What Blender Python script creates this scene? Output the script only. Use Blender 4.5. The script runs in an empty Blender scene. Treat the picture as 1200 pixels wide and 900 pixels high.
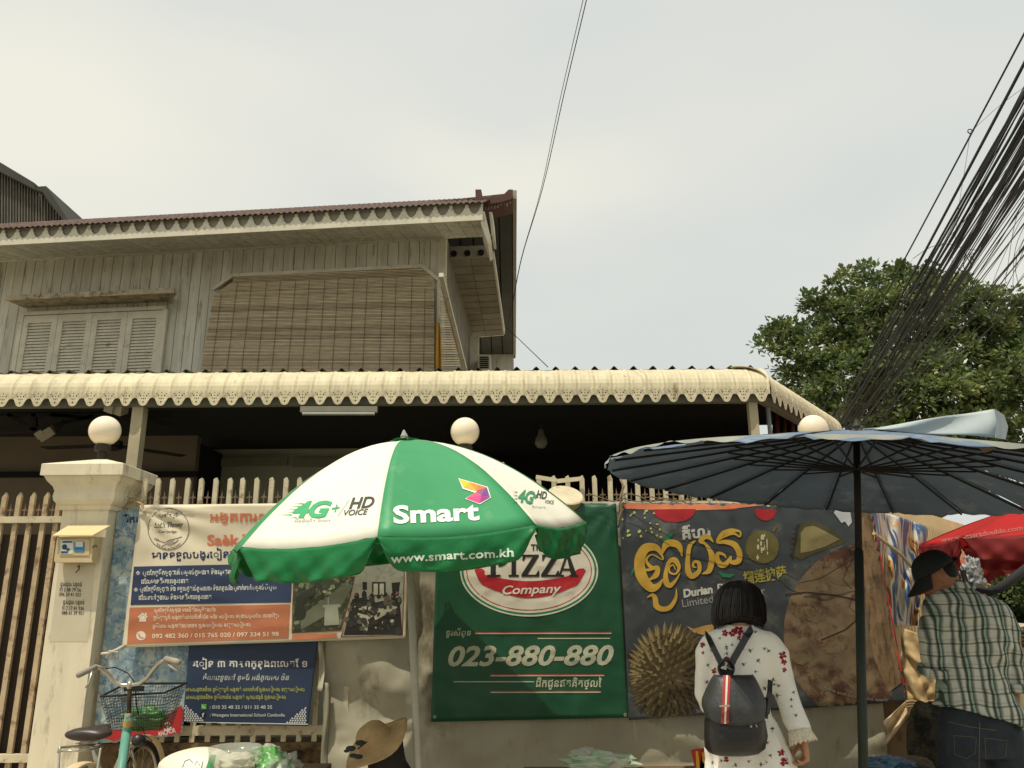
import bpy, bmesh, math, random
from mathutils import Vector, Matrix
from mathutils.bvhtree import BVHTree
from mathutils import noise as mn
import numpy as np
random.seed(7)
R = math.radians
S = bpy.context.scene
COL = S.collection
# ------------------------------------------------------------ camera
CAMZ, PITCH, ROLL, F = 1.45, R(15.4), 0.007, 950.0
cp, sp = math.cos(PITCH), math.sin(PITCH)
FWD = Vector((0, cp, sp)); _U = Vector((0, -sp, cp)); _R = Vector((1, 0, 0))
RIGHT = _R*math.cos(ROLL) - _U*math.sin(ROLL)
UP = _R*math.sin(ROLL) + _U*math.cos(ROLL)
CAM = Vector((0, 0, CAMZ))
cd = bpy.data.cameras.new('camera'); cam = bpy.data.objects.new('camera', cd); COL.objects.link(cam)
cd.sensor_width = 36; cd.lens = 36*F/1200; cd.clip_end = 3000; cd.clip_start = 0.05
m = Matrix((RIGHT, UP, -FWD)).transposed().to_4x4(); m.translation = CAM; cam.matrix_world = m
S.camera = cam
def ray(px, py):
    return (FWD + RIGHT*((px-600)/F) + UP*((450-py)/F))
def P(px, py, Y):
    """the point seen at (px,py) of the photograph that lies Y metres in front of the camera"""
    d = ray(px, py); return CAM + d*(Y/d.y)
def hit(px, py, pt, n):
    d = ray(px, py); return CAM + d*((pt-CAM).dot(n)/d.dot(n))
# ------------------------------------------------------------ light
SUN = Vector((-0.26, -0.36, 1.06)).normalized()          # towards the sun
el = math.asin(SUN.z); az = math.atan2(SUN.x, SUN.y)
W = bpy.data.worlds.new('World'); S.world = W; W.use_nodes = True
nt = W.node_tree; nt.nodes.clear(); N = nt.nodes.new; L = nt.links.new
out = N('ShaderNodeOutputWorld'); bg = N('ShaderNodeBackground'); L(bg.outputs[0], out.inputs[0])
sky = N('ShaderNodeTexSky'); sky.sky_type = 'NISHITA'; sky.sun_disc = False
sky.sun_elevation = el; sky.sun_rotation = az; sky.dust_density = 6; sky.air_density = 1.6; sky.ozone_density = 1
tc = N('ShaderNodeTexCoord')
mp = N('ShaderNodeMapping'); mp.inputs['Scale'].default_value = (1.0, 1.0, 2.2); L(tc.outputs['Generated'], mp.inputs[0])
nz = N('ShaderNodeTexNoise'); nz.inputs['Scale'].default_value = 2.2; nz.inputs['Detail'].default_value = 3; nz.inputs['Roughness'].default_value = .42
mp.inputs['Location'].default_value = (0.37, .2, .1)
L(mp.outputs[0], nz.inputs['Vector'])
cr = N('ShaderNodeValToRGB'); cr.color_ramp.elements[0].position = .36; cr.color_ramp.elements[1].position = .66
cr.color_ramp.elements[0].color = (7.15, 7.5, 7.25, 1); cr.color_ramp.elements[1].color = (9.6, 9.3, 8.05, 1)
L(nz.outputs[0], cr.inputs[0])
# soft cloud banks: the cloud amount rises round a few directions of the sky, broken up by the noise
def cloud_bank(px, py, size, amt, prev):
    d = ray(px, py).normalized(); vm = N('ShaderNodeVectorMath'); vm.operation = 'NORMALIZE'; L(tc.outputs['Generated'], vm.inputs[0])
    nd = N('ShaderNodeVectorMath'); nd.operation = 'MULTIPLY_ADD'; L(nz.outputs['Color'], nd.inputs[0]); nd.inputs[1].default_value = (.22, .22, .22); L(vm.outputs[0], nd.inputs[2])
    sb = N('ShaderNodeVectorMath'); sb.operation = 'SUBTRACT'; L(nd.outputs[0], sb.inputs[0]); sb.inputs[1].default_value = (d.x+.11, d.y+.11, d.z+.11)
    sc = N('ShaderNodeVectorMath'); sc.operation = 'MULTIPLY'; L(sb.outputs[0], sc.inputs[0]); sc.inputs[1].default_value = (1/size[0], 1/size[0], 1/size[1])
    ln = N('ShaderNodeVectorMath'); ln.operation = 'LENGTH'; L(sc.outputs[0], ln.inputs[0])
    mr = N('ShaderNodeMapRange'); mr.interpolation_type = 'SMOOTHSTEP'; mr.inputs[1].default_value = 0; mr.inputs[2].default_value = 1; mr.inputs[3].default_value = amt; mr.inputs[4].default_value = 0; L(ln.outputs['Value'], mr.inputs[0])
    ad = N('ShaderNodeMath'); ad.operation = 'ADD'; L(mr.outputs[0], ad.inputs[0]); L(prev, ad.inputs[1]); return ad.outputs[0]
base = N('ShaderNodeMapRange'); base.inputs[1].default_value = .3; base.inputs[2].default_value = .7; base.inputs[3].default_value = .0; base.inputs[4].default_value = .45; L(nz.outputs[0], base.inputs[0])
fac = base.outputs[0]
for px_, py_, s_, a_ in ((60, 170, (.42, .22), .75), (610, 185, (.32, .11), .6), (330, 60, (.3, .10), .3), (1500, 300, (.5, .2), .5), (-700, 100, (.6, .2), .6), (600, -900, (.7, .5), .4)): fac = cloud_bank(px_, py_, s_, a_, fac)
cl = N('ShaderNodeMath'); cl.operation = 'MINIMUM'; L(fac, cl.inputs[0]); cl.inputs[1].default_value = 1; cr.color_ramp.elements[0].position = 0; cr.color_ramp.elements[1].position = 1
L(cl.outputs[0], cr.inputs[0])
mx = N('ShaderNodeMix'); mx.data_type = 'RGBA'; mx.inputs[0].default_value = .88
L(sky.outputs[0], mx.inputs[6]); L(cr.outputs[0], mx.inputs[7]); L(mx.outputs[2], bg.inputs[0])
bg.inputs[1].default_value = 0.1
sl = bpy.data.lights.new('sun', 'SUN'); sl.energy = 3.6; sl.angle = R(.6); sl.color = (1, .93, .80)
so = bpy.data.objects.new('sun', sl); COL.objects.link(so); so.rotation_euler = SUN.to_track_quat('Z', 'Y').to_euler(); so.location = (-3, -4, 12)
S.view_settings.view_transform = 'Standard'; S.view_settings.look = 'None'; S.view_settings.gamma = 1; S.view_settings.exposure = 0
S.cycles.max_bounces = 6; S.cycles.diffuse_bounces = 3; S.cycles.glossy_bounces = 2; S.cycles.transmission_bounces = 4; S.cycles.transparent_max_bounces = 8

# ------------------------------------------------------------ materials
def lin(c):
    c = c/255; return c/12.92 if c <= .04045 else ((c+.055)/1.055)**2.4
def C(r, g, b): return (lin(r), lin(g), lin(b), 1)
MATS = {}
def mat(name, col, rough=.75, var=.12, scale=6, col2=None, thr=None, bump=0, bscale=40, spec=.3, metal=0, stretch=(1, 1, 1), translucent=0, rnd=0, alpha=1, trans=0, sheen=0, ax=None):
    """base colour with procedural dirt: var = soft light/dark variation, col2 = patches of a second colour above thr"""
    if name in MATS: return MATS[name]
    M_ = bpy.data.materials.new(name); M_.use_nodes = True; t = M_.node_tree; n = t.nodes.new; l = t.links.new
    b = t.nodes['Principled BSDF']; b.inputs['Roughness'].default_value = rough; b.inputs['Specular IOR Level'].default_value = spec
    b.inputs['Metallic'].default_value = metal
    if len(col) == 3: col = (*col, 1)
    tc = n('ShaderNodeNewGeometry'); mp = n('ShaderNodeMapping'); mp.inputs['Scale'].default_value = stretch; l(tc.outputs['Position'], mp.inputs[0])
    nz = n('ShaderNodeTexNoise'); nz.inputs['Scale'].default_value = scale; nz.inputs['Detail'].default_value = 5; nz.inputs['Roughness'].default_value = .6
    l(mp.outputs[0], nz.inputs['Vector'])
    hs = n('ShaderNodeMapRange'); hs.inputs[1].default_value = .3; hs.inputs[2].default_value = .7; hs.inputs[3].default_value = 1-var; hs.inputs[4].default_value = 1+var
    l(nz.outputs[0], hs.inputs[0])
    last = None
    rgb = n('ShaderNodeRGB'); rgb.outputs[0].default_value = col; last = rgb.outputs[0]
    if col2 is not None:
        if len(col2) == 3: col2 = (*col2, 1)
        n2 = n('ShaderNodeTexNoise'); n2.inputs['Scale'].default_value = scale*1.7; n2.inputs['Detail'].default_value = 7; n2.inputs['Roughness'].default_value = .7
        l(mp.outputs[0], n2.inputs['Vector'])
        r2 = n('ShaderNodeValToRGB'); th = .55 if thr is None else thr
        r2.color_ramp.elements[0].position = th-.05; r2.color_ramp.elements[1].position = th+.09
        l(n2.outputs[0], r2.inputs[0])
        m2 = n('ShaderNodeMix'); m2.data_type = 'RGBA'; l(r2.outputs[0], m2.inputs[0]); l(last, m2.inputs[6]); m2.inputs[7].default_value = col2; last = m2.outputs[2]
    mul = n('ShaderNodeMix'); mul.data_type = 'RGBA'; mul.blend_type = 'MULTIPLY'; mul.inputs[0].default_value = 1
    l(last, mul.inputs[6])
    fac = hs.outputs[0]
    if rnd:
        oi = n('ShaderNodeObjectInfo'); mr = n('ShaderNodeMapRange'); mr.inputs[3].default_value = 1-rnd; mr.inputs[4].default_value = 1+rnd; l(oi.outputs['Random'], mr.inputs[0])
        mm = n('ShaderNodeMath'); mm.operation = 'MULTIPLY'; l(fac, mm.inputs[0]); l(mr.outputs[0], mm.inputs[1]); fac = mm.outputs[0]
    cb = n('ShaderNodeCombineColor'); l(fac, cb.inputs[0]); l(fac, cb.inputs[1]); l(fac, cb.inputs[2]); l(cb.outputs[0], mul.inputs[7])
    l(mul.outputs[2], b.inputs['Base Color'])
    if bump:
        bn = n('ShaderNodeTexNoise'); bn.inputs['Scale'].default_value = bscale; bn.inputs['Detail'].default_value = 4; l(mp.outputs[0], bn.inputs['Vector'])
        bp = n('ShaderNodeBump'); bp.inputs['Strength'].default_value = bump; bp.inputs['Distance'].default_value = .01; l(bn.outputs[0], bp.inputs['Height']); l(bp.outputs[0], b.inputs['Normal'])
    if trans: b.inputs['Transmission Weight'].default_value = trans; b.inputs['IOR'].default_value = 1.2
    if alpha < 1: b.inputs['Alpha'].default_value = alpha
    if translucent:
        o = t.nodes['Material Output']; tr = n('ShaderNodeBsdfTranslucent'); l(mul.outputs[2], tr.inputs[0])
        ms = n('ShaderNodeMixShader'); ms.inputs[0].default_value = translucent; l(b.outputs[0], ms.inputs[1]); l(tr.outputs[0], ms.inputs[2]); l(ms.outputs[0], o.inputs[0])
    MATS[name] = M_; return M_
# ------------------------------------------------------------ mesh builder
class MB:
    def __init__(s): s.v = []; s.f = []
    def add(s, vs, fs):
        k = len(s.v); s.v += [Vector(v) for v in vs]; s.f += [tuple(i+k for i in f) for f in fs]; return s
    def box(s, c, size, rot=None):
        x, y, z = [a/2 for a in size]; vs = [Vector((i*x, j*y, k*z)) for k in (-1, 1) for j in (-1, 1) for i in (-1, 1)]
        if rot is not None: vs = [rot @ v for v in vs]
        c = Vector(c)
        return s.add([c+v for v in vs], [(0, 2, 3, 1), (4, 5, 7, 6), (0, 1, 5, 4), (2, 6, 7, 3), (0, 4, 6, 2), (1, 3, 7, 5)])
    def hexa(s, a, off):
        """prism from polygon a pushed by off"""
        off = Vector(off); n = len(a); vs = [Vector(p) for p in a]+[Vector(p)+off for p in a]
        return s.add(vs, [tuple(range(n))[::-1], tuple(range(n, 2*n))]+[(i, (i+1) % n, (i+1) % n+n, i+n) for i in range(n)])
    def bar(s, a, b, w, h=None, up=(0, 0, 1)):
        a = Vector(a); b = Vector(b); h = w if h is None else h; d = (b-a).normalized(); u = Vector(up)
        x = d.cross(u)
        if x.length < 1e-3: x = d.cross(Vector((0, 1, 0)))
        x.normalize(); u = x.cross(d)
        q = [a+x*i*w/2+u*j*h/2 for i, j in ((-1, -1), (1, -1), (1, 1), (-1, 1))]
        return s.hexa(q, b-a)
    def loft(s, rings, cap=True, closed=True):
        n = len(rings[0]); k = len(s.v)
        for r in rings: s.v += [Vector(p) for p in r]
        for i in range(len(rings)-1):
            for j in range(n if closed else n-1):
                a = k+i*n+j; b = k+i*n+(j+1) % n; s.f.append((a, b, b+n, a+n))
        if cap and closed:
            s.f.append(tuple(range(k, k+n))[::-1]); e = k+(len(rings)-1)*n; s.f.append(tuple(range(e, e+n)))
        return s
    def tube(s, path, r, n=8, cap=True):
        path = [Vector(p) for p in path]; rs = r if isinstance(r, (list, tuple)) else [r]*len(path)
        rings = []; pu = None
        for i, p in enumerate(path):
            d = (path[min(i+1, len(path)-1)]-path[max(i-1, 0)]).normalized()
            if pu is None:
                pu = d.orthogonal().normalized()
            pu = (pu-d*pu.dot(d)).normalized(); q = d.cross(pu)
            rings.append([p+(pu*math.cos(2*math.pi*k/n)+q*math.sin(2*math.pi*k/n))*rs[i] for k in range(n)])
        return s.loft(rings, cap)
    def lathe(s, c, prof, n=24, axis=(0, 0, 1), cap=True):
        c = Vector(c); ax = Vector(axis).normalized(); u = ax.orthogonal().normalized(); v = ax.cross(u)
        if abs(ax.z) > .99: u = Vector((1, 0, 0)); v = Vector((0, 1, 0))
        return s.loft([[c+ax*z+(u*math.cos(2*math.pi*k/n)+v*math.sin(2*math.pi*k/n))*r for k in range(n)] for r, z in prof], cap)
    def ball(s, c, r, n=16, m_=10, sc=(1, 1, 1)):
        c = Vector(c); rings = []
        for i in range(1, m_):
            t = math.pi*i/m_
            rings.append([c+Vector((math.sin(t)*math.cos(2*math.pi*k/n)*sc[0], math.sin(t)*math.sin(2*math.pi*k/n)*sc[1], -math.cos(t)*sc[2]))*r for k in range(n)])
        return s.loft(rings)
    def grid(s, fn, nu, nv):
        k = len(s.v)
        for j in range(nv+1):
            for i in range(nu+1): s.v.append(Vector(fn(i/nu, j/nv)))
        for j in range(nv):
            for i in range(nu):
                a = k+j*(nu+1)+i; s.f.append((a, a+1, a+nu+2, a+nu+1))
        return s
    def mesh(s, name, material=None, org=None, smooth=False, solid=0, fix=True):
        me = bpy.data.meshes.new(name); o = Vector(org) if org is not None else Vector((0, 0, 0))
        me.from_pydata([tuple(v-o) for v in s.v], [], s.f)
        if fix or solid:
            bm = bmesh.new(); bm.from_mesh(me)
            bmesh.ops.recalc_face_normals(bm, faces=bm.faces)
            if solid: 
                bm.normal_update(); top = bm.faces[:]; vn = {v: v.normal.copy() for v in bm.verts}
                bot = bmesh.ops.duplicate(bm, geom=bm.verts[:]+bm.edges[:]+bm.faces[:]); vm = bot['vert_map']
                for v, n_ in vn.items(): vm[v].co = v.co-n_*solid
                fl2 = [g for g in bot['geom'] if isinstance(g, bmesh.types.BMFace)]; bmesh.ops.reverse_faces(bm, faces=fl2)
                for e in [e for e in bm.edges if len(e.link_faces) == 1 and e.verts[0] in vn and e.verts[1] in vn]:
                    a, b = e.verts; f0 = e.link_faces[0]; vs_ = list(f0.verts); ia = vs_.index(a)
                    if vs_[(ia+1) % len(vs_)] is b: a, b = b, a
                    try: bm.faces.new([a, b, vm[b], vm[a]])
                    except ValueError: pass
            bm.to_mesh(me); bm.free()
        if smooth: me.shade_smooth()
        if material: me.materials.append(material)
        return me
ORG = {}
def link(name, data, parent=None, org=None):
    o = bpy.data.objects.new(name, data); COL.objects.link(o)
    if parent is not None:
        o.parent = parent; ORG[o.name] = ORG[parent.name]
    else:
        o.location = org if org is not None else (0, 0, 0); ORG[o.name] = Vector(o.location)
    return o
def tag(o, label=None, cat=None, group=None, kind=None):
    if label: o['label'] = label
    if cat: o['category'] = cat
    if group: o['group'] = group
    if kind: o['kind'] = kind
    return o
def thing(name, label, cat, loc, group=None):
    return tag(link(name, None, None, Vector(loc)), label, cat, group, 'thing')
def part(name, mb, material, parent, smooth=False, solid=0, label=None, kind=None, fix=True):
    o = link(name, mb.mesh(name, material, ORG[parent.name], smooth, solid, fix), parent)
    return tag(o, label, None, None, kind)
def piece(name, me, parent, loc, rot=None, scale=None):
    """a repeated part sharing mesh data, at a world location"""
    o = link(name, me, parent); o.location = Vector(loc)-ORG[parent.name]
    if rot is not None: o.rotation_euler = rot
    if scale is not None: o.scale = scale
    return o
def solo(name, mb, material, label, cat, org, group=None, smooth=False, solid=0, kind='thing'):
    return tag(link(name, mb.mesh(name, material, org, smooth, solid), None, org), label, cat, group, kind)
def struct(name, mb, material, smooth=False):
    return tag(link(name, mb.mesh(name, material, None, smooth), None, None), None, None, None, 'structure')
def copy_tree(o, parent=None, loc=None):
    c = o.copy(); COL.objects.link(c); c.parent = parent
    if loc is not None: c.location = loc
    ORG[c.name] = Vector(c.location) if parent is None else ORG[parent.name]
    for ch in list(o.children): copy_tree(ch, c)
    return c
def bvh(objs):
    vs = []; fs = []
    for o in objs:
        k = len(vs); og = ORG[o.name]
        vs += [v.co+og for v in o.data.vertices]; fs += [tuple(k+i for i in p.vertices) for p in o.data.polygons]
    return BVHTree.FromPolygons(vs, fs)
# ------------------------------------------------------------ flat print laid onto a surface
def shp(polys):
    """list of polygons (lists of (px,py)) -> list of (verts, faces)"""
    return [([Vector((x, y, 0)) for x, y in p], [tuple(range(len(p)))]) for p in polys]
def ell(cx, cy, rx, ry, n=40, a0=0, a1=360, rot=0):
    c, s = math.cos(R(rot)), math.sin(R(rot)); o = []
    for i in range(n+(a1-a0 < 360)):
        t = R(a0+(a1-a0)*i/n); x = rx*math.cos(t); y = ry*math.sin(t); o.append((cx+x*c-y*s, cy+x*s+y*c))
    return o
def ringp(cx, cy, rx, ry, w, n=48, a0=0, a1=360):
    o = []
    for i in range(n):
        t0 = R(a0+(a1-a0)*i/n); t1 = R(a0+(a1-a0)*(i+1)/n)
        o.append([(cx+(rx)*math.cos(t0), cy+(ry)*math.sin(t0)), (cx+rx*math.cos(t1), cy+ry*math.sin(t1)),
                  (cx+(rx-w)*math.cos(t1), cy+(ry-w)*math.sin(t1)), (cx+(rx-w)*math.cos(t0), cy+(ry-w)*math.sin(t0))])
    return o
def stroke(pts, w):
    o = []; ws = w if isinstance(w, (list, tuple)) else [w]*len(pts)
    nrm = []
    for i in range(len(pts)):
        a = pts[max(i-1, 0)]; b = pts[min(i+1, len(pts)-1)]; dx, dy = b[0]-a[0], b[1]-a[1]; l = math.hypot(dx, dy) or 1
        nrm.append((-dy/l, dx/l))
    for i in range(len(pts)-1):
        (x0, y0), (x1, y1) = pts[i], pts[i+1]; n0, n1 = nrm[i], nrm[i+1]; h0, h1 = ws[i]/2, ws[i+1]/2
        o.append([(x0-n0[0]*h0, y0-n0[1]*h0), (x1-n1[0]*h1, y1-n1[1]*h1), (x1+n1[0]*h1, y1+n1[1]*h1), (x0+n0[0]*h0, y0+n0[1]*h0)])
    return o
TX = []
def txt(body, x0, x1, ybase, h=None, rot=0, bold=0, shear=0, space=1, res=3, mid=None, curve=None):
    """text whose ink spans x0..x1 with its baseline at ybase; h = height of a capital in photo pixels"""
    c = bpy.data.curves.new('t', 'FONT'); c.body = body; c.resolution_u = res; c.offset = bold; c.shear = shear; c.space_character = space
    o = bpy.data.objects.new('t', c); COL.objects.link(o); bpy.context.view_layer.update()
    me = bpy.data.meshes.new_from_object(o.evaluated_get(bpy.context.evaluated_depsgraph_get()))
    vs = [v.co.copy() for v in me.vertices]; fs = [tuple(p.vertices) for p in me.polygons]
    bpy.data.objects.remove(o); bpy.data.curves.remove(c); bpy.data.meshes.remove(me)
    if not vs: return []
    a = min(v.x for v in vs); b = max(v.x for v in vs); sx = (x1-x0)/(b-a); sy = sx if h is None else h/.70
    cr_, sr = math.cos(R(rot)), math.sin(R(rot)); r = []
    for v in vs:
        x = (v.x-a)*sx; y = -v.y*sy
        if curve: y += curve(x/(x1-x0))
        r.append(Vector((x0+x*cr_-y*sr, ybase+x*sr+y*cr_, 0)))
    return [(r, fs)]
def decal(name, shapes, target, material, parent, off=.0025, maxe=6.5, label=None, xf=None):
    """lay flat print (photo-pixel outlines) onto the surface of target as thin real geometry"""
    bm = bmesh.new()
    for vs, fs in shapes:
        bv = [bm.verts.new(v) for v in vs]
        for f in fs:
            try: bm.faces.new([bv[i] for i in f])
            except ValueError: pass
    big = [f for f in bm.faces if len(f.verts) > 4]
    if big: bmesh.ops.triangulate(bm, faces=big)
    for _ in range(5):
        ed = [e for e in bm.edges if e.calc_length() > maxe]
        if not ed: break
        bmesh.ops.subdivide_edges(bm, edges=ed, cuts=1)
        ng = [f for f in bm.faces if len(f.verts) > 3]
        bmesh.ops.triangulate(bm, faces=ng)
    og = ORG[parent.name]; dead = []; bm.normal_update()
    for v in bm.verts:
        q = xf(v.co.x, v.co.y) if xf else (v.co.x, v.co.y)
        d = ray(*q).normalized(); h = target.ray_cast(CAM, d)
        if h[0] is None: dead.append(v); continue
        n = h[1] if h[1].dot(d) < 0 else -h[1]
        v.co = h[0]+n*off-d*.0005-og
    if dead: bmesh.ops.delete(bm, geom=dead, context='VERTS')
    if not bm.faces: bm.free(); return None
    for f in bm.faces:
        f.normal_update()
        if f.normal.dot(f.calc_center_median()+og-CAM) > 0: f.normal_flip()
    me = bpy.data.meshes.new(name); bm.to_mesh(me); bm.free(); me.materials.append(material)
    o = link(name, me, parent)
    if label: o['label'] = label
    return o
_pn = {}
def ink(r, g, b, rough=.6, var=.07):
    k = 'print_%d_%d_%d' % (r, g, b)
    return mat(k, C(r, g, b), rough, var, 9)
# ============================================================ ground
g = MB(); g.grid(lambda u, v: ((u-.5)*2400, (v-.5)*2400, -.16), 8, 8)
struct('ground', g, mat('earth', C(120, 110, 90), .95, .2, .2))
g = MB(); g.box((0, -1.6, -.146), (160, 8.4, .02)); struct('road', g, mat('asphalt', (.17, .16, .14), .9, .2, 8, bump=.5, bscale=120))
g = MB(); g.box((0, 27.8, -.075), (160, 50, .15)); struct('pavement', g, mat('paving', C(182, 172, 152), .9, .15, 4, bump=.3))
g = MB(); g.box((0, 2.7, -.07), (160, .2, .17)); struct('kerb', g, mat('kerb_stone', C(160, 152, 135), .9, .15, 6))

# ============================================================ upstairs house
PSI = math.atan(.0985); HD = Vector((math.cos(PSI), -math.sin(PSI), 0)); HN = Vector((-math.sin(PSI), -math.cos(PSI), 0))
HP = P(515, 400, 9.6)
def HF(px, py, w=0): return hit(px, py, HP+HN*w, HN)
wall_paint = mat('weathered_cream_paint', C(198, 195, 178), .85, .16, 2.2, col2=C(132, 127, 112), thr=.60, stretch=(4, 4, .45), rnd=.07, bump=.25)
trim_paint = mat('cream_trim', C(206, 200, 178), .8, .12, 5, col2=C(150, 136, 110), thr=.62)
grey_paint = mat('grey_trim', C(150, 145, 128), .85, .12, 5)
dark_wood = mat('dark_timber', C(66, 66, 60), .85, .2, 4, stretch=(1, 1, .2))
hb = Vector((HP.x, HP.y, 0))-HD*3
house = thing('timber_house', 'weathered grey upper storey of a timber house with red tiled eaves above the cream awning', 'house', hb)
core = MB(); a = HF(515, 400, -.03); core.hexa([a-HD*9, a, a+Vector((.06, 2.6, 0)), a-HD*9+Vector((.3, 4, 0))], (0, 0, .01))
# core wall behind the boards
zt = HF(300, 291, 0).z+.11; zb = 3.1
c = HP-HN*.07; core = MB(); core.hexa([Vector((q.x, q.y, zb)) for q in (c-HD*9, c-HD*.05, c-HD*.05+Vector((.17, 3.4, 0)), c-HD*9+Vector((.17, 3.4, 0)))], (0, 0, zt-zb))
part('wall_core', core, grey_paint, house)
# vertical boards of the facade, one by one
xs = HF(-40, 400).x; bw = .139; n = int(9/bw)
bm_ = MB(); bm_.box((0, 0, (zt-zb)/2), (bw-.008, .03, zt-zb)); bme = bm_.mesh('wall_board', wall_paint)
rz = -PSI
for i in range(n):
    q = HP-HD*(bw*(i+.5)); piece('wall_board', bme, house, (q.x, q.y+random.uniform(-.003, .003), zb), (0, 0, rz))
bm_ = MB(); q0 = HF(505, 400, .03); q1 = HF(519, 400, .03)
cb = MB(); cb.box((0, 0, (zt-zb)/2), (.10, .10, zt-zb)); piece('corner_post', cb.mesh('corner_post', trim_paint), house, HP+HD*.02+HN*.0+Vector((0, 0, zb-HP.z)), (0, 0, rz))
# soffit boards and fascia
EW = .78
e0 = HF(-60, 290, EW); ze = HF(282, 273, EW).z; zw = zt-.11
nb = int((HF(566, 260, EW)-e0).length/.155)
L0 = HF(566, 262, EW); L0.z = ze
ang = math.atan2(zw-ze, EW)
sb = MB()
for s_ in (0,): sb.hexa([Vector((-.074, 0, 0)), Vector((.074, 0, 0)), Vector((.074, EW, zw-ze)), Vector((-.074, EW, zw-ze))], (0, 0, .02))
sme = sb.mesh('soffit_board', wall_paint)
for i in range(int(9.5/.155)):
    q = L0-HD*(.155*(i+.5)); piece('soffit_board', sme, house, q, (0, 0, rz))
mo = MB(); b = HF(520, 282, .04); b.z = zw; a = b-HD*9; mo.bar(a, b, .05, .05); part('cornice_moulding', mo, trim_paint, house)
# fascia: backing board and the scalloped board in front of it
fz = HF(282, 256, EW).z
bk = MB(); a = L0-HD*9.5; bk.bar(a+Vector((0, 0, (fz-ze)/2+.03)), L0+Vector((0, 0, (fz-ze)/2+.03)), .02, (fz-ze)+.02); part('fascia_backing', bk, grey_paint, house)
un = .190
su = MB(); pts = [(-un/2, -.02), (un/2, -.02), (un/2, .105), (un/2-.012, .125), (un/2-.022, .10), (un/2-.022, .085)]
pts = [(-un/2, -.02), (un/2, -.02), (un/2, .135), (un/2-.02, .13), (un/2-.02, .105), (un/2-.034, .098), (un/2-.038, .08), (.028, .052), (0, .045), (-.028, .052), (-un/2+.038, .08), (-un/2+.034, .098), (-un/2+.02, .105), (-un/2+.02, .13), (-un/2, .135)]
su.hexa([Vector((x, 0, z*(fz-ze)/.135*.98 if z > 0 else z)) for x, z in pts], (0, -.018, 0)); sum_ = su.mesh('scalloped_fascia', trim_paint)
for i in range(int(9.5/un)):
    q = L0-HD*(un*(i+.5))+HN*.03; piece('scalloped_fascia', sum_, house, q, (0, 0, rz))
# fascia returns at the right end (two white flared boards)
fr = MB(); q = L0+HN*.03
def at(px, py, Y): return P(px, py, Y)
A = L0
fr.hexa([at(564, 246, A.y-.03), at(568, 248, A.y), at(576, 283, A.y+.1), at(572, 286, A.y+.06), at(563.5, 262, A.y-.03)], (.01, .5, 0))
part('fascia_return', fr, trim_paint, house)
fr = MB(); fr.hexa([at(573, 248, A.y+.35), at(577, 249, A.y+.35), at(579, 276, A.y+.4), at(576, 276, A.y+.4)], (.02, .4, 0)); part('fascia_return', fr, trim_paint, house)
# tiled roof slope
tile = mat('red_clay_tile', C(98, 80, 70), .85, .35, 9, col2=C(52, 42, 38), thr=.55)
tm = MB(); Lr = 9.5; NU = 470
rp = R(30.2)
def tf(u, v):
    x = -Lr*(1-u)+.02; wv = .028*abs(math.sin(x*math.pi/.072)); r = v*2.1; st = .02*(1-(v*7 % 1)) if v < 1 else 0
    q = L0+HN*(.10)+HD*x-HN*(r*math.cos(rp)); q.z = fz-.045+r*math.sin(rp)+wv+st; return q
tm.grid(tf, NU, 14)
part('roof_tiles', tm, tile, house, kind='stuff')
# ridge cap pieces in dull red at the right end
rc = MB(); rc.hexa([at(557, 222, 9.15), at(564, 222, 9.15), at(567, 238, 9.15), at(557.5, 238, 9.15)], (0, .3, 0)); part('ridge_post', rc, mat('dull_red', C(88, 62, 54), .8, .2, 8), house)
rc = MB(); rc.hexa([at(566, 232, 9.25), at(590, 228, 9.25), at(596, 222, 9.25), at(601, 222, 9.25), at(601, 232, 9.25), at(590, 236, 9.25), at(567, 240, 9.25)], (0, .4, 0)); part('ridge_cap', rc, MATS['dull_red'], house)
# long dark eave soffit of the right side
def Z(px, py, z): # point on horizontal plane z
    d = ray(px, py); return CAM+d*((z-CAMZ)/d.z)
zs = P(600, 228, 9.3).z
n1, f1 = Z(601.5, 232, zs), Z(602, 416, zs); n0, f0 = Z(520, 244, zs), Z(540, 416, zs)
k = 5
for i in range(k):
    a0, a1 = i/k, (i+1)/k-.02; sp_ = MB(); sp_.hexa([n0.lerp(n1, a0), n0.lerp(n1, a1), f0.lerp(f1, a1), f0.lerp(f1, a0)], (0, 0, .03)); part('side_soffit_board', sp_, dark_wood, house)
vg = MB(); vg.bar(n1+Vector((.02, 0, .05)), f1+Vector((.02, 0, .05)), .05, .12); part('verge_board', vg, grey_paint, house)
# corrugated roof edge cap over it
vg = MB(); vg.hexa([n0+Vector((-.3, 0, .05)), n1+Vector((.04, 0, .05)), f1+Vector((.04, .4, .05)), f0+Vector((-.3, .4, .05))], (0, 0, .03)); part('side_roof_sheet', vg, MATS['red_clay_tile'], house)
# hanging icicle-like painted fringe under the ridge cap
fg = MB(); random.seed(3)
for i in range(9):
    a = at(569+i*3.6, 240-i*.9, 9.32); fg.bar(a, a-Vector((0, 0, .05+.05*random.random())), .02, .02)
part('eave_fringe', fg, grey_paint, house)
# rear wing wall under the soffit
ew = MB(); ya = f1.y-.05; w0 = P(545, 416, ya); w1 = P(602, 416, ya); ew.hexa([Vector((w0.x, ya, 3)), Vector((w1.x, ya, 3)), Vector((w1.x, ya, zs)), Vector((w0.x, ya, zs))], (0, .2, 0)); part('rear_wall', ew, wall_paint, house)
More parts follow.
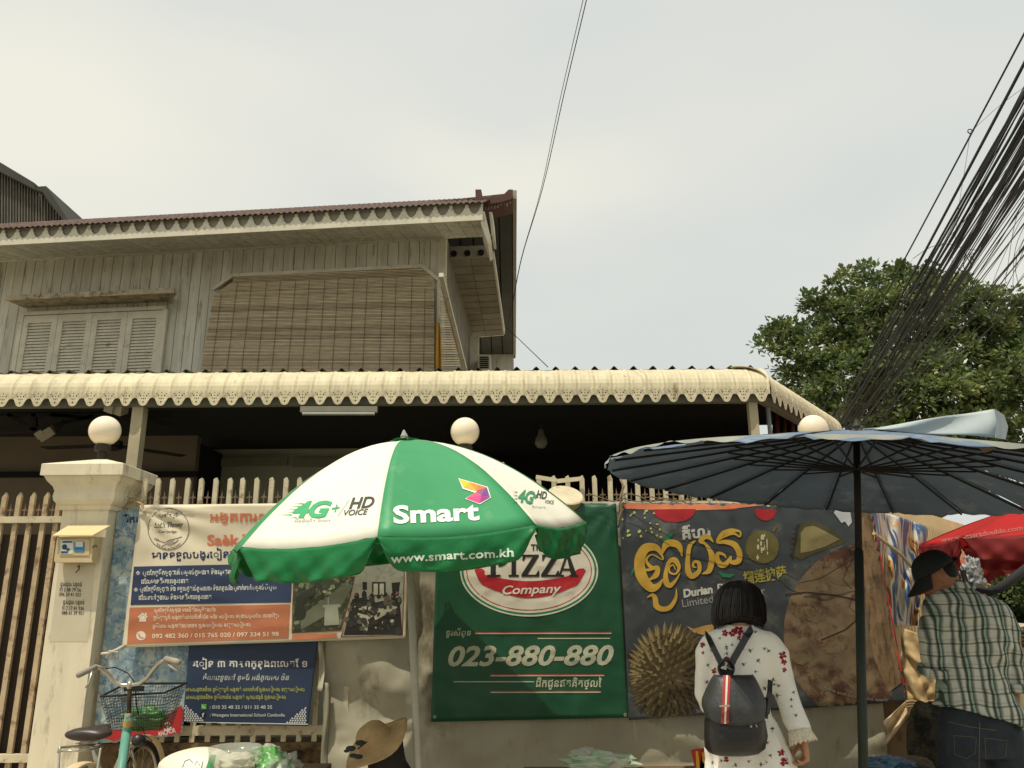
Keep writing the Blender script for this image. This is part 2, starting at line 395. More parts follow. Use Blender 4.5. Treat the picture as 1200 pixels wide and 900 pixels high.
# side wall with boards, running back
SDV = Vector((.05, 1, 0)).normalized(); SN = Vector((1, -.05, 0)).normalized()
def SF(px, py, w=0): return hit(px, py, HP+HD*.06+SN*w, SN)
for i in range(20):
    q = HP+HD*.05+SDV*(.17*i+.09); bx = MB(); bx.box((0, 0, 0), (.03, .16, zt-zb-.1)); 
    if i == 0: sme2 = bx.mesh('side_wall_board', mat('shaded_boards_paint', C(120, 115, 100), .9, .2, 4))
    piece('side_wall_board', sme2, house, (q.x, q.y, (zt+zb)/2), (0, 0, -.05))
# side canopy
cz = P(550, 303, 9.95).z
p0, p1, p2, p3 = Z(526, 304, cz), Z(577, 302, cz), Z(590, 392, cz), Z(549, 395, cz)
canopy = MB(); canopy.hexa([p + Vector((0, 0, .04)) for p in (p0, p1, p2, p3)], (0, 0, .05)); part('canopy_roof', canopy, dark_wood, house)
nn = 12
for i in range(nn):
    a0, a1 = i/nn, (i+1)/nn-.006
    for lo, hi in ((0, .495), (.505, 1)):
        q = MB(); q.hexa([p0.lerp(p3, a0).lerp(p1.lerp(p2, a0), lo), p0.lerp(p3, a0).lerp(p1.lerp(p2, a0), hi), p0.lerp(p3, a1).lerp(p1.lerp(p2, a1), hi), p0.lerp(p3, a1).lerp(p1.lerp(p2, a1), lo)], (0, 0, .03))
        part('canopy_soffit_board', q, mat('dull_soffit_paint', C(128, 120, 102), .9, .2, 4, rnd=.12), house)  # darker tone than the facade boards
q = MB(); q.bar(p1+Vector((.01, 0, .05)), p2+Vector((.01, 0, .05)), .03, .09); q.bar(p3+Vector((0, .02, .04)), p2+Vector((0, .02, .04)), .03, .09); part('canopy_trim', q, trim_paint, house)
q = MB(); q.hexa([p0+Vector((0, -.01, 0)), p1+Vector((0, -.01, 0)), p1+Vector((0, -.01, .17)), p0+Vector((0, -.01, .17))], (0, -.02, 0)); part('canopy_front', q, grey_paint, house)
q = MB()
for i in range(3):
    c_ = p0.lerp(p1, .12+.31*i)+Vector((0, -.035, .06)); q.lathe(c_, [(.042, 0), (.042, .02)], 14, (0, -1, 0))
part('canopy_dark_disc', q, mat('black_void', (.01, .01, .01), .9), house)  # black discs laid on the front, painted dark in place of openings
# shuttered window
win = link('window', None, house)
fm = MB(); 
def fq(px, py, w): return HF(px, py, w)
zT = fq(100, 368, .03).z; zB = 3.12
xl, xr = fq(24, 400, .03), fq(192, 400, .03)
def UV(t, z, w):  # t metres to the left of the corner
    q = HP-HD*t+HN*w; return Vector((q.x, q.y, z))
tl = (HP-xl).length; tr = (HP-xr).length
for (ta, tb, za, zb_) in ((tl, tr, zT, zT+.05), ):
    fm.hexa([UV(ta, za, .03), UV(tb, za, .03), UV(tb, zb_, .03), UV(ta, zb_, .03)], HN*.05)
for t_ in (tl, tr):
    fm.hexa([UV(t_+.03, zB, .03), UV(t_-.03, zB, .03), UV(t_-.03, zT-.001, .03), UV(t_+.03, zT-.001, .03)], HN*.05)
part('frame', fm, trim_paint, win)
lw = (tl-tr-.06)/4
slat = MB(); slat.hexa([Vector((-lw*.5+.075, 0, 0)), Vector((lw*.5-.075, 0, 0)), Vector((lw*.5-.075, .016, .034)), Vector((-lw*.5+.075, .016, .034))], (0, -.004, -.012)); slm = slat.mesh('slat', trim_paint)
fmm = MB(); h = zT-zB-.01
for x in (-1, 1): fmm.box((x*(lw/2-.04), 0, h/2), (.075, .035, h))
for z, hh in ((h-.05, .1), (.35, .07), (.03, .06)): fmm.box((0, 0, z), (lw-.155, .033, hh))
fmb = fmm.mesh('shutter_frame', trim_paint)
bck = MB(); bck.box((0, .03, h/2), (lw-.02, .01, h)); bckm = bck.mesh('shutter_back', mat('shade_board', C(70, 62, 50), .9))
for i in range(4):
    t_ = tl-.03-lw*(i+.5)
    if i > 1: t_ -= .0
    q = UV(t_, zB, .055)
    piece('shutter', fmb, win, q, (0, 0, rz)); piece('shutter_back', bckm, win, q+HN*.0, (0, 0, rz))
    z = zB+.40
    while z < zT-.13:
        q = UV(t_, z, .058); piece('slat', slm, win, q, (0, 0, rz)); z += .042
    z = zB+.07
    while z < zB+.30:
        q = UV(t_, z, .058); piece('slat', slm, win, q, (0, 0, rz)); z += .042
# hood over the window
wh = MB(); za = HF(100, 358, .02).z; 
a, b = HF(8, 352, .34), HF(205, 345, .34); a.z = b.z = HF(100, 348, .34).z
c1, c2 = HF(28, 362, .03), HF(196, 358, .03); c1.z = c2.z = za
wh.hexa([a, b, c2, c1], (0, 0, .03)); wh.hexa([a+Vector((0, 0, -.01)), b+Vector((0, 0, -.01)), b+Vector((0, 0, .06)), a+Vector((0, 0, .06))], HN*.03)
wh.hexa([b, b+Vector((0, 0, .05)), c2+Vector((0, 0, .05)), c2-Vector((0, 0, .03))], HD*.03)
part('window_hood', wh, mat('old_cream', C(168, 155, 128), .9, .25, 7, col2=C(100, 88, 68), thr=.55), house)
# trim moulding round the blind
tv = MB(); pl = [(236, 345), (250, 339), (273, 323), (495, 312), (514, 328)]
pp = [HF(x, y, .05) for x, y in pl]
for i in range(1, 4): tv.bar(pp[i], pp[i+1], .04, .045)
part('blind_pelmet', tv, trim_paint, house)

# ------------------------------------------------------------ bamboo blinds
bam = mat('bamboo', C(188, 173, 142), .8, .18, 2.5, rnd=.26, stretch=(2, 2, 9))
bl = thing('bamboo_blind', 'wide brown bamboo roll blind hanging in front of the upstairs balcony', 'blind', HF(380, 440, .2))
def bedge(t):  # t 0 top .. 1 bottom
    y = 313+t*(438-313)
    w = .05+.12*t
    yl = y+9*(1-t); lx = 273 if t < .07 else (250-16*(t-.2)/.8 if t > .2 else 273-(t-.07)/.13*23)
    rx = 495+(t/.11)*14 if t < .11 else 509
    return HF(lx, yl, w), HF(rx, y, w)
ns = 72
for i in range(ns):
    t = (i+.5)/ns; a, b = bedge(t); d = b-a
    if i == 0: su_ = MB(); su_.hexa([Vector((-.5, -.003, -.0072)), Vector((.5, -.003, -.0072)), Vector((.5, -.003, .0072)), Vector((-.5, -.003, .0072))], (0, .006, 0)); slm2 = su_.mesh('blind_slat', bam)
    o = piece('blind_slat', slm2, bl, (a+b)/2, (random.uniform(-.3, .3), 0, math.atan2(d.y, d.x)), (d.length, 1, random.uniform(.8, 1.0))); o.rotation_euler.y = -math.asin(d.z/d.length)+random.uniform(-.0006, .0006)
cordm = mat('blind_cord', C(84, 74, 56), .9)
for i in range(15):
    f_ = .05+i*.065; pth = []
    for t in np.linspace(.09 if .08 < f_ < .93 else .2, .99, 8):
        t = float(t); yy = 313+t*125+9*(1-t)*(1-f_); xx = 250-16*t+(260+14*t)*(f_+.003*math.sin(i*3)); pth.append(HF(xx, yy, .05+.12*t)+HN*.012)
    c_ = MB(); c_.tube(pth, .0028, 4); part('blind_cord', c_, cordm, bl)
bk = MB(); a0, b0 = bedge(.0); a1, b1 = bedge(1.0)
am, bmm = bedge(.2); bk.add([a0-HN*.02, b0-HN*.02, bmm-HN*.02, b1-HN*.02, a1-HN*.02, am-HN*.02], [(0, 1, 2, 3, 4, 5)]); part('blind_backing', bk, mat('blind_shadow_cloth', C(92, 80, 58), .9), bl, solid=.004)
# side blind
bl2 = thing('bamboo_blind', 'narrow dark bamboo blind leaning out along the side of the upper storey', 'blind', SF(530, 430, .1))
for i in range(40):
    t = i/39; y = 322+t*112; lx = 515+2*t; rx = 522+t*18
    a = SF(516+t*2, y, .06); b = SF(max(lx+3, rx), y, .06); q = MB(); q.bar(a, b, .012, .02); part('blind_slat', q, bam, bl2)
q = MB(); q.bar(SF(517, 322, .1), SF(545, 432, .1), .05, .05); part('blind_rail', q, trim_paint, bl2)
# yellow curtain at the corner
cu = MB(); random.seed(5)
def cf(u, v):
    px = 511+u*(4+5*v)-1*v; py = 378+v*60; return P(px, py, 9.45+.03*math.sin(u*9+v*2))
cu.grid(cf, 10, 10); solo('curtain', cu, mat('yellow_cloth', C(196, 152, 62), .8, .15, 9), 'strip of yellow cloth hanging at the right end of the bamboo blind', 'curtain', P(512, 436, 9.45), smooth=True, solid=.004)
# air conditioner
ac = thing('air_conditioner', 'white air conditioner unit on the side wall behind the corner', 'air conditioner', P(567, 432, 12.3))
q = MB(); a = P(560, 416, 12.3); b = P(575, 434, 12.3); q.hexa([a, Vector((b.x, 12.3, a.z)), b, Vector((a.x, 12.3, b.z))], (0, .3, 0)); part('case', q, trim_paint, ac)
for i in range(6):
    q = MB(); z = a.z-.04-i*.034; q.box(((a.x+b.x)/2, 12.29, z), ((b.x-a.x)*.7, .02, .016)); part('grille_bar', q, MATS['black_void'], ac)
q = MB(); a = P(549, 394, 12.6); b = P(561, 436, 12.6); q.hexa([a, Vector((b.x, 12.6, a.z)), b, Vector((a.x, 12.6, b.z))], (0, .1, 0)); part('side_wall_panel', q, trim_paint, house)

# ------------------------------------------------------------ grey gabled building far left
fb = thing('metal_clad_building', 'grey metal clad gable end rising behind the tiled roof', 'building', P(0, 400, 17))
q = MB(); prof = [(-60, 165), (0, 200), (44, 222), (78, 262)]
def topy(px):
    for (x0, y0), (x1, y1) in zip(prof, prof[1:]):
        if px <= x1: return y0+(y1-y0)*(px-x0)/(x1-x0)
    return 262
q.grid(lambda u, v: P(-60+138*u, topy(-60+138*u)+(420-topy(-60+138*u))*v, 17+.03*math.sin(u*260)), 220, 2)
part('cladding', q, mat('grey_cladding', C(112, 108, 98), .7, .15, 1.5, stretch=(4, 1, .6)), fb)
q = MB(); q.hexa([P(-60, 155, 16.8), P(0, 190, 16.8), P(40, 214, 16.8), P(41, 222, 16.8), P(-60, 170, 16.8)], (0, 3, 0)); part('roof', q, dark_wood, fb)
q = MB(); q.hexa([P(41, 222, 16.7), P(45, 218.5, 16.7), P(54, 218, 16.7), P(80, 258, 16.7), P(74, 258, 16.7), P(50, 225, 16.7)], (0, 3, 0)); part('roof', q, dark_wood, fb)

# ============================================================ awning
cream = mat('cream_metal', C(202, 191, 158), .55, .13, 2.4, col2=C(140, 120, 82), thr=.63, stretch=(5, 5, .8), rnd=.05)
AY = 6.8
UW = (P(620, 470, AY).x-P(20, 470, AY).x)/29.0
z0 = P(450, 471, AY).z+.115       # top of the straight skirt
def prof_o(s):      # s 0 at skirt top .. 1 at crown : (inward, up)
    t = s*math.pi/2; return .34*(1-math.cos(t)), .235*math.sin(t)
def rib(x):
    x = (x/UW+.5) % 1-.5
    return .010*math.exp(-((abs(x)-.5)/.07)**2)+.005*math.exp(-((abs(x)-.27)/.03)**2)
def unit():
    """one scallop of the skirt with its punched holes, in local x (along) and z (up), then the curved sheet above it"""
    v = []; f = []
    hw = UW/2; bm = bmesh.new(); loops = []
    xs_ = [hw*(-1+2*i/8) for i in range(9)]
    outl = [(x, 0) for x in xs_]+[(hw, -.066), (hw*.80, -.067), (hw*.68, -.076), (hw*.58, -.092), (hw*.47, -.110), (hw*.36, -.124), (hw*.18, -.133), (0, -.136), (-hw*.18, -.133), (-hw*.36, -.124), (-hw*.47, -.110), (-hw*.58, -.092), (-hw*.68, -.076), (-hw*.80, -.067), (-hw, -.066)]
    loops.append(outl)
    def hole(cx, cz, rx, rz_, k=6, a=0): return [(cx+rx*math.cos(2*math.pi*i/k+a), cz+rz_*math.sin(2*math.pi*i/k+a)) for i in range(k)]
    loops += [hole(-.0, -.020, .0045, .006), hole(0, -.045, .005, .006), hole(0, -.072, .006, .007), hole(0, -.102, .009, .010, 4),
              hole(-.027, -.045, .006, .009, 6), hole(.027, -.045, .006, .009, 6), hole(-.040, -.030, .006, .005), hole(.040, -.030, .006, .005), hole(-.016, -.070, .005, .006), hole(.016, -.070, .005, .006)]
    es = []
    for lp in loops:
        bv = [bm.verts.new((x, 0, z)) for x, z in lp]
        es += [bm.edges.new((bv[i], bv[(i+1) % len(bv)])) for i in range(len(bv))]
    bmesh.ops.triangle_fill(bm, edges=es, use_beauty=True, normal=(0, -1, 0))
    bm.verts.index_update()
    v = [Vector((w.co.x, -rib(w.co.x)*(1+w.co.z/.2), w.co.z)) for w in bm.verts]; f = [tuple(a.index for a in p.verts) for p in bm.faces]; bm.free()
    k = len(v); NS = 9
    for j in range(NS+1):
        i_, u_ = prof_o(j/NS)
        for x in xs_: v.append(Vector((x, i_-rib(x)*(1 if j else 1), u_+rib(x)*j/NS*.6)))
    for j in range(NS):
        for i in range(8): a = k+j*9+i; f.append((a, a+1, a+10, a+9))
    return v, f
uv_, uf_ = unit()
sh = MB()
for i in range(3): sh.add([v+Vector((UW*(i-1), -.002 if i < 2 else 0, 0)) for v in uv_], uf_)
# raised lap at the left edge
shm = sh.mesh('awning_sheet', cream, solid=.0015)
aw = thing('awning', 'long cream corrugated metal awning with scalloped punched skirt over the house front', 'awning', (P(450, 470, AY).x, AY+.3, z0+.16))
xR = P(903, 467, AY).x
nsh = 21
for i in range(nsh):
    piece('awning_sheet', shm, aw, (xR-UW*3*(i+.5), AY-(.003 if i % 2 else 0), z0), (random.uniform(-.006, .006), 0, 0))
AV = Vector((math.sin(R(36)), math.cos(R(36)), 0)); AN = Vector((AV.y, -AV.x, 0)); aP = Vector((xR, AY, z0))
for i in range(5):
    q = aP+AV*(UW*3*(i+.5)+.01); piece('awning_sheet', shm, aw, q, (0, 0, math.atan2(AV.y, AV.x)))
# hip piece closing the corner between the two runs
hp = MB()
def hpf(u, v):
    i_, u2 = prof_o(v); th = -math.pi/2+u*(math.pi/2-R(36))
    # blend from straight-in to the side's inward direction
    inn = Vector((0, 1, 0)).lerp(-AN, u).normalized(); return aP+inn*i_*(1-.0*u)+Vector((0, 0, u2+.004))
hp.grid(hpf, 6, 9); part('hip_sheet', hp, cream, aw, solid=.002)
# roof behind and above: dark corrugated fibre sheets, their front ends show as bumps
fib = mat('fibre_cement', C(66, 60, 50), .95, .25, 5)
rf = MB(); xL = P(903, 467, 6.8).x-UW*3*21; xE = xR+.02
def rff(u, v):
    x = xL+(xE-xL)*u; q = Vector((x, AY+.31+v*2.3, z0+.245+v*2.3*.12+.038*max(0, math.sin(x*2*math.pi/.178))**3)); return q
rf.grid(rff, 650, 3); part('roof_sheets', rf, fib, aw, solid=.006)
rf = MB(); q0 = aP+Vector((0, .30, .20)); rf.add([q0, q0+AV*2.4-AN*.25, q0+AV*2.4-AN*2.5+Vector((0, 0, .25)), q0+Vector((-.3, 2.2, .25))], [(0, 1, 2, 3)]); part('roof_sheets', rf, fib, aw, solid=.01)
bmat = mat('beam_paint', C(118, 116, 100), .8, .12, 3)
q = MB(); q.box(((xL+xR)/2-.05, AY+.10, z0-.055), (xR-xL, .07, .13)); part('beam', q, bmat, aw)
q = MB(); q.bar(aP+Vector((-.05, .12, -.05)), aP+AV*2.4-AN*.12+Vector((0, 0, -.05)), .07, .12); part('beam', q, bmat, aw)
def post(px, py0, wpx, Y, nm='post', mt=None):
    a = P(px-wpx/2, py0, Y); b = P(px+wpx/2, py0, Y); q = MB(); q.hexa([Vector((a.x, Y, 0)), Vector((b.x, Y, 0)), Vector((b.x, Y+(b.x-a.x), 0)), Vector((a.x, Y+(b.x-a.x), 0))], (0, 0, z0-.121)); part(nm, q, mt or mat('post_paint', C(176, 165, 135), .8, .15, 4), aw)
post(159, 500, 13, AY+.08); post(884, 490, 10, AY+.08)
q = MB(); a = P(900, 480, AY+.3); q.tube([(a.x, a.y, 0), (a.x, a.y, z0)], .02, 8); part('pipe', q, mat('grey_pipe', C(120, 128, 130), .5), aw)
# trusses under the awning at the left
q = MB(); tk = .035
for (x0, y0_, x1, y1_) in ((-20, 486, 200, 488), (-20, 506, 40, 504), (10, 486, 42, 504), (40, 482, 42, 505), (160, 486, 198, 500), (60, 486, 110, 492), (40, 504, 110, 488)):
    q.bar(P(x0, y0_, 7.5), P(x1, y1_, 7.5), tk)
part('truss', q, mat('dark_steel', C(34, 31, 26), .7), aw)

# ============================================================ ground floor room behind the fence
gf = thing('ground_floor', 'dark open ground floor room of the house seen between awning and fence', 'house', P(500, 600, 9)*1.0)
def slab(nm, pts, off, mt): q = MB(); q.hexa([Vector(p) for p in pts], off); return part(nm, q, mt, gf)
br = mat('brown_plaster', C(104, 94, 78), .9, .15, 1.2); gg = mat('hazed_plaster', C(150, 154, 134), .9, .15, 1); bk_ = mat('unlit_wall', C(20, 19, 16), .95)  # unlit_wall is near black: the room's darkness put into its colour
xa, xb = P(903, 467, 6.8).x-UW*3*21, P(231, 520, 8.6).x
slab('wall', [(xa, 8.6, 0), (xb, 8.6, 0), (xb, 8.6, z0), (xa, 8.6, z0)], (0, .1, 0), br)
xc, xd = P(228, 520, 9.4).x, P(532, 520, 9.4).x
slab('wall', [(xc, 9.4, 0), (xd, 9.4, 0), (xd, 9.4, z0+.2), (xc, 9.4, z0+.2)], (0, .1, 0), gg)  # wall tone lightened to carry the reflection haze over the middle
xe, xf = P(530, 520, 10).x, P(1000, 520, 10).x
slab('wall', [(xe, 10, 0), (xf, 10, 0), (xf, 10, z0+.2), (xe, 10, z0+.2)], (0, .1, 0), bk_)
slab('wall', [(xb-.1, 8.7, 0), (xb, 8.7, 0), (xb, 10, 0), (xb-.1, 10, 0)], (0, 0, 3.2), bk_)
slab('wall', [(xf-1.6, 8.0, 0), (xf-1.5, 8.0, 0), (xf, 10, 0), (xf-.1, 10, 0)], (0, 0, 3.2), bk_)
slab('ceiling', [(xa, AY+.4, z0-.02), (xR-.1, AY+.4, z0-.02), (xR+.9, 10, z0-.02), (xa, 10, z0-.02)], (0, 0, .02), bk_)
for x0, x1 in ((235, 337), (343, 500)):
    a, b = P(x0, 537, 9.36), P(x1, 535, 9.36); slab('panel', [a, b, Vector((b.x, b.y, b.z-.1)), Vector((a.x, a.y, a.z-.1))], (0, .03, 0), mat('pale_band', C(118, 120, 102), .9))
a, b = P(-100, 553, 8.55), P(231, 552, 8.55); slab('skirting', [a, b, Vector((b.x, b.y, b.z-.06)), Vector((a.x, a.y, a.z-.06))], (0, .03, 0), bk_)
# red curtain at the right end of the room
q = MB(); q.grid(lambda u, v: P(905+30*u, 468+v*140, 8.0+.06*math.sin(u*22)+.02*v), 24, 4)
solo('curtain', q, mat('red_brown_cloth', C(92, 50, 38), .85), 'red brown curtain under the right corner of the awning', 'curtain', P(920, 600, 8.0), smooth=True, solid=.004)
# fluorescent light
fl = thing('tube_light', 'long white fluorescent tube light fixed under the awning beam', 'ceiling light', P(397, 480, AY))
q = MB(); a = P(352, 476, AY-.0); b = P(442, 476, AY); q.hexa([a, b, Vector((b.x, b.y, b.z-.05)), Vector((a.x, a.y, a.z-.05))], (0, .05, 0)); part('housing', q, mat('off_white', C(132, 128, 112), .6), fl)
q = MB(); q.tube([a+Vector((.02, .01, -.065)), b+Vector((-.02, .01, -.065))], .014, 8); part('tube', q, mat('tube_white', C(150, 148, 136), .4), fl)
# hanging bulb
hbb = thing('hanging_bulb', 'single bulb hanging on a wire in the black doorway of the room', 'lamp', P(634, 470, 8))
q = MB(); a = P(634, 505, 8); q.tube([(a.x, 8, z0-.04), a], .006, 5); part('wire', q, cordm, hbb)
q = MB(); q.lathe(a, [(.02, .02), (.026, 0), (.03, -.03), (.06, -.09), (.065, -.13), (.04, -.17), (.005, -.18)], 14); part('bulb', q, mat('dull_glass', C(120, 118, 100), .3), hbb, smooth=True)
# spotlights
def spot(px, py, Y, s, lab, rot):
    o = thing('flood_light', lab, 'lamp', P(px, py, Y)); c_ = P(px, py, Y)
    q = MB(); q.box(c_, (.20*s, .14*s, .12*s), Matrix.Rotation(rot, 3, 'Y') @ Matrix.Rotation(.5, 3, 'X')); part('housing', q, mat('lamp_grey', C(150, 142, 120), .5), o)
    q = MB(); q.bar(c_+Vector((.07, .02, .0)), c_+Vector((.11, .05, .14)), .03); part('bracket', q, mat('lamp_black', C(24, 22, 20), .6), o)
    q = MB(); q.box(c_+Vector((-.05, -.07, -.03))*s, (.10*s, .02, .10*s), Matrix.Rotation(rot, 3, 'Y') @ Matrix.Rotation(.5, 3, 'X')); part('glass', q, MATS['lamp_grey'], o)
spot(137, 477, 6.95, .8, 'small grey flood light under the awning skirt above the gate pillar', .35)
spot(55, 508, 7.4, .7, 'grey flood light hanging from the dark truss above the gate', -.6)
# ceiling fan
fan = thing('ceiling_fan', 'dark ceiling fan with thin blades behind the globe lamp of the gate pillar', 'fan', P(133, 500, 7.6))
c_ = P(133, 522, 7.6); q = MB(); q.lathe(c_, [(.03, -.05), (.08, -.03), (.08, .04), (.02, .06), (.012, .45)], 14); part('motor', q, MATS['lamp_black'], fan)
for a_ in (3.0, 5.1, 7.2):
    q = MB(); d = Vector((math.cos(a_), math.sin(a_), 0)); q.bar(c_+d*.08, c_+d*.72, .12, .01); part('blade', q, MATS['lamp_black'], fan)
# ============================================================ fence, gate and pillars
FY = 5.95
ivory = mat('ivory_paint', C(196, 184, 154), .75, .14, 7, col2=C(124, 98, 74), thr=.60)
plaster = mat('pillar_plaster', C(216, 205, 177), .85, .10, 1.8, col2=C(162, 150, 124), thr=.60, stretch=(3, 3, .8), bump=.15, bscale=18)
dirty = mat('dirty_plaster', C(112, 92, 66), .95, .3, 3.2, col2=C(56, 44, 32), thr=.52, bump=.5, bscale=30)
rust = mat('rusty_iron', C(120, 100, 78), .8, .25, 12)
zTop = P(400, 559, FY).z; zRail = P(400, 590, FY).z; zLow = P(290, 869, FY).z; zBR = P(290, 851, FY).z
x0f, x1f = P(128, 600, FY).x, P(1020, 600, FY).x
lw_ = thing('low_wall', 'dirty brown plastered low wall that carries the spiked fence', 'wall', (0, FY, 0))
q = MB(); q.box(((x0f+x1f)/2, FY+.14, zLow/2-.02), (x1f-x0f, .22, zLow-.04)); q.box(((x0f+x1f)/2, FY+.11, zLow-.03), (x1f-x0f, .25, .05)); part('wall', q, dirty, lw_)
fen = thing('spiked_fence', 'ivory steel fence of flat pickets and small crosses behind the banners', 'fence', (0, FY, zLow))
q = MB(); q.box(((x0f+x1f)/2, FY, zRail-.02), (x1f-x0f, .03, .04)); part('top_rail', q, ivory, fen)
q = MB(); q.box(((x0f+x1f)/2, FY, zBR-.025), (x1f-x0f, .04, .06)); part('bottom_rail', q, ivory, fen)
pk = MB(); hw = .017; ph = zTop-zLow
pk.hexa([(-hw, -.012, 0), (hw, -.012, 0), (hw, -.012, ph-.03), (hw*.2, -.012, ph), (-hw, -.012, ph-.012)], (0, .024, 0)); pkm = pk.mesh('picket', ivory)
fi = MB(); fi.hexa([(-.004, -.004, 0), (.004, -.004, 0), (.004, -.004, .045), (.009, -.004, .055), (.004, -.004, .065), (0, -.004, .10), (-.004, -.004, .065), (-.009, -.004, .055), (-.004, -.004, .045)], (0, .008, 0)); fi.box((0, 0, .05), (.042, .007, .009)); fim = fi.mesh('cross_spike', rust)
xp0 = P(169, 580, FY).x; stp = (P(797, 575, FY).x-xp0)/39.0
stp = (P(797, 575, FY).x-xp0)/round((P(797, 575, FY).x-xp0)/.1035)
i = 0
while xp0+i*stp < x1f-.05:
    x = xp0+i*stp
    piece('picket', pkm, fen, (x, FY-.005+random.uniform(-.004, .004), zLow), (0, random.uniform(-.004, .004), 0))
    piece('cross_spike', fim, fen, (x+stp/2, FY, zRail), (0, random.uniform(-.08, .08), 0)); i += 1
# pillars
def sq(cx, cy, h, z): return [Vector((cx+i*h, cy+j*h, z)) for i, j in ((-1, -1), (1, -1), (1, 1), (-1, 1))]
PYC = 5.93
pxL, pxR = P(66, 640, 5.75).x, P(123, 622, 5.75).x
pcx = (pxL+pxR)/2; ph_ = (pxR-pxL)/2
zc = P(100, 543, 5.63).z
p1 = thing('gate_pillar', 'cream plastered gate pillar with moulded cap and white globe lamp beside the gate', 'pillar', (pcx, PYC, 0))
q = MB(); q.loft([sq(pcx, PYC, ph_, 0), sq(pcx, PYC, ph_, zc-.30)]); part('shaft', q, plaster, p1)
q = MB(); pr = [(ph_+.012, -.31), (ph_+.02, -.30), (ph_+.02, -.275), (ph_+.032, -.27), (ph_+.05, -.245), (ph_+.055, -.215), (ph_+.05, -.18), (ph_+.06, -.15), (ph_+.09, -.115), (ph_+.105, -.085), (ph_+.105, -.08), (ph_+.125, -.078), (ph_+.125, 0), (ph_+.12, .004), (.04, .075)]
q.loft([sq(pcx, PYC, a, zc+b) for a, b in pr]); part('cap', q, plaster, p1)
gx = P(123, 505, PYC)
glm = mat('opal_globe', C(236, 220, 192), .28, .05, 4, col2=C(150, 128, 96), thr=.70, spec=.5)
dk = mat('lamp_foot', C(52, 46, 38), .6)
def lampon(par, gc):
    lp = link('globe_lamp', None, par)
    q = MB(); q.ball(gc, .112, 28, 18); part('globe', q, glm, lp, smooth=True)
    q = MB(); q.lathe((gc.x, gc.y, gc.z-.13), [(.03, -.09), (.03, -.03), (.055, -.025), (.06, .01), (.045, .03)], 16); part('lamp_foot', q, dk, lp, smooth=False)
lampon(p1, gx)
p2 = thing('gate_pillar', 'stained pillar cap with a globe lamp just behind the green and white parasol', 'pillar', (P(545, 560, PYC).x, PYC, 0))
dx = P(545, 500, PYC).x-gx.x
for o in list(p1.children): copy_tree(o, p2)
p3 = thing('gate_pillar', 'globe lamp pillar rising behind the blue parasol at the fence corner', 'pillar', (P(952, 560, PYC).x, PYC, 0))
for o in list(p1.children): copy_tree(o, p3)
p2.location = (P(545, 500, PYC+.26).x-(gx.x-pcx), PYC+.26, .03); p3.location = (P(952, 493, PYC+.26).x-(gx.x-pcx), PYC+.26, .03)
p2['group'] = p1['group'] = p3['group'] = 'globe lamp pillars of the fence'
# meter box on the pillar
mbx = thing('meter_box', 'small cream meter box with slanting lid on the front of the gate pillar', 'meter box', P(90, 660, 5.75))
a, b = P(67, 629, 5.66), P(107, 657, 5.66)
q = MB(); q.hexa([a, Vector((b.x, 5.66, a.z)), b, Vector((a.x, 5.66, b.z))], (0, .09, 0)); part('box', q, mat('box_cream', C(192, 174, 134), .6, .08, 8), mbx)
q = MB(); q.hexa([Vector((a.x-.01, 5.62, a.z)), Vector((b.x+.01, 5.62, a.z)), Vector((b.x+.06, 5.74, a.z+.075)), Vector((a.x+.02, 5.74, a.z+.075))], (0, 0, .008)); part('lid', q, mat('lid_yellow', C(214, 192, 142), .5, .06, 8), mbx)
q = MB(); q.hexa([P(64, 656, 5.655), P(108, 656, 5.655), P(108, 659, 5.655), P(64, 659, 5.655)], (0, .09, 0)); part('sill', q, MATS['box_cream'], mbx)
q = MB(); c_ = P(109, 641, 5.66); q.tube([c_, c_+Vector((.02, -.01, .01)), c_+Vector((.03, 0, 0))], .008, 6); part('latch', q, rust, mbx)
q = MB(); q.hexa([P(70, 632, 5.658), P(105, 632, 5.658), P(105, 651, 5.658), P(70, 651, 5.658)], (0, -.004, 0)); dpn = part('door', q, MATS['box_cream'], mbx)
tb = bvh([dpn])
decal('label_print', shp([[(71, 633), (86, 633), (86, 649), (71, 649)]]), tb, ink(196, 200, 190), mbx)
decal('label_print', shp([[(87.5, 631.5), (99, 631.5), (99, 647), (87.5, 647)]]), tb, ink(52, 118, 158), mbx, .003)
decal('label_print', shp([[(89, 635), (97.5, 635), (97.5, 641), (89, 641)]]), tb, ink(190, 200, 200), mbx, .0045)
decal('label_print', shp([[(73.5, 634.2), (85, 634.2), (85, 636), (73.5, 636)], ell(76, 641, 3, 3.2, 10), ell(80, 644, 2.2, 1.6, 10), [(71.5, 646), (80, 646), (80, 648), (71.5, 648)]]), tb, ink(40, 62, 96), mbx, .0045)
q = MB(); c_ = P(91, 664, 5.745); q.tube([c_, c_+Vector((.02, -.02, .006)), c_+Vector((.022, -.02, -.02)), c_+Vector((.0, -.012, -.04))], .006, 6); part('hook', q, rust, p1)
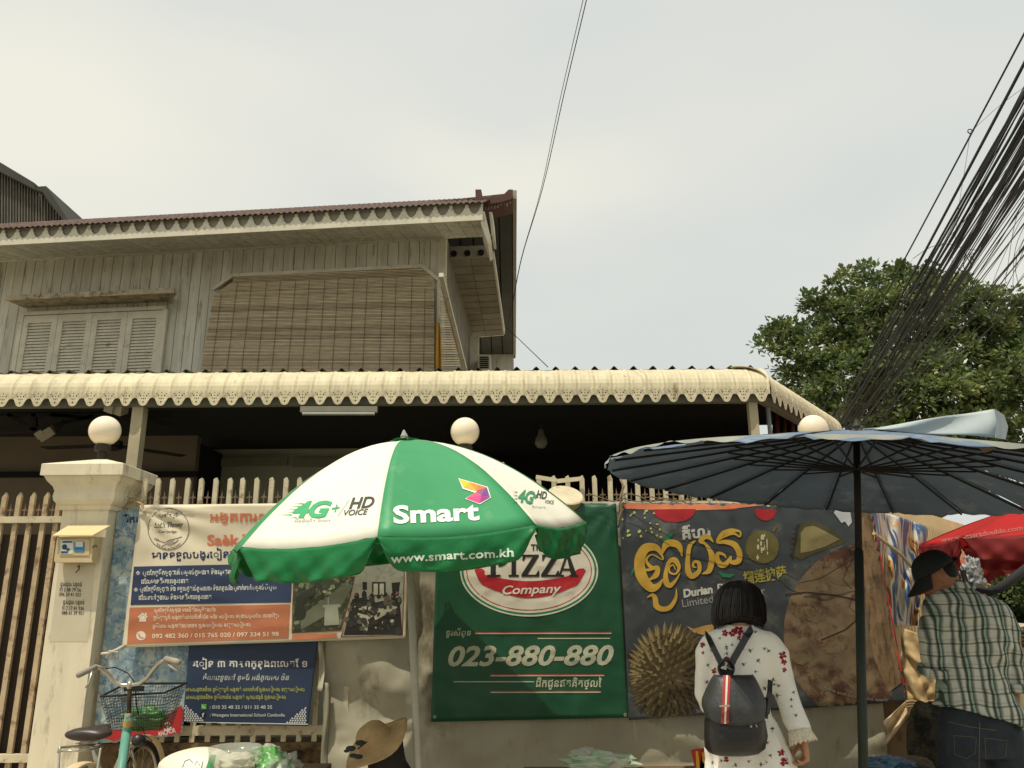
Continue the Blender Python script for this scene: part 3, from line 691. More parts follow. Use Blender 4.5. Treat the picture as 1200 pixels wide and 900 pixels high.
# painted notice on the pillar
tp = bvh([o for o in p1.children if o.name.startswith('shaft')])
decal('painted_patch', shp([[(69, 660), (111, 660), (103, 752), (58, 752)]]), tp, mat('grey_patch', C(196, 186, 160), .9, .06, 5), p1, .001)
blk = ink(58, 56, 58)
S_ = []
S_ += txt('ជួសជុល បង្គន់', 71, 96, 687, 5, 1, .01) + txt('012 88 79 56', 70, 95, 693, 4.2, 1, .01) + txt('096 20 41 552', 69.5, 95, 698.5, 4.2, 1, .01)
S_ += txt('ជួសជុល បង្គន់', 74, 99, 708, 5, 1, .01) + txt('012 17 41 936', 73, 98.5, 714.5, 4.2, 1, .01) + txt('088 61 39 951', 72.5, 98, 720, 4.2, 1, .01)
decal('painted_notice', S_, tp, blk, p1, .003)
# gate
gt = thing('steel_gate', 'ivory steel gate with pointed flat bars left of the gate pillar', 'gate', (P(0, 605, 5.9).x, 5.9, 0))
gT = P(40, 577, 5.9).z; gR = P(40, 606, 5.9).z
xg = [P(x, 578, 5.9).x for x in (-192, -175, -158.5, -142, -125.5, -109, -92.5, -76, -59.5, -43, -26.5, -10, 7, 24, 40, 56, 71)]
gb = MB(); gb.hexa([(-.017, -.012, 0), (.017, -.012, 0), (.017, -.012, gT-.1), (.017, -.012, gT-.03), (.005, -.012, gT), (-.017, -.012, gT-.035)], (0, .024, 0)); gbm = gb.mesh('gate_bar', mat('gate_paint', C(178, 158, 126), .75, .18, 6, col2=C(116, 84, 62), thr=.56))
for i, x in enumerate(xg):
    piece('gate_bar', gbm, gt, (x, 5.9, .0)); piece('cross_spike', fim, gt, (x+.052, 5.9, gR))
q = MB(); q.box((P(-62, 606, 5.9).x, 5.89, gR-.02), (1.80, .045, .045)); part('gate_rail', q, ivory, gt); q = MB(); q.box((P(-62, 606, 5.9).x, 5.89, .5), (1.80, .045, .05)); part('gate_rail', q, ivory, gt)
q = MB(); q.box((P(-62, 606, 5.9).x, 5.945, (gR-.12)/2), (1.80, .01, gR-.12)); part('gate_sheet', q, mat('brown_sheet', C(60, 50, 40), .8, .3, 1.5, stretch=(3, 1, .4)), gt)

# ============================================================ banners and tarpaulin
def wr(seed, amp, n=7, lo=2, hi=9):
    rs = random.Random(seed); ks = [(rs.uniform(-1, 1)*rs.uniform(lo, hi), rs.uniform(-1, 1)*rs.uniform(lo, hi), rs.uniform(0, 6.3)) for _ in range(n)]
    return lambda u, v: amp*sum(math.sin(a*u+b*v+c)*(1/(1+.15*math.hypot(a, b))) for a, b, c in ks)/2
def banner(nm, label, pts, Y, w, mt, cat='banner', nu=60, nv=44, group=None, smooth=True):
    TL, TR, BR, BL = pts
    def fn(u, v):
        x = (TL[0]*(1-u)+TR[0]*u)*(1-v)+(BL[0]*(1-u)+BR[0]*u)*v; y = (TL[1]*(1-u)+TR[1]*u)*(1-v)+(BL[1]*(1-u)+BR[1]*u)*v
        dy, dd = w(u, v) if isinstance(w(u, v), tuple) else (0, w(u, v))
        return P(x, y+dy, Y+dd)
    q = MB(); q.grid(fn, nu, nv)
    org = P((BL[0]+BR[0])/2, BL[1], Y); t = thing(nm, label, cat, org, group)
    c = part('banner_cloth' if cat == 'banner' else 'cloth', q, mt, t, smooth=smooth, solid=.0015)
    return t, bvh([c]), c
# tarpaulin

def mnoise(a, b, c): return mn.noise(Vector((a, b, c)))
tw = wr(4, .030, 9, 3, 16)
def fan(u, v, a, b, k, amp):
    x, y = (u-a)*1.7, v-b; r = math.hypot(x, y)
    return amp*math.sin(math.atan2(y, x)*k*.5+1.5*math.sin(r*9))*min(1, r*7)*math.exp(-r*3.2)
def tarpf(u, v):
    f1 = .022*math.sin((u*9-v*5)*2.2+math.sin(v*4))*max(0, 1-abs(u-.12)*5)
    f2 = .016*math.sin((v*10+u*16))*max(0, v-.5)*1.6
    f3 = .012*math.sin(u*60+4*v)*max(0, .25-v)
    d1_ = .018*math.sin(7*(u*2.4-v*1.3)+1.5*math.sin(5*v))*math.sin(3.1*v)+.012*abs(math.sin(11*(u*1.2+v)+2*math.sin(7*u)))
    return tw(u, v)*.5+f1+f2+f3+d1_-.01+.018*abs(mnoise(u*16, v*12, 1))-.026*abs(mnoise(u*7+v*6, v*9-u*3, 4))+.008*mnoise(u*40+v*9, v*26, 6)+fan(u, v, .195, .66, 13, .020)+fan(u, v, .56, .63, 15, .016)+fan(u, v, .03, .40, 9, .018)
tarpm = mat('tarpaulin', C(164, 157, 134), .5, .20, 1.6, col2=C(104, 94, 70), thr=.60, bump=.35, bscale=14, stretch=(1, 1, .5), spec=.35)
tt, tT, _ = banner('tarpaulin', 'grey beige tarpaulin hung over the fence behind the green banner', ((379, 592), (1012, 586), (1050, 985), (379, 985)), 5.885, tarpf, tarpm, 'tarpaulin', 150, 90)
q = MB(); q.grid(lambda u, v: P(377+8*u+1.5*math.sin(v*9), 800+190*v, 5.86-.02*math.sin(u*3.1)+.012*math.sin(v*13+u*3)), 6, 30); part('tarp_hem', q, mat('tarp_edge', C(136, 132, 112), .6, .14, 6), tt, smooth=True, solid=.003)
# --- blue ice banner
def ice_mat():
    M_ = mat('ice_print', C(126, 150, 160), .5, .14, 6, col2=C(176, 184, 176), thr=.50)
    t = M_.node_tree; n = t.nodes.new; l = t.links.new; b = t.nodes['Principled BSDF']; src = b.inputs['Base Color'].links[0].from_socket
    tc = n('ShaderNodeTexCoord'); nz_ = n('ShaderNodeTexNoise'); nz_.inputs['Scale'].default_value = 6; nz_.inputs['Detail'].default_value = 8; nz_.inputs['Distortion'].default_value = 1.6; l(tc.outputs['Object'], nz_.inputs['Vector'])
    cr_ = n('ShaderNodeValToRGB'); e = cr_.color_ramp.elements; e[0].position = .47; e[0].color = (0, 0, 0, 1); e[1].position = .50; e[1].color = (1, 1, 1, 1); x = cr_.color_ramp.elements.new(.53); x.color = (0, 0, 0, 1); l(nz_.outputs[0], cr_.inputs[0])
    mx_ = n('ShaderNodeMix'); mx_.data_type = 'RGBA'; mul = n('ShaderNodeMath'); mul.operation = 'MULTIPLY'; mul.inputs[1].default_value = .75; l(cr_.outputs[0], mul.inputs[0]); l(mul.outputs[0], mx_.inputs[0]); l(src, mx_.inputs[6]); mx_.inputs[7].default_value = C(48, 84, 112); l(mx_.outputs[2], b.inputs['Base Color']); return M_
ib, tI, _ = banner('beer_banner', 'pale blue ice patterned banner with a red lower corner behind the bicycle', ((137, 598), (250, 596), (213, 862), (108, 872)), 5.875, wr(9, .010, 7, 3, 12), ice_mat())
decal('printed_band', shp([[(106, 860), (150, 874), (214, 872), (222, 820), (196, 838), (160, 852), (120, 858)]]), tI, ink(172, 44, 44), ib, .002)
decal('lettering', txt('ANCHOR', 186, 207, 863, 5.5, -14, .02), tI, ink(214, 206, 196), ib, .0035)
decal('emblem', ringp(196.5, 849, 3.4, 3.0, 1.1, 18)+[] and shp(ringp(196.5, 849, 3.4, 3.0, 1.1, 18))+shp(stroke([(192, 853.5), (196.5, 856.5), (201, 851.5)], 1.3))+shp(stroke([(196, 845), (197, 856)], 1.3)), tI, ink(214, 206, 196), ib, .0035)
decal('lettering', txt('Beer', 189, 204, 867.5, 3, -14), tI, ink(214, 206, 196), ib, .0035)
decal('lettering', txt('រីករាយ', 145, 176, 613, 8, 0, .02), tI, ink(36, 48, 78), ib, .003)
# --- big school banner
def sw(u, v): return (.010*math.sin((u*1.2-v)*7+1)*(1-v)+.006*math.sin(u*14+v*3), )[0]+wr_s(u, v)
wr_s0 = wr(21, .009, 7, 3, 10)
def wr_s(u, v): return wr_s0(u, v)+.014*abs(mnoise(u*5+v*2, v*4-u*2, 2))+.002*mnoise(u*16, v*12, 3)+.016*math.sin(math.atan2(v+.02, u+.02)*17)*math.exp(-(u*u*3+v*v)*5)
sb_, tS, _ = banner('school_banner', 'wide white blue and orange banner advertising a language class beside the gate pillar', ((164, 592), (481, 588), (475, 748), (143, 759)), 5.79, sw, mat('vinyl_white', C(208, 196, 168), .5, .08, 2.2, spec=.35))
o_ = .0022
decal('blue_box', shp([[(157, 664), (343, 660), (341, 706), (153, 709)]]), tS, ink(46, 58, 84), sb_, o_)
decal('orange_box', shp([[(152, 712), (340, 708), (338, 748), (149, 755)]]), tS, ink(178, 110, 76), sb_, o_)
decal('logo_ring', shp(ringp(197.5, 620, 24.5, 25, .9, 48)), tS, ink(110, 106, 92), sb_, o_)
d1 = ink(84, 82, 74)
decal('logo_print', txt('ស្ពែកថ្មី', 186, 209, 606, 4, 0, .02)+txt('Saèk Thmey', 181, 215, 618.5, 6, -2, .02, .3)+txt('Cambodge', 186, 207, 624.5, 3.2, 0, .015)+txt('EDUCATION', 184, 211, 641.5, 2.6, 0, .015, curve=lambda t: -6*(t-.5)**2*4+3)+shp(stroke([(182, 631), (187, 634), (193, 636), (199, 633), (208, 631), (213, 629)], .9))+shp(stroke([(190, 640), (197, 637), (204, 637), (209, 633)], .9)), tS, d1, sb_, o_)
decal('logo_hand', shp([ell(183.5, 632, 3.4, 1.3, 10, rot=25), ell(200, 636, 4.5, 2.6, 14, rot=-15)]), tS, ink(150, 146, 130), sb_, .003)
org_ = ink(196, 110, 80)
decal('title', txt('អង្គការសាលា', 246, 344, 611, 10, -.5, .055), tS, ink(206, 150, 112), sb_, o_)
decal('title', txt('អង្គការសាលា', 246, 344, 610.4, 9.6, -.5, .01), tS, org_, sb_, .0036)
decal('title', txt('Saèk Thmey', 243, 340, 639, 12, -1, .03, 0), tS, org_, sb_, o_)
decal('headline', txt('មានទទួលបង្រៀនភាសាខ្មែរអង់គ្លេស', 178, 372, 655, 8.5, -1, .025), tS, ink(32, 44, 82), sb_, o_)
wh_ = ink(200, 198, 188)
body = txt('ស្ពែកថ្មីកម្ពុជាគឺសម្រាប់ក្មេងៗ និងយុវជន យុវតី ដែលចង់រៀន', 167, 318, 674, 5.2, -.8, .022)+txt('ដែលមានជីវភាពខ្វះខាត', 166, 221, 684, 5.2, -.8, .022)+txt('ស្ពែកថ្មីកម្ពុជា និង ទទួលផ្តល់នូវអាហារ និងកន្លែងស្នាក់នៅសម្រាប់សិស្ស', 164, 324, 693, 5.2, -.8, .022)+txt('ដែលនៅឆ្ងាយ និងមានជីវភាពខ្វះខាត', 163, 248, 703, 5.2, -.8, .022)
for cx, cy in ((162, 671.5), (159.5, 691)):
    body += shp([[(cx-2.6, cy), (cx, cy-2.6), (cx, cy-.6), (cx-.6, cy)], [(cx+.4, cy-2.4), (cx+2.6, cy), (cx+.8, cy), (cx+.4, cy-.4)], [(cx-2.2, cy+.5), (cx, cy+.5), (cx, cy+2.6)], [(cx+.5, cy+.5), (cx+2.4, cy+.5), (cx+.5, cy+2.4)]])
decal('body_text', body, tS, wh_, sb_, .0038)
body = txt('ស្ពែកថ្មីកម្ពុជា មានទីតាំងស្ថិតនៅ៖', 181, 253, 717.5, 4.4, -.8, .018)+txt('ភូមិវត្តបូព៌ សង្កាត់សាលាកំរើក ហ៊ុន សែន សៀមរាប ចម្ងាយប្រហែល ៣០០ម៉ែត្រ', 180, 327, 726, 4.4, -1, .018)+txt('ភូមិវិហារ សង្កាត់គោកចក ក្រុងសៀមរាប ខេត្តសៀមរាប', 179, 294, 736, 4.4, -1, .018)
body += txt('092 482 360 / 015 765 020 / 097 334 51 98', 178.5, 327, 747.8, 5, -1, .018)
decal('body_text', body, tS, ink(224, 204, 178), sb_, .0038)
hs = [[(161.5, 723), (167.5, 718), (173.5, 723), (172.3, 724), (167.5, 720), (162.7, 724)], [(163.5, 724), (167.5, 720.7), (171.5, 724), (171.5, 728.5), (169, 728.5), (169, 725), (166, 725), (166, 728.5), (163.5, 728.5)], [(170.3, 718), (172, 718), (172, 721.5), (170.3, 720)]]
decal('icons', shp(hs+[ell(165.5, 745, 5.6, 5.4, 24)]), tS, ink(212, 200, 180), sb_, .0038)
decal('icons', shp(stroke([(163, 742.5), (163.5, 745.5), (166, 747.8), (168.5, 747.5)], 1.3)), tS, ink(178, 110, 76), sb_, .0052)
for pl_ in ([(344.5, 679), (416, 676), (399, 738), (343, 741)], [(415.5, 690), (420, 655), (475, 650), (472, 745), (399, 747)]):
    decal('photo_frame', shp([[(x+(-1.2 if i in (0, 3) else 1.2), y+(-1.2 if i < 2 else 1.2)) for i, (x, y) in enumerate(pl_)]] if len(pl_) == 4 else [pl_]), tS, ink(120, 78, 56), sb_, .0026)
decal('photo_print', shp([[(344.5, 679), (416, 676), (399, 738), (343, 741)]]), tS, mat('garden_photo', C(58, 62, 46), .5, .5, 14, col2=C(132, 128, 98), thr=.56), sb_, .0038)
decal('photo_print', shp([[(416.5, 675), (421, 656), (474, 652), (471, 744.5), (401, 746)]]), tS, mat('class_photo', C(146, 144, 126), .5, .15, 10, col2=C(120, 118, 100), thr=.6), sb_, .0038)
rp_ = random.Random(9)
for cc_, n_, box, sz in (((58, 66, 44), 30, (346, 682, 408, 736), (3, 7)), ((120, 126, 84), 34, (346, 680, 412, 730), (1.5, 4)), ((150, 150, 120), 18, (380, 682, 412, 706), (1, 3))):
    sh_ = []
    for _ in range(n_):
        x = rp_.uniform(box[0], box[2]); y = rp_.uniform(box[1], box[3]); s_ = rp_.uniform(*sz)
        if x < 413-(y-676)*.27: sh_.append(ell(min(x, 409-(y-676)*.27), y, s_, s_*rp_.uniform(.4, .8), 8, rot=rp_.uniform(-50, 10)))
    decal('photo_detail', shp(sh_), tS, ink(*cc_), sb_, .0044+.0003*n_/30)
for cc_, n_, yr, sz in (((52, 50, 44), 34, (700, 742), (2, 4.5)), ((88, 84, 70), 26, (696, 742), (1.5, 4)), ((170, 166, 142), 14, (704, 738), (1, 3)), ((150, 110, 86), 8, (694, 702), (1, 1.6))):
    sh_ = []
    for _ in range(n_):
        y = rp_.uniform(*yr); x = rp_.uniform(417-(y-690)*.30, 469); s_ = rp_.uniform(*sz); sh_.append(ell(x, y, s_, s_*rp_.uniform(.4, 1), 7, rot=rp_.uniform(0, 180)))
    decal('photo_detail', shp(sh_), tS, ink(*cc_), sb_, .0066+.0004*n_/30)
decal('photo_detail', shp([[(353, 738), (399, 712), (414, 686), (406, 682), (380, 702), (352, 722)]]), tS, ink(104, 106, 86), sb_, .005)
decal('photo_detail', shp([[(381, 711), (396, 711), (398, 732), (380, 733)], [(379, 709), (398, 708), (400, 711), (378, 712)], [(384, 700), (385.5, 700), (385.5, 709), (384, 709)]]), tS, ink(150, 152, 132), sb_, .0062)
decal('photo_detail', shp([[(347, 700), (372, 684), (370, 694), (348, 716)], ell(352, 718, 7, 9, 12)]), tS, ink(44, 50, 34), sb_, .0062)
decal('photo_detail', shp([[(403, 744), (413, 702), (425, 700), (440, 706), (468, 700), (472, 744)], [(436, 682), (452, 682), (452, 698), (436, 698)]]+[ell(x, y, 3, 5, 10) for x, y in ((418, 699), (427, 697), (436, 700), (444, 697), (452, 699), (461, 699), (468, 704))]+[[(459, 683), (469, 682), (467, 698), (460, 698)], [(425, 682), (430, 682), (430, 691), (425, 691)]]), tS, ink(40, 38, 32), sb_, .005)
decal('photo_detail', shp([[(436, 715), (462, 708), (466, 712), (440, 727)], [(422, 719), (434, 722), (430, 742), (427, 742)], [(420, 710), (430, 710), (430, 714), (421, 715)], [(438, 684), (443, 684), (443, 697), (438, 697)], [(445, 684), (450, 684), (450, 697), (445, 697)]]), tS, ink(168, 164, 140), sb_, .0062)
decal('orange_strip', shp([[(343, 744), (395, 741.5), (394, 747.5), (342, 750)], [(420, 657), (474, 654), (474, 659), (419, 662)]]), tS, ink(196, 122, 84), sb_, .0055)
q = MB()
for x, y in ((146, 757), (167, 593)):
    c_ = P(x, y, 5.775); q.ball(c_, .012, 8, 6)
part('tie_knot', q, mat('twine', C(170, 140, 116), .9), sb_)
q = MB(); q.tube([P(119, 766, 5.8), P(128, 765, 5.77), P(137, 761, 5.76), P(144, 757, 5.77)], .008, 6); q.tube([P(124, 771, 5.8), P(128, 763, 5.765), P(138, 764, 5.76), P(137, 770, 5.77)], .006, 6); part('tie_rope', q, mat('twine2', C(206, 196, 170), .9), sb_)
q = MB(); q.tube([P(160, 588, 5.8), P(166, 590, 5.77), P(168, 596, 5.765)], .007, 6); part('tie_rope', q, MATS['twine'], sb_)
# --- small navy banner
nb_, tN, _ = banner('navy_banner', 'navy blue class banner with white pattern corners hanging below the wide white banner', ((222, 752), (373, 750), (361, 851), (214, 846)), 5.84, wr(33, .012, 7, 3, 11), mat('navy_vinyl', C(42, 55, 78), .45, .12, 3, spec=.35))
decal('lettering', txt('រៀន ៣ ភាសាក្នុងពេលតែ ១', 226, 360, 781.5, 8, 0, .022), tN, ink(206, 202, 190), nb_)
decal('lettering', txt('ចំណេះទូទៅ ខ្មែរ អង់គ្លេស ចិន', 238, 339, 797, 6, 0, .014, .25), tN, ink(176, 178, 172), nb_)
decal('lettering', txt('អាសយដ្ឋានទី១៖ ភូមិវត្តបូព៌ សង្កាត់ សាលាកំរើក ក្រុងសៀមរាប ខេត្តសៀមរាប', 218, 357, 810, 4.4, 0, .016)+txt('អាសយដ្ឋានទី២៖ ភូមិវិហារចិន សង្កាត់ ស្វាយដង្គំ ក្រុងសៀមរាប', 218, 335, 819, 4.4, 0, .016), tN, ink(164, 164, 84), nb_)
decal('lettering', txt(': 010 35 48 35 / 011 35 48 35', 246, 319, 830.5, 4, 0, .012)+txt(': Westgate International School Cambodia', 246, 334, 839.5, 3.6, 0, .012), tN, ink(190, 192, 188), nb_)
decal('icons', shp([[(236, 825), (242, 825), (242, 831), (236, 831)]]), tN, ink(88, 160, 70), nb_)
decal('icons', shp([ell(238, 837.5, 3.6, 3.6, 18)]), tN, ink(20, 26, 48), nb_)
decal('icons', txt('f', 236.8, 239.5, 840, 4.6, 0, .03)+shp(stroke([(237.5, 826.5), (238.5, 829), (240.5, 829.5)], 1)), tN, wh_, nb_, .0035)
def cornerdots(cx, cy, sx):
    o = []
    for i in range(8):
        for j in range(8-i):
            o.append(ell(cx+sx*i*2.9+(j % 2)*1.1, cy-j*2.4, 1.25, 1.0, 6, rot=i*30+j*20))
    return shp(o)
decal('pattern_print', cornerdots(217, 844, 1)+cornerdots(357, 846.5, -1)+shp([[(214, 845.5), (361, 848), (361, 849.2), (214, 846.8)]]), tN, ink(196, 198, 194), nb_)
q = MB(); q.grid(lambda u, v: P(372+6*u+3*math.sin(v*3)-v*1, 752+58*v, 5.85-.015*math.sin(u*3+v*5)), 5, 12); part('torn_edge', q, mat('torn_vinyl', C(178, 172, 150), .6), nb_, smooth=True, solid=.001)
# --- pizza banner
wr_p0 = wr(13, .008, 7, 3, 10)
def wr_p(u, v): return wr_p0(u, v)+.014*abs(mnoise(u*4+v*2, v*5-u*2, 7))+.006*mnoise(u*16, v*20, 9)+.010*math.sin(math.atan2(v+.02, u+.02)*15)*math.exp(-(u*u*3+v*v)*7)
pz, tP, _ = banner('pizza_banner', 'dark green pizza restaurant banner with oval logo and large phone number', ((513, 588), (722, 590), (736, 841), (505, 846)), 5.80, lambda u, v: wr_p(u, v)+.012*math.exp(-((u-.97)**2+v*v)*22)*math.sin(math.atan2(v+.01, 1-u+.01)*14), mat('green_vinyl', C(22, 76, 47), .42, .14, 1.8, spec=.4))
cx, cy = 620, 669
decal('logo_oval', shp(ringp(cx, cy, 81, 53.5, 1.8, 72)), tP, ink(196, 192, 172), pz)
decal('logo_oval', shp(ringp(cx, cy, 79.2, 51.7, 2.4, 72)), tP, ink(28, 112, 70), pz)
decal('logo_oval', shp([ell(cx, cy, 76.8, 49.3, 72)]), tP, ink(206, 198, 178), pz)
decal('logo_oval', shp(ringp(cx, cy, 73.5, 46.5, 1.0, 72)), tP, ink(168, 44, 44), pz, .0034)
rb = [(556, 668), (560, 666.5), (566, 667), (570, 670)]+[(570+i*2.45, 673.5+math.sin(i/41*math.pi)*7) for i in range(1, 41)]+[(672, 670), (676, 667), (683, 666.5), (686, 668.5), (683, 674), (680, 677)]+[(678-i*3, 683+17*math.sin((i+2)/42*math.pi)*1.0) for i in range(0, 39)]+[(562, 677), (558, 673)]
rb = [(556, 668), (559, 666), (565, 666.5), (568, 669)] + [(568+i*(672-568)/20, 673.5+math.sin(i/20*math.pi)*7.5) for i in range(0, 21)] + [(674, 669), (678, 666.5), (684, 666), (686.5, 669), (680, 681)]+[(676-i*(676-566)/20, 686+math.sin(i/20*math.pi)*15) for i in range(0, 21)]+[(561, 680)]
decal('ribbon', shp([rb]), tP, ink(176, 40, 46), pz, .0046)
dkc = ink(38, 36, 32)
# slab serif letters of the big word
def serif(letter, x, y, w, h):
    t = w*.24; s = h*.09; o = []
    if letter == 'P':
        o += [[(x, y), (x+w*.62, y), (x+w*.62, y-s), (x, y-s)], [(x+w*.16, y-s), (x+w*.16+t, y-s), (x+w*.16+t, y-h), (x+w*.16, y-h)], [(x, y-h), (x+w*.5, y-h), (x+w*.5, y-h+s), (x, y-h+s)]]
        o += [list(p) for p in ringp(x+w*.52, y-h*.72, w*.44, h*.28, w*.22, 18, -90, 90)]
    if letter == 'I':
        o += [[(x, y), (x+w, y), (x+w, y-s), (x, y-s)], [(x+w*.28, y-s), (x+w*.72, y-s), (x+w*.72, y-h+s), (x+w*.28, y-h+s)], [(x, y-h+s), (x+w, y-h+s), (x+w, y-h), (x, y-h)]]
    if letter == 'Z':
        o += [[(x, y), (x+w, y), (x+w, y-h*.28), (x+w*.93, y-h*.28), (x+w*.80, y-s*1.1), (x, y-s*1.1)], [(x, y-s*1.1), (x+w*.33, y-s*1.1), (x+w*.97, y-h+s), (x+w*.64, y-h+s)], [(x+w*.06, y-h), (x+w*.97, y-h), (x+w*.97, y-h+s*1.1), (x+w*.24, y-h+s*1.1), (x+w*.13, y-h*.72), (x+w*.06, y-h*.72)]]
    if letter == 'A':
        o += [[(x-w*.04, y), (x+w*.34, y), (x+w*.34, y-s), (x-w*.04, y-s)], [(x+w*.62, y), (x+w*1.06, y), (x+w*1.06, y-s), (x+w*.62, y-s)], [(x+w*.08, y-s), (x+w*.19, y-s), (x+w*.5, y-h*.82), (x+w*.44, y-h)], [(x+w*.44, y-h), (x+w*.60, y-h), (x+w*.98, y-s), (x+w*.70, y-s)], [(x+w*.24, y-h*.27), (x+w*.72, y-h*.27), (x+w*.70, y-h*.36), (x+w*.27, y-h*.36)]]
    return shp(o)
L_ = serif('P', 571, 676, 25, 27)+serif('I', 596, 676, 12, 27)+serif('Z', 611, 676, 21, 26)+serif('Z', 634, 676, 21, 26)+serif('A', 653, 676, 23, 27)
decal('lettering', L_+txt('THE', 622, 640, 645, 7, 0, .03), tP, dkc, pz, .006)
decal('lettering', txt('Company', 589, 658, 696.5, 10, -2, .02, .28), tP, ink(214, 206, 190), pz, .0075)
cw = ink(186, 184, 156); rd = ink(170, 66, 52)
decal('lettering', txt('ទូរស័ព្ទ', 523, 552, 745, 7, 0, .01, .15)+txt('ដឹកជូនឥតគិតថ្លៃ', 628, 705, 805, 9, 0, .012, .12), tP, cw, pz)
decal('phone_number', txt('023-880-880', 525, 719.5, 780, 22.5, -.4, .028, .28), tP, mat('dull_white', C(178, 176, 150), .6, .2, 6), pz)  # number in a duller white than the logo
for x0, x1, y in ((556.6, 716.5, 742), (630, 715, 747.8), (575, 708, 791.5), (575, 704, 811)):
    decal('rule_line', shp([[(x0, y-.2), (x1, y-.4), (x1, y+.8), (x0, y+1)]]), tP, cw, pz)
    if y != 747.8: decal('rule_line', shp([[(x0, y-1.3), (x1, y-1.5), (x1, y-.4), (x0, y-.2)]]), tP, rd, pz)
decal('rule_line', shp([[(531.5, 798.3), (626, 798.3), (626, 799.4), (531.5, 799.4)]]), tP, cw, pz)
q = MB()
for x, y in ((509.5, 840), (732.5, 837.5), (517, 592), (712, 592.5)):
    h_ = tP.ray_cast(CAM, ray(x, y).normalized())
    if h_[0]: q.lathe(h_[0]+Vector((0, -.001, 0)), [(.010, 0), (.010, .003), (.005, .003), (.005, 0)], 12, (0, -1, 0), cap=False)
part('grommet', q, mat('steel_eyelet', C(170, 168, 150), .4, metal=.5), pz)
# --- durian banner
slate = mat('slate_vinyl', C(56, 60, 62), .42, .25, 2.2, col2=C(92, 92, 86), thr=.58, spec=.4)
wr_d0 = wr(55, .009, 7, 3, 10)
def wr_d(u, v): return wr_d0(u, v)+.012*abs(mnoise(u*7+v*2, v*5-u*2, 12))+.005*mnoise(u*26, v*18, 5)
def dw(u, v):
    top = max(0, 1-v*4)
    bend = max(0, u-.84)*1.5*0
    fold = .012*math.sin(v*26+u*7)*max(0, 1-abs(u-.0)*3)*max(0, 1-v*2.5)+.02*max(0, u-.86)*math.sin(u*70+2*v)*3
    return wr_d(u, v)+fold
du, tD, _ = banner('durian_banner', 'grey banner with yellow ornate letters a spiky durian and a big pizza beside the woman', ((725, 589), (1021, 591), (1064, 822), (737, 844)), 5.80, dw, slate, nu=110, nv=60)
o2 = .002
decal('orange_edge', shp([[(727, 588), (905, 586.5), (912, 590), (850, 597), (790, 598.5), (733, 596)]]), tD, ink(214, 128, 90), du, o2)
decal('red_circle', shp([[(764, 597)]+[(790+25*math.cos(R(a)), 597+15*math.sin(R(a))) for a in range(180, -1, -15)]+[(815, 596.5)], [(884, 596)]+[(897+12.5*math.cos(R(a)), 598+12*math.sin(R(a))) for a in range(190, -11, -12)], [(845, 597), (865, 595.5), (862, 597), (853, 598)]]), tD, ink(158, 32, 40), du, .0035)
yel = mat('print_yellow', C(186, 148, 58), .5, .06, 6); shd = ink(40, 40, 40)
glyph = []
# hand drawn ornate letters (strokes with swelling widths) as on the banner
def sw_(pts, ws):
    # smooth polyline through pts
    o = []; wo = []
    for i in range(len(pts)-1):
        p0 = pts[max(i-1, 0)]; p1_ = pts[i]; p2_ = pts[i+1]; p3_ = pts[min(i+2, len(pts)-1)]
        for k in range(6):
            t = k/6; a = [.5*((2*p1_[d])+(-p0[d]+p2_[d])*t+(2*p0[d]-5*p1_[d]+4*p2_[d]-p3_[d])*t*t+(-p0[d]+3*p1_[d]-3*p2_[d]+p3_[d])*t**3) for d in (0, 1)]
            o.append(tuple(a)); wo.append(ws[i]*(1-t)+ws[i+1]*t)
    o.append(pts[-1]); wo.append(ws[-1]); return stroke(o, wo)
def zz(lst): return [(740+x*.15, 590+y*.15) for x, y in lst]
G = []
G += sw_(zz([(205, 500), (150, 495), (115, 440), (160, 400), (240, 440), (235, 400), (190, 345), (110, 350), (65, 430), (70, 540), (110, 620), (160, 660), (210, 640), (245, 590)]), [2, 4, 3, 1.5, 1, 3, 8, 11, 12, 13, 12, 10, 6, 1])
G += sw_(zz([(130, 600), (190, 560), (200, 500), (120, 520), (60, 490)]), [1, 7, 5, 3, .5])
G += sw_(zz([(240, 390), (270, 320), (330, 310), (375, 340), (395, 415)]), [1.5, 8, 9, 7, .5])
G += sw_(zz([(345, 520), (325, 480), (295, 500), (300, 540), (345, 550), (370, 500), (340, 445), (300, 450), (270, 520), (270, 610), (300, 640), (345, 600), (380, 540)]), [1, 2, 2, 2.5, 2, 4, 7, 5, 4, 7, 6, 3, .5])
G += sw_(zz([(120, 735), (165, 715), (185, 745), (195, 800), (240, 825), (300, 810), (345, 740), (350, 665)]), [.5, 4, 6, 7, 6, 5.5, 4, .5])
G += sw_(zz([(500, 290), (455, 330), (440, 420), (440, 520), (465, 565), (500, 555), (530, 520), (525, 465), (490, 455), (480, 490), (505, 500)]), [1, 5, 5, 7, 7, 6, 5, 4.5, 3, 2.5, 1])
G += sw_(zz([(640, 305), (605, 265), (560, 265), (540, 295), (580, 320), (625, 400), (620, 480), (600, 530), (550, 550)]), [.5, 5, 6, 5, 3, 7, 7, 6, .5])
G += sw_(zz([(675, 290), (740, 250), (800, 235), (845, 260), (845, 220), (780, 212), (710, 235), (670, 300), (730, 300), (800, 320), (840, 380), (840, 440), (810, 460), (775, 455), (775, 410)]), [.5, 3, 3, 2, 2, 5, 5, 3, 5, 7, 7, 6.5, 6, 4, 2])
G += sw_(zz([(775, 410), (740, 470), (700, 480), (670, 440), (675, 390), (720, 400), (740, 430)]), [1, 6, 7, 6, 4, 3, .5])
decal('ornate_lettering', shp([[(x+1.3, y+1.5) for x, y in p] for p in G]), tD, shd, du, .002)
decal('ornate_lettering', shp(G), tD, yel, du, .0042, maxe=6)
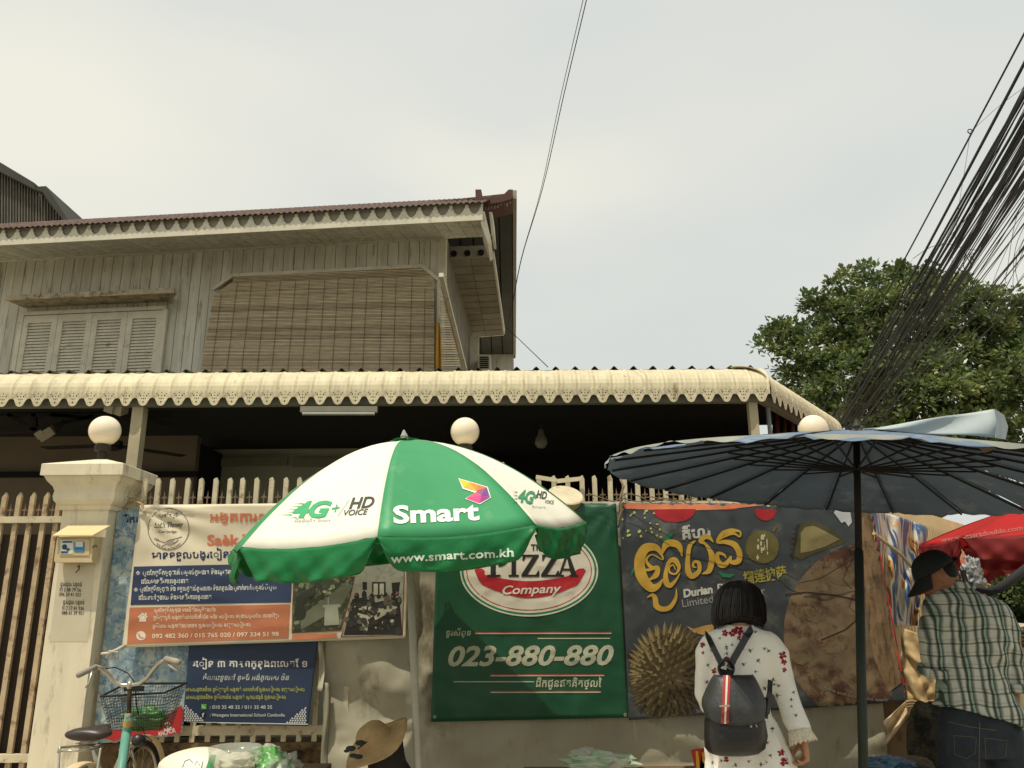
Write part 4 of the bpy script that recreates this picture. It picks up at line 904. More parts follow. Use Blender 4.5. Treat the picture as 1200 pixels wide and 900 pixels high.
decal('leaf_print', shp([[(776, 633), (782, 626), (790, 623), (786, 630), (779, 635)], [(739, 672), (742, 665), (745, 664), (743, 670), (740, 675)], [(841, 670), (850, 672), (861, 673), (856, 677), (846, 676)]]), tD, ink(34, 110, 70), du, .0035)
decal('lettering', txt('គីហូរ', 800, 833, 632, 12, -6, .035), tD, ink(176, 172, 160), du, .003)
decal('badge', shp([[(893+19*(1+.05*(i % 2))*math.cos(i*math.pi/24), 641+19*(1+.05*(i % 2))*math.sin(i*math.pi/24)) for i in range(48)], [(904, 622), (908, 616), (911, 617), (907, 624)]]), tD, ink(92, 84, 44), du, .003)
decal('lettering', txt('ថ្មី!', 884, 900, 650, 18, -2, .02), tD, ink(176, 172, 140), du, .005)
decal('lettering', txt('榴莲披萨', 872, 923, 684, 11.5, -9, .02), tD, ink(150, 138, 58), du, .003)
decal('lettering', txt('Durian', 801, 836, 700, 9, -9, .045, .1)+txt('Pizza', 841, 868, 693.5, 9, -9, .02, .1), tD, ink(192, 188, 178), du, .003)
decal('lettering', txt('Limited Time Offer', 800, 898, 711.5, 9, -9, .0, .0), tD, ink(150, 148, 142), du, .003)
rs = random.Random(2)
decal('paint_splash', shp([ell(rs.uniform(728, 775), 596+rs.uniform(0, 1)*35, rs.uniform(.6, 3), rs.uniform(.6, 1.8), 6, rot=rs.uniform(0, 180)) for _ in range(26)]+[ell(rs.uniform(895, 950), 589+rs.uniform(0, 6), rs.uniform(1, 3), rs.uniform(.6, 1.4), 6) for _ in range(16)]), tD, ink(176, 172, 96), du, .0036)
# the printed durian: many small flat spikes in four tones
cxD, cyD, rxD, ryD = 784, 790, 45, 55
decal('durian_print', shp([ell(cxD, cyD, rxD*.93, ryD*.93, 40)]), tD, ink(70, 58, 32), du, .002)
tones = [ink(98, 86, 54), ink(72, 60, 36), ink(136, 120, 80), ink(38, 32, 20)]
sp_ = [[], [], [], []]
for i in range(360):
    zf = 1-2*(i+.5)/360; th = i*2.39996; rr_ = math.sqrt(1-zf*zf); nx, nz_, ny = rr_*math.cos(th), rr_*math.sin(th), zf
    if nz_ < -.05: continue
    x = cxD+rxD*.92*nx; y = cyD+ryD*.92*ny; k_ = math.hypot(nx, ny); ux, uy = (nx/k_, ny/k_) if k_ > .05 else (0, -1)
    ln = 2.5+8.5*k_; tip = (x+ux*ln+rs.uniform(-1, 1), y+uy*ln-1.0+rs.uniform(-1, 1)); w = 3.4; f_ = .45+.55*nz_
    bl_, br_ = (x-uy*w-ux*w*f_*.5, y+ux*w-uy*w*f_*.5), (x+uy*w-ux*w*f_*.5, y-ux*w-uy*w*f_*.5); mid = (x-ux*w*f_, y-uy*w*f_)
    if bl_[0] > br_[0]: bl_, br_ = br_, bl_
    lit = -nx*.55-ny*.6+nz_*.15+rs.uniform(-.25, .25); a_ = 2 if lit > .45 else (0 if lit > -.15 else 1); b_ = 0 if lit > .6 else (1 if lit > -.1 else 3)
    sp_[a_].append([bl_, mid, tip]); sp_[b_].append([mid, br_, tip])
for k in range(4): decal('durian_spikes', shp(sp_[k]), tD, tones[k], du, .0034+.0005*k)
decal('stalk_print', shp([[(733, 762), (748, 768), (748, 777), (734, 772)]]), tD, ink(48, 36, 26), du, .003)
decal('durian_flesh_print', shp([[(804, 733), (812, 737), (826, 733), (837, 731), (836, 739), (824, 744), (812, 741)]]), tD, ink(172, 132, 74), du, .003)
# cut durian
decal('durian_half_print', shp([[(926, 650), (927, 640), (930, 626), (934, 617), (942, 612), (955, 611), (968, 616), (984, 628), (991, 632), (988, 637), (970, 643), (950, 650), (938, 656)]]), tD, ink(70, 64, 38), du, .002)
decal('durian_half_print', shp([[(938, 648), (938, 625), (943, 618), (953, 616), (966, 622), (984, 632), (968, 640), (950, 646)]]), tD, ink(122, 112, 72), du, .0034)
decal('durian_half_print', shp([[(926+i*.6-(i % 2)*3, 652-i*3), (930+i*.6, 650-i*3), (929+i*.6, 655-i*3)] for i in range(13)]), tD, shd, du, .0038)
pzm = mat('pizza_print', C(112, 94, 70), .5, .35, 4, col2=C(70, 44, 30), thr=.52)
decal('pizza_print', shp([[(1010, 640)]+[(1022+104*math.cos(R(a)), 742+107*math.sin(R(a))) for a in range(262, 120, -5)]+[(975, 828), (1000, 835), (1046, 832), (1040, 700), (1030, 640)]]), tD, pzm, du, .002)
decal('pizza_print', shp([ell(x, y, a, b, 12, rot=r_) for x, y, a, b, r_ in ((950, 720, 14, 8, 30), (980, 755, 18, 10, -20), (940, 770, 12, 9, 0), (985, 680, 14, 6, 10), (960, 800, 16, 7, 30), (1000, 790, 8, 12, 0), (962, 690, 6, 3, 0))]), tD, mat('pizza_topping_print', C(106, 92, 66), .5, .2, 9, col2=C(84, 56, 38), thr=.55), du, .0034)
decal('slice_line', shp(stroke([(920, 697), (945, 694), (975, 697), (1005, 703)], 1.6)+stroke([(962, 750), (990, 738), (1004, 726)], 1.4)), tD, ink(52, 34, 24), du, .0042)
decal('crust_print', shp([[(1008, 596), (1024, 598), (1040, 690), (1052, 760), (1056, 800), (1040, 812), (1020, 760), (1012, 690), (1008, 650)]]), tD, mat('crust_print', C(122, 98, 70), .5, .3, 7, col2=C(78, 60, 42), thr=.54, stretch=(3, 1, .6)), du, .0042)
decal('small_print', txt('Terms and conditions apply', 960, 1042, 806, 3.4, 12, .01, curve=lambda t: 5*(1-(2*t-1)**2)-2), tD, ink(120, 116, 104), du, .0052)
decal('white_flake', shp([[(981, 590), (993, 589), (996, 599), (998, 612), (994, 617), (990, 611), (986, 613), (984, 603), (977, 601), (979, 597)]]), tD, ink(176, 178, 178), du, .004)
decal('red_edge', shp([[(1019, 591), (1024, 592), (1043, 690), (1067, 822), (1062, 824), (1038, 692)]]), tD, ink(180, 50, 42), du, .005)
q = MB(); q.tube([P(958, 679, 5.76), P(938, 683, 5.76), P(962, 678, 5.75), P(988, 662, 5.74), P(1000, 655, 5.73)], .003, 4); q.tube([P(728, 596, 5.77), P(790, 632, 5.765), P(840, 645, 5.76), P(900, 662, 5.77), P(935, 680, 5.76)], .0025, 4)
for k in range(4): q.tube([P(996+4*math.cos(t+k)+k*2, 652+5*math.sin(t+k*2)+k*2-6, 5.73) for t in np.linspace(0, 5.5, 10)], .003, 4)
q.tube([P(1000, 655, 5.73), P(992, 668, 5.74), P(988, 680, 5.74), P(998, 690, 5.74)], .003, 4)
part('tie_wire', q, mat('black_wire', C(26, 24, 22), .6), du)
# old cord dangling at the left top corner
q = MB(); q.tube([P(727, 562, 5.9), P(731, 570, 5.78), P(727, 582, 5.76), P(728, 600, 5.76), P(725, 610, 5.76)], .008, 6); part('tie_rope', q, rust, du)
# tarp bunches at the right lower corner
q = MB()
def bunch(u, v):
    x = 1056+(1106-1056)*u; y = 735+92*v+10*math.sin(u*2)-6*v*u
    return P(x, y, 5.9-.05*math.sin(u*3)-.05*abs(mnoise(u*2.5+v*3.5, v*4-u*3, 3))*(.4+v)-.022*math.sin((v*1.3-u)*13+2*mnoise(u*3, v*3, 1))*(.3+v))
q.grid(bunch, 24, 40)
solo('tarpaulin', q, mat('tan_tarp', C(186, 160, 116), .6, .2, 4, col2=C(120, 96, 62), thr=.58), 'tan bunched tarpaulin tied beside the man below the painted banner', 'tarpaulin', P(1080, 828, 5.9), smooth=True, solid=.003)
q = MB(); q.grid(lambda u, v: P(1035+28*u+4*math.sin(v*3), 846-26*u*(1-v*.2)+v*(30-14*u), 5.77-.03*math.sin(v*9+u*4)), 16, 16)
solo('tarpaulin', q, mat('pale_tarp', C(206, 184, 146), .6, .2, 6, col2=C(130, 104, 72), thr=.6), 'pale torn tarpaulin scrap hanging under the lower right corner of the durian banner', 'tarpaulin', P(1045, 880, 5.77), smooth=True, solid=.002)
q = MB(); 
for k in range(3): q.tube([P(1062+i*4, 823+k*3-math.sin(i)*1.5, 5.74) for i in range(11)], .009, 6)
q.ball(P(1078, 828, 5.72), .03, 8, 6); q.ball(P(1085, 826, 5.72), .024, 8, 6)
solo('rope', q, mat('old_rope', C(150, 126, 88), .9), 'knotted old rope holding the tarpaulins together beside the man', 'rope', P(1080, 830, 5.74))
# corner wall and receding fence beyond the corner
cP = P(1022, 700, 6.05); WV = Vector((math.sin(R(40)), math.cos(R(40)), 0)); WN = Vector((WV.y, -WV.x, 0))
def WF(px, py, w=0): return hit(px, py, cP+WN*w, WN)
sd = thing('sheet_fence', 'cream corrugated sheet fence running back from the street corner', 'fence', (cP.x, cP.y, 0))
z1 = WF(1040, 588).z
q = MB(); q.grid(lambda u, v: Vector((cP.x, cP.y, 0))+WV*(6*u)+WN*(.012*math.sin(u*6*2*math.pi/.09))+Vector((0, 0, .7+(z1-.7)*v)), 540, 1); part('sheet', q, mat('cream_sheet', C(206, 186, 140), .7, .1, 4), sd)
q = MB(); q.hexa([Vector((cP.x, cP.y, 0)), Vector((cP.x, cP.y, 0))+WV*6, Vector((cP.x, cP.y, 0))+WV*6-WN*.2, Vector((cP.x-.25, cP.y, 0))-WN*.0], (0, 0, .72)); part('base_wall', q, mat('brown_wall', C(128, 104, 78), .95, .25, 3, col2=C(70, 52, 38), thr=.6), sd)
pts = [(1021, 597), (1088, 618), (1075, 733), (1036, 735)]
def pf(u, v):
    TL, TR, BR, BL = pts; x = (TL[0]*(1-u)+TR[0]*u)*(1-v)+(BL[0]*(1-u)+BR[0]*u)*v; y = (TL[1]*(1-u)+TR[1]*u)*(1-v)+(BL[1]*(1-u)+BR[1]*u)*v
    return WF(x, y+math.sin(u*3.14)*6*(1-v)*-.3, .10+.02*math.sin(u*15+v*5)+.015*math.sin(v*9-u*6))
q = MB(); q.grid(pf, 30, 40)
pm = mat('painterly_print', C(176, 160, 130), .45, .2, 3)
t = pm.node_tree; n = t.nodes.new; l = t.links.new; b = t.nodes['Principled BSDF']
tc_ = n('ShaderNodeTexCoord'); mp_ = n('ShaderNodeMapping'); mp_.inputs['Scale'].default_value = (9, 5, 2.2); l(tc_.outputs['Object'], mp_.inputs[0]); n1_ = n('ShaderNodeTexNoise'); n1_.inputs['Scale'].default_value = 1.1; n1_.inputs['Detail'].default_value = 6; n1_.inputs['Distortion'].default_value = .7; l(mp_.outputs[0], n1_.inputs[0])
cr_ = n('ShaderNodeValToRGB'); el_ = cr_.color_ramp; el_.elements[0].position = .34; el_.elements[0].color = C(30, 44, 70); el_.elements[1].position = .70; el_.elements[1].color = C(176, 84, 50)
for p_, c_ in ((.42, (40, 84, 130)), (.47, (196, 192, 176)), (.52, (186, 178, 150)), (.56, (196, 140, 60)), (.61, (60, 50, 44))): e = el_.elements.new(p_); e.color = C(*c_)
l(n1_.outputs[0], cr_.inputs[0]); l(cr_.outputs[0], b.inputs['Base Color'])
pb = thing('painted_banner', 'creased banner of blue white and ochre brushstrokes round the fence corner beside the man', 'banner', WF(1060, 734, .1)); part('banner_cloth', q, pm, pb, smooth=True, solid=.002)
q = MB(); q.tube([WF(1024, 625, .2), WF(1056, 650, .22), WF(1075, 672, .24)], .012, 6); solo('bamboo_pole', q, mat('bamboo_pole_mat', C(176, 160, 120), .7), 'thin pale pole leaning against the painted banner behind the cap', 'pole', WF(1024, 640, .2))
# wall beneath at the right
q = MB(); q.box((cP.x+.35, 6.0, .44), (1.0, .16, .88)); solo('base_wall', q, MATS['brown_wall'], 'brown stained plaster base wall below the tied tarpaulins', 'wall', (cP.x+.35, 6.0, 0))

# ============================================================ parasols
def frame_of(axis, ref=Vector((1, 0, 0))):
    a = Vector(axis).normalized(); x = (ref-a*ref.dot(a)).normalized(); y = a.cross(x); return x, y, a
def parasol(nm, label, apex, base, Rr, drop, n, a0, mats, rim_mat, val=0, expo=1.9, sag=.03, pole_r=.016, pole_m=None, rib_m=None, group=None, tiltx=0, stretchers=False, vnotch=.12, pole_part=True, axis=None, finial=True):
    """apex/base: top and foot of the pole; angle 0 points at the camera, growing to the right"""
    apex = Vector(apex); base = Vector(base); ax = axis if axis is not None else (apex-base).normalized(); X, Y, A = frame_of(ax)
    root = thing(nm, label, 'parasol', base, group)
    def dirv(a): return X*math.sin(a)-Y*math.cos(a)
    def pt(a, r, dz=0):
        return apex+dirv(a)*(Rr*r)-A*(drop*r**expo)+A*dz
    panels = []
    for i in range(n):
        aa, ab = a0+2*math.pi*i/n, a0+2*math.pi*(i+1)/n
        def f(u, v):
            v = .012+v*.988; p = pt(aa, v).lerp(pt(ab, v), u); sg = math.sin(math.pi*u)
            # cloth between two ribs: chord, slightly sagging, fine tension folds by the ribs
            return p-A*(sag*sg*v)+A*(.012*v*mn.noise(Vector((u*5+i*3, v*9, i)))*sg+.004*v*mn.noise(Vector((u*14+i*3, v*7, i+5))))+A*(.006*v*math.sin(u*28+i)*max(0, 1-abs(u-.5)*0-1.0*sg))
        q = MB(); q.grid(f, 12, 18); o = part('canopy_panel', q, mats[i % len(mats)], root, smooth=True, solid=.001); panels.append(o)
        if val:
            def g_(u, v):
                p = pt(aa, 1).lerp(pt(ab, 1), u)-A*(sag*math.sin(math.pi*u)); out_ = dirv((aa+ab)/2)
                e = min(u, 1-u); vv = val*(1-max(0, (.15-e)/.15)**2.2*.66)
                uu = (u-.5)*(1-.05*v)+.5; p = pt(aa, 1).lerp(pt(ab, 1), uu)-A*(sag*math.sin(math.pi*u))
                wv = .014*v*(math.sin(u*13+i*2.1+v*3)+.7*math.sin(u*29+i*4-v*5)+.5*math.sin(u*31+v*9))
                return p+out_*(wv+.010*math.sin(v*3)+.004)-Vector((0, 0, 1))*(vv*v)*.75-A*(vv*v)*.25+Vector((0, 0, .003*math.sin(u*9+i)*v))
            q = MB(); q.grid(g_, 36, 10); o = part('valance', q, rim_mat, root, smooth=True, solid=.001); panels.append(o)
        if rib_m is not None:
            q = MB(); q.tube([pt(aa, .03, -.012), pt(aa, .5, -.016), pt(aa, .98, -.012)], .006, 6); part('rib', q, rib_m, root)
            if stretchers:
                hub = apex-A*stretchers; q = MB(); q.bar(hub, pt(aa, .5, -.022), .008); part('stretcher', q, rib_m, root)
    if pole_part: q = MB(); q.tube([base, apex+A*.02], pole_r, 12); part('pole', q, pole_m, root, smooth=True)
    if stretchers: q = MB(); q.lathe(apex-A*stretchers, [(pole_r+.004, -.03), (pole_r+.018, -.02), (pole_r+.018, .02), (pole_r+.004, .03)], 14, A); part('runner', q, rib_m, root)
    if finial: q = MB(); q.lathe(apex, [(.012, .02), (.022, .022), (.022, .03), (.012, .05), (.008, .06), (.003, .066)], 12, A); part('finial', q, pole_m, root)
    return root, panels
pole_g = mat('pole_grey', C(160, 160, 146), .5, .1, 9)
gn = mat('parasol_green', C(62, 152, 98), .5, .10, 1.6, col2=C(110, 170, 122), thr=.66, translucent=.10, spec=.4); wt = mat('parasol_white', C(238, 234, 214), .55, .05, 3, translucent=.08)
gv = mat('parasol_green_valance', C(16, 122, 62), .4, .14, 3, bump=.35, bscale=26, spec=.5, translucent=.18); agn = mat('parasol_faded_green', C(120, 160, 112), .55, .12, 3, translucent=.2)
YS = 4.6
ft = P(485, 899, YS); hi = P(476.5, 690, YS); dr = (hi-ft).normalized()
apx = P(474, 517, YS); foot = apx-dr*(apx.z/dr.z)
sg_ = [gn, wt]
A0 = R(-1)
sm, smp = parasol('parasol', 'green and white panelled parasol with phone company lettering over the seated seller', apx, foot, 1.0, .535, 8, A0, [gn, wt], gv, val=.155, axis=(dr+Vector((0, -.09, 0))).normalized(), expo=1.95, sag=.025, pole_r=.021, pole_m=pole_g, rib_m=mat('rib_dark', C(40, 40, 36), .6), stretchers=.42, group='parasols over the street stalls')
tS_ = bvh(smp)
q = MB(); X, Y, A = frame_of(dr)
q.grid(lambda u, v: apx+(X*math.cos(u*6.283)+Y*math.sin(u*6.283))*(.02+.06*v)*(1+.12*math.sin(u*40))-A*(-.014+.010*v*v), 24, 3); part('cap', q, gv, sm, smooth=True)
def z4(x, y): return (440+x/4.615, 500+y/4.615)
wl = mat('print_white_gloss', C(236, 236, 226), .5, .03, 6)
decal('lettering', txt('Smart', 461, 562, 613.5, 20, -2.5, .032, 0, 1), tS_, wl, sm, .003, 5)
LG = [([(450, 283), (605, 330), (600, 334), (622, 386), (562, 420), (486, 392), (545, 360), (474, 338)], wl, .0026)]
decal('logo_outline', shp([[z4(*p) for p in ((448, 281), (607, 328), (624, 386), (564, 422), (484, 392), (538, 360), (472, 338))]]), tS_, wl, sm, .003, 5)
for pts_, c_ in (([(453, 286), (508, 303), (478, 333)], (240, 190, 50)), ([(478, 333), (508, 303), (545, 352)], (240, 170, 60)), ([(508, 303), (555, 317), (545, 352)], (236, 140, 60)), ([(555, 317), (602, 331), (545, 352)], (232, 120, 70)),
                ([(602, 331), (572, 372), (545, 354)], (150, 90, 140)), ([(602, 331), (619, 384), (572, 372)], (120, 70, 130)), ([(545, 356), (572, 374), (490, 391)], (220, 90, 120)), ([(490, 391), (572, 374), (562, 417)], (214, 70, 130)), ([(572, 374), (618, 386), (562, 417)], (150, 60, 130))):
    decal('logo_facet', shp([[z4(*p) for p in pts_]]), tS_, ink(*c_), sm, .0046, 5)
decal('web_lettering', txt('www.smart.com.kh', 458, 602, 659, 9.5, -2.8, .022, 0, 1.03), tS_, ink(206, 216, 196), sm, .005, 5)
def z3(x, y): return (260+x/5, 500+y/5)
g4 = ink(64, 166, 108); dgr = ink(72, 72, 64)
decal('lettering', txt('4G', 343, 390, 606.5, 18, -1, .045, .42), tS_, g4, sm, .003, 5)
decal('lettering', shp([[z3(646, 478), (260+692/5, 500+470/5), (260+690/5, 500+479/5), z3(645, 487)], [z3(672, 458), z3(680, 457), z3(668, 502), z3(660, 503)]]), tS_, g4, sm, .003, 5)
decal('speed_lines', shp([[z3(x0, y), z3(x1, y-3), z3(x1, y+2)] for x0, x1, y in ((408, 480, 453), (395, 465, 469), (378, 452, 486), (365, 440, 502), (325, 412, 518), (395, 440, 535))]), tS_, g4, sm, .003, 5)
decal('lettering', txt('អ៊ីនធឺណិត Smart', 345, 388, 612.5, 3.4, -1.5, .0, .3)+shp(stroke([z3(748, 430), z3(680, 527)], .5)), tS_, ink(150, 160, 140), sm, .003, 5)
decal('lettering', txt('HD', 409, 440, 596.5, 12.5, -4, .025, .4)+txt('VOICE', 404, 432.5, 604.5, 6.4, -3, .015, .4), tS_, dgr, sm, .003, 5)
decal('lettering', txt('4G', 606, 625, 588, 14, 8, .04, .15)+txt('+', 624, 630, 585, 6, 8, .05)+shp([[z4(740, 355+i*18), z4(765, 353+i*18), z4(765, 358+i*18)] for i in range(4)]), tS_, ink(60, 140, 96), sm, .003, 5)
decal('lettering', txt('HD', 628, 640, 583, 8.5, 12, .03, .1)+txt('VOICE', 638, 648.5, 590, 4.2, 6, .01, .1), tS_, dgr, sm, .003, 5)
decal('lettering', txt('Smart', 623, 639, 595, 2.6, 4, 0), tS_, ink(150, 160, 140), sm, .003, 5)
# --- blue parasol
YB = 4.1
bt, bb = P(1003.5, 506, YB), P(1011.5, 893, YB); dB = (bt-bb).normalized(); fB = bt-dB*(bt.z/dB.z)
blu = mat('parasol_blue', C(112, 130, 150), .7, .12, 2.4, col2=C(144, 158, 170), thr=.60, translucent=.22); rbb = mat('rib_brown', C(30, 27, 24), .7)
pg = mat('pole_dark_green', C(44, 50, 40), .5, .2, 9)
axB = (dB+Vector((-.0, -.035, 0))).normalized()
bp_, bpp = parasol('parasol', 'big faded blue parasol seen from below with many dark ribs and a raised flap', bt, fB, 1.27, .27, 20, R(4), [blu], blu, expo=1.15, sag=.012, pole_r=.0, pole_m=pg, rib_m=rbb, stretchers=.2, group='parasols over the street stalls', axis=axB, pole_part=False)
q = MB(); q.tube([fB, fB.lerp(bt, .74)], .022, 12); part('pole', q, pg, bp_, smooth=True)
q = MB(); q.tube([fB.lerp(bt, .74), bt], .017, 12); part('pole', q, rbb, bp_, smooth=True)
# pale strip along the rim, sunlight put into its colour, and the raised flap on top
X, Y, A = frame_of(axB)
def rimp(a, r=1.0, dz=0): return bt+(X*math.sin(a)-Y*math.cos(a))*1.27*r-A*(.27*r**1.15)+A*dz
q = MB(); q.grid(lambda u, v: rimp(-1.75+u*3.5, 1+.004*math.sin(u*90), .008-v*(.010+.008*math.sin(u*53)+.006*math.sin(u*141))), 240, 2); part('sunlit_rim', q, mat('sunlit_pale', C(178, 180, 168), .8, .15, 8), bp_, smooth=True)
f0_, f1_, f2_, f3_ = P(1012, 503, 4.0), P(1165, 479, 3.75), P(1166, 513, 3.75), P(1060, 512, 3.4)
fl_ = mat('flap_cloth', C(176, 186, 186), .75, .10, 4, translucent=.12)
q = MB(); q.grid(lambda u, v: (f0_.lerp(f1_, u)).lerp(f0_.lerp(f2_, u), v)+Vector((0, .015*math.sin(u*9+v*4), 0)), 16, 8); part('flap', q, fl_, bp_, smooth=True, solid=.002)
q = MB(); q.add([P(1165, 479, 3.75), P(1176, 486, 4.1), P(1181, 500, 4.3), P(1178, 515, 4.3), P(1166, 513, 3.75)], [(0, 1, 2, 3, 4)]); part('flap', q, fl_, bp_, solid=.002)
q = MB(); q.add([P(1144, 522, 3.3), P(1160, 521, 3.3), P(1168, 526, 3.3), P(1154, 531, 3.3)], [(0, 1, 2, 3)]); part('patch', q, mat('brown_patch', C(150, 128, 104), .8), bp_, solid=.002)
# dry vine and leaves caught along the fence top, a basket stuck on the pickets
q = MB(); rv = random.Random(41)
for _ in range(260):
    x = rv.choice((rv.uniform(692, 850), rv.uniform(150, 170), rv.uniform(780, 1000))); y = 586+rv.gauss(0, 2.6); c_ = P(x, y, 5.88+rv.uniform(-.05, .05)); d1 = Vector((rv.uniform(-1, 1), rv.uniform(-1, 1), rv.uniform(-1, .6))).normalized(); d2 = d1.orthogonal().normalized(); l_ = rv.uniform(.008, .022)
    q.add([c_, c_+d1*l_*.5+d2*l_*.3, c_+d1*l_, c_+d1*l_*.5-d2*l_*.3], [(0, 1, 2, 3)])
vn = thing('dry_vine', 'dried brown vine and small leaves caught along the fence top above the durian banner', 'vine', P(800, 590, 5.88))
part('leaves', q, mat('dry_leaf', C(150, 122, 78), .9, .4, 30, col2=C(150, 148, 84), thr=.5), vn, kind='stuff')
for k in range(4): q = MB(); q.tube([P(690+k*30+j*14, 584+rv.uniform(-6, 5), 5.86+rv.uniform(-.04, .04)) for j in range(7)], .004, 5); part('stem', q, MATS['rusty_iron'], vn)
bk2 = thing('wicker_basket', 'old round wicker basket stuck on the pickets right of the green and white parasol', 'basket', P(664, 590, 5.80)); c_ = P(663, 581, 5.80); axk = Vector((.15, -.62, .78)).normalized()
wk = mat('old_wicker', C(176, 152, 108), .9, .3, 30, bump=.5, bscale=80); q = MB(); q.lathe(c_, [(.05, -.10), (.09, -.085), (.115, -.04), (.125, 0), (.12, .008), (.11, 0), (.10, -.04), (.07, -.08)], 26, axk, cap=False); part('bowl', q, wk, bk2)
q = MB(); q.lathe(c_, [(.118, .0), (.128, .006), (.118, .012)], 26, axk); part('rim', q, MATS['ivory_paint'], bk2)
for k, (x0, y0, x1, y1) in enumerate(((628, 559, 652, 563), (652, 564, 681, 561))):
    q = MB(); q.bar(P(x0, y0, 5.90), P(x1, y1, 5.90), .015, .03); solo('wood_strip', q, MATS['ivory_paint'], ('left', 'right')[k]+' one of two pale wood strips lying across the picket tops above the basket', 'strip', P((x0+x1)/2, y0+3, 5.90))
# --- red parasols
red = mat('parasol_red', C(196, 40, 38), .6, .08, 3, translucent=.45); red2 = mat('parasol_deep_red', C(116, 30, 30), .6, .12, 3, translucent=.15)
YR = 5.95; ra = P(1246, 583, YR)
rp_, rpp = parasol('parasol', 'red parasol with a dark red lettered edge behind the man in the plaid shirt', ra, Vector((ra.x, ra.y, 0)), .98, .30, 8, R(-28), [red], red2, val=.16, expo=1.4, sag=.02, pole_r=.018, pole_m=pole_g, rib_m=rbb, stretchers=.35, group='parasols over the street stalls')
tR = bvh([o for o in rpp])
decal('web_lettering', txt('www.smartdouble.com', 1103, 1200, 636, 5.6, -8.5, .02, 0), tR, ink(150, 84, 76), rp_, .004, 5)
decal('lettering', shp([[(1108+i*7, 608-i*.9), (1114+i*7, 600-i*.9), (1117+i*7, 602-i*.9), (1111+i*7, 609-i*.9)] for i in range(9)]), tR, ink(232, 166, 70), rp_, .004, 5)
YR2 = 8.0; rc_ = P(1250, 625, YR2)
red3 = mat('parasol_faded_red', C(206, 96, 84), .6, .08, 3, translucent=.4)
r2_, r2p = parasol('parasol', 'faded red parasol with white script lettering low behind the man, farthest of the parasols', rc_, Vector((rc_.x, rc_.y, 0)), 1.1, .28, 8, R(-22.5), [red3, red], red2, val=.15, expo=1.5, sag=.02, pole_r=.02, pole_m=pole_g, rib_m=rbb, group='parasols over the street stalls')
decal('script_lettering', txt('Coca-Cola', 1160, 1186, 686, 5, -8, .02, .35), bvh(r2p), ink(210, 190, 180), r2_, .005, 5)
# ============================================================ tree
TY = 20.0
tree = thing('shade_tree', 'large leafy green tree rising behind the cables right of the awning', 'tree', (10, 20.4, 0))
bark = mat('bark', C(86, 74, 56), .95, .25, 8, bump=.6, bscale=20)
rt = random.Random(11)
def tp_(px, py, dy=0): return P(px, py, TY+dy)
crown = [(1056, 406, 0, 69.8), (1006, 386, -0.5, 46.5), (1021, 351, 0, 33.5), (1060, 361, 0.3, 45), (1110, 385, 0, 60), (1145, 430, -0.4, 62), (1180, 400, 0.4, 34), (1165, 368, 0, 26), (1196, 378, 0.3, 30), (1125, 352, 0.2, 26), (1178, 352, 0, 12), (1150, 352, 0, 14), (1080, 331, 0, 16), (1060, 324, 0.2, 11), (952, 358, 0, 11.2), (917, 384, 0, 9.3), (1225, 390, 0.3, 34), (972, 406, 0.3, 37.2), (937, 416, 0, 29.8), (927, 396, 0.2, 16.7), (957, 371, 0.2, 20.5), (987, 346, 0, 18.6), (1041, 326, 0, 15.8), (907, 406, 0, 14.0), (972, 456, -0.4, 46.5), (1016, 456, -0.8, 55.8), (1070, 466, -1, 60), (1120, 480, -0.6, 55), (1180, 470, -0.2, 50), (1016, 506, 0.4, 51.2), (932, 456, 0.5, 27.9), (1190, 440, 0.3, 40), (1215, 430, 0.5, 40), (1085, 526, 0.5, 60), (1200, 520, 0.2, 50), (1150, 540, 0.6, 50), (1095, 351, 0, 22), (1000, 324, 0.0, 7.4), (1018, 318, 0, 11.2), (895, 402, 0, 5.6)]
trunk0 = Vector((10, 20.4, 0))
q = MB(); fork = Vector((9.7, 20.3, 3.2)); q.tube([trunk0, Vector((9.95, 20.35, 1.5)), fork], [.38, .30, .26], 10); part('trunk', q, bark, tree, smooth=True)
q = MB(); tips = []
for (x, y, dy, r) in crown:
    if r < 16: continue
    e = tp_(x, y, dy); m_ = fork.lerp(e, .5)+Vector((rt.uniform(-.3, .3), rt.uniform(-.3, .3), -.25)); q.tube([fork, m_, e], [.11, .06, .02], 6)
part('limb', q, bark, tree, smooth=True)
# leaves in rosettes gathered at the branch tips
def leaves(seed, lobes, nclump, lsize, Yb=TY, per=34, cr_=.26):
    rs = np.random.RandomState(seed); V = []; Fc = []; tot = sum(l[3]**2 for l in lobes)
    for (x, y, dy, r) in lobes:
        c = np.array(P(x, y, Yb+dy)); rr = (P(x+r, y, Yb+dy)-P(x, y, Yb+dy)).length
        for _ in range(int(nclump*r*r/tot)+3):
            d = rs.normal(size=3); d /= np.linalg.norm(d); rad = rr*rs.uniform(.55, 1.0)**.6
            t = c+d*rad; cs = cr_*rs.uniform(.55, 1.25); up = d*.6+np.array([0, 0, .8]); up /= np.linalg.norm(up)
            for k in range(per):
                e = rs.normal(size=3); e /= np.linalg.norm(e)
                if e.dot(up) < -.25: e = -e
                b0 = t+e*cs*rs.uniform(.25, 1)*np.array([1, 1, .75]); u = e+rs.normal(size=3)*.45+np.array([0, 0, .1]); u /= np.linalg.norm(u)
                w = np.cross(u, up+rs.normal(size=3)*.5); w /= np.linalg.norm(w)+1e-9; l_ = lsize*rs.uniform(.65, 1.15); nn_ = np.cross(u, w)
                k0 = len(V); V += [tuple(b0), tuple(b0+u*l_*.5+w*l_*.27+nn_*.08*l_), tuple(b0+u*l_-np.array([0, 0, .12*l_])), tuple(b0+u*l_*.5-w*l_*.27+nn_*.08*l_)]
                Fc.append((k0, k0+1, k0+2, k0+3))
    return V, Fc
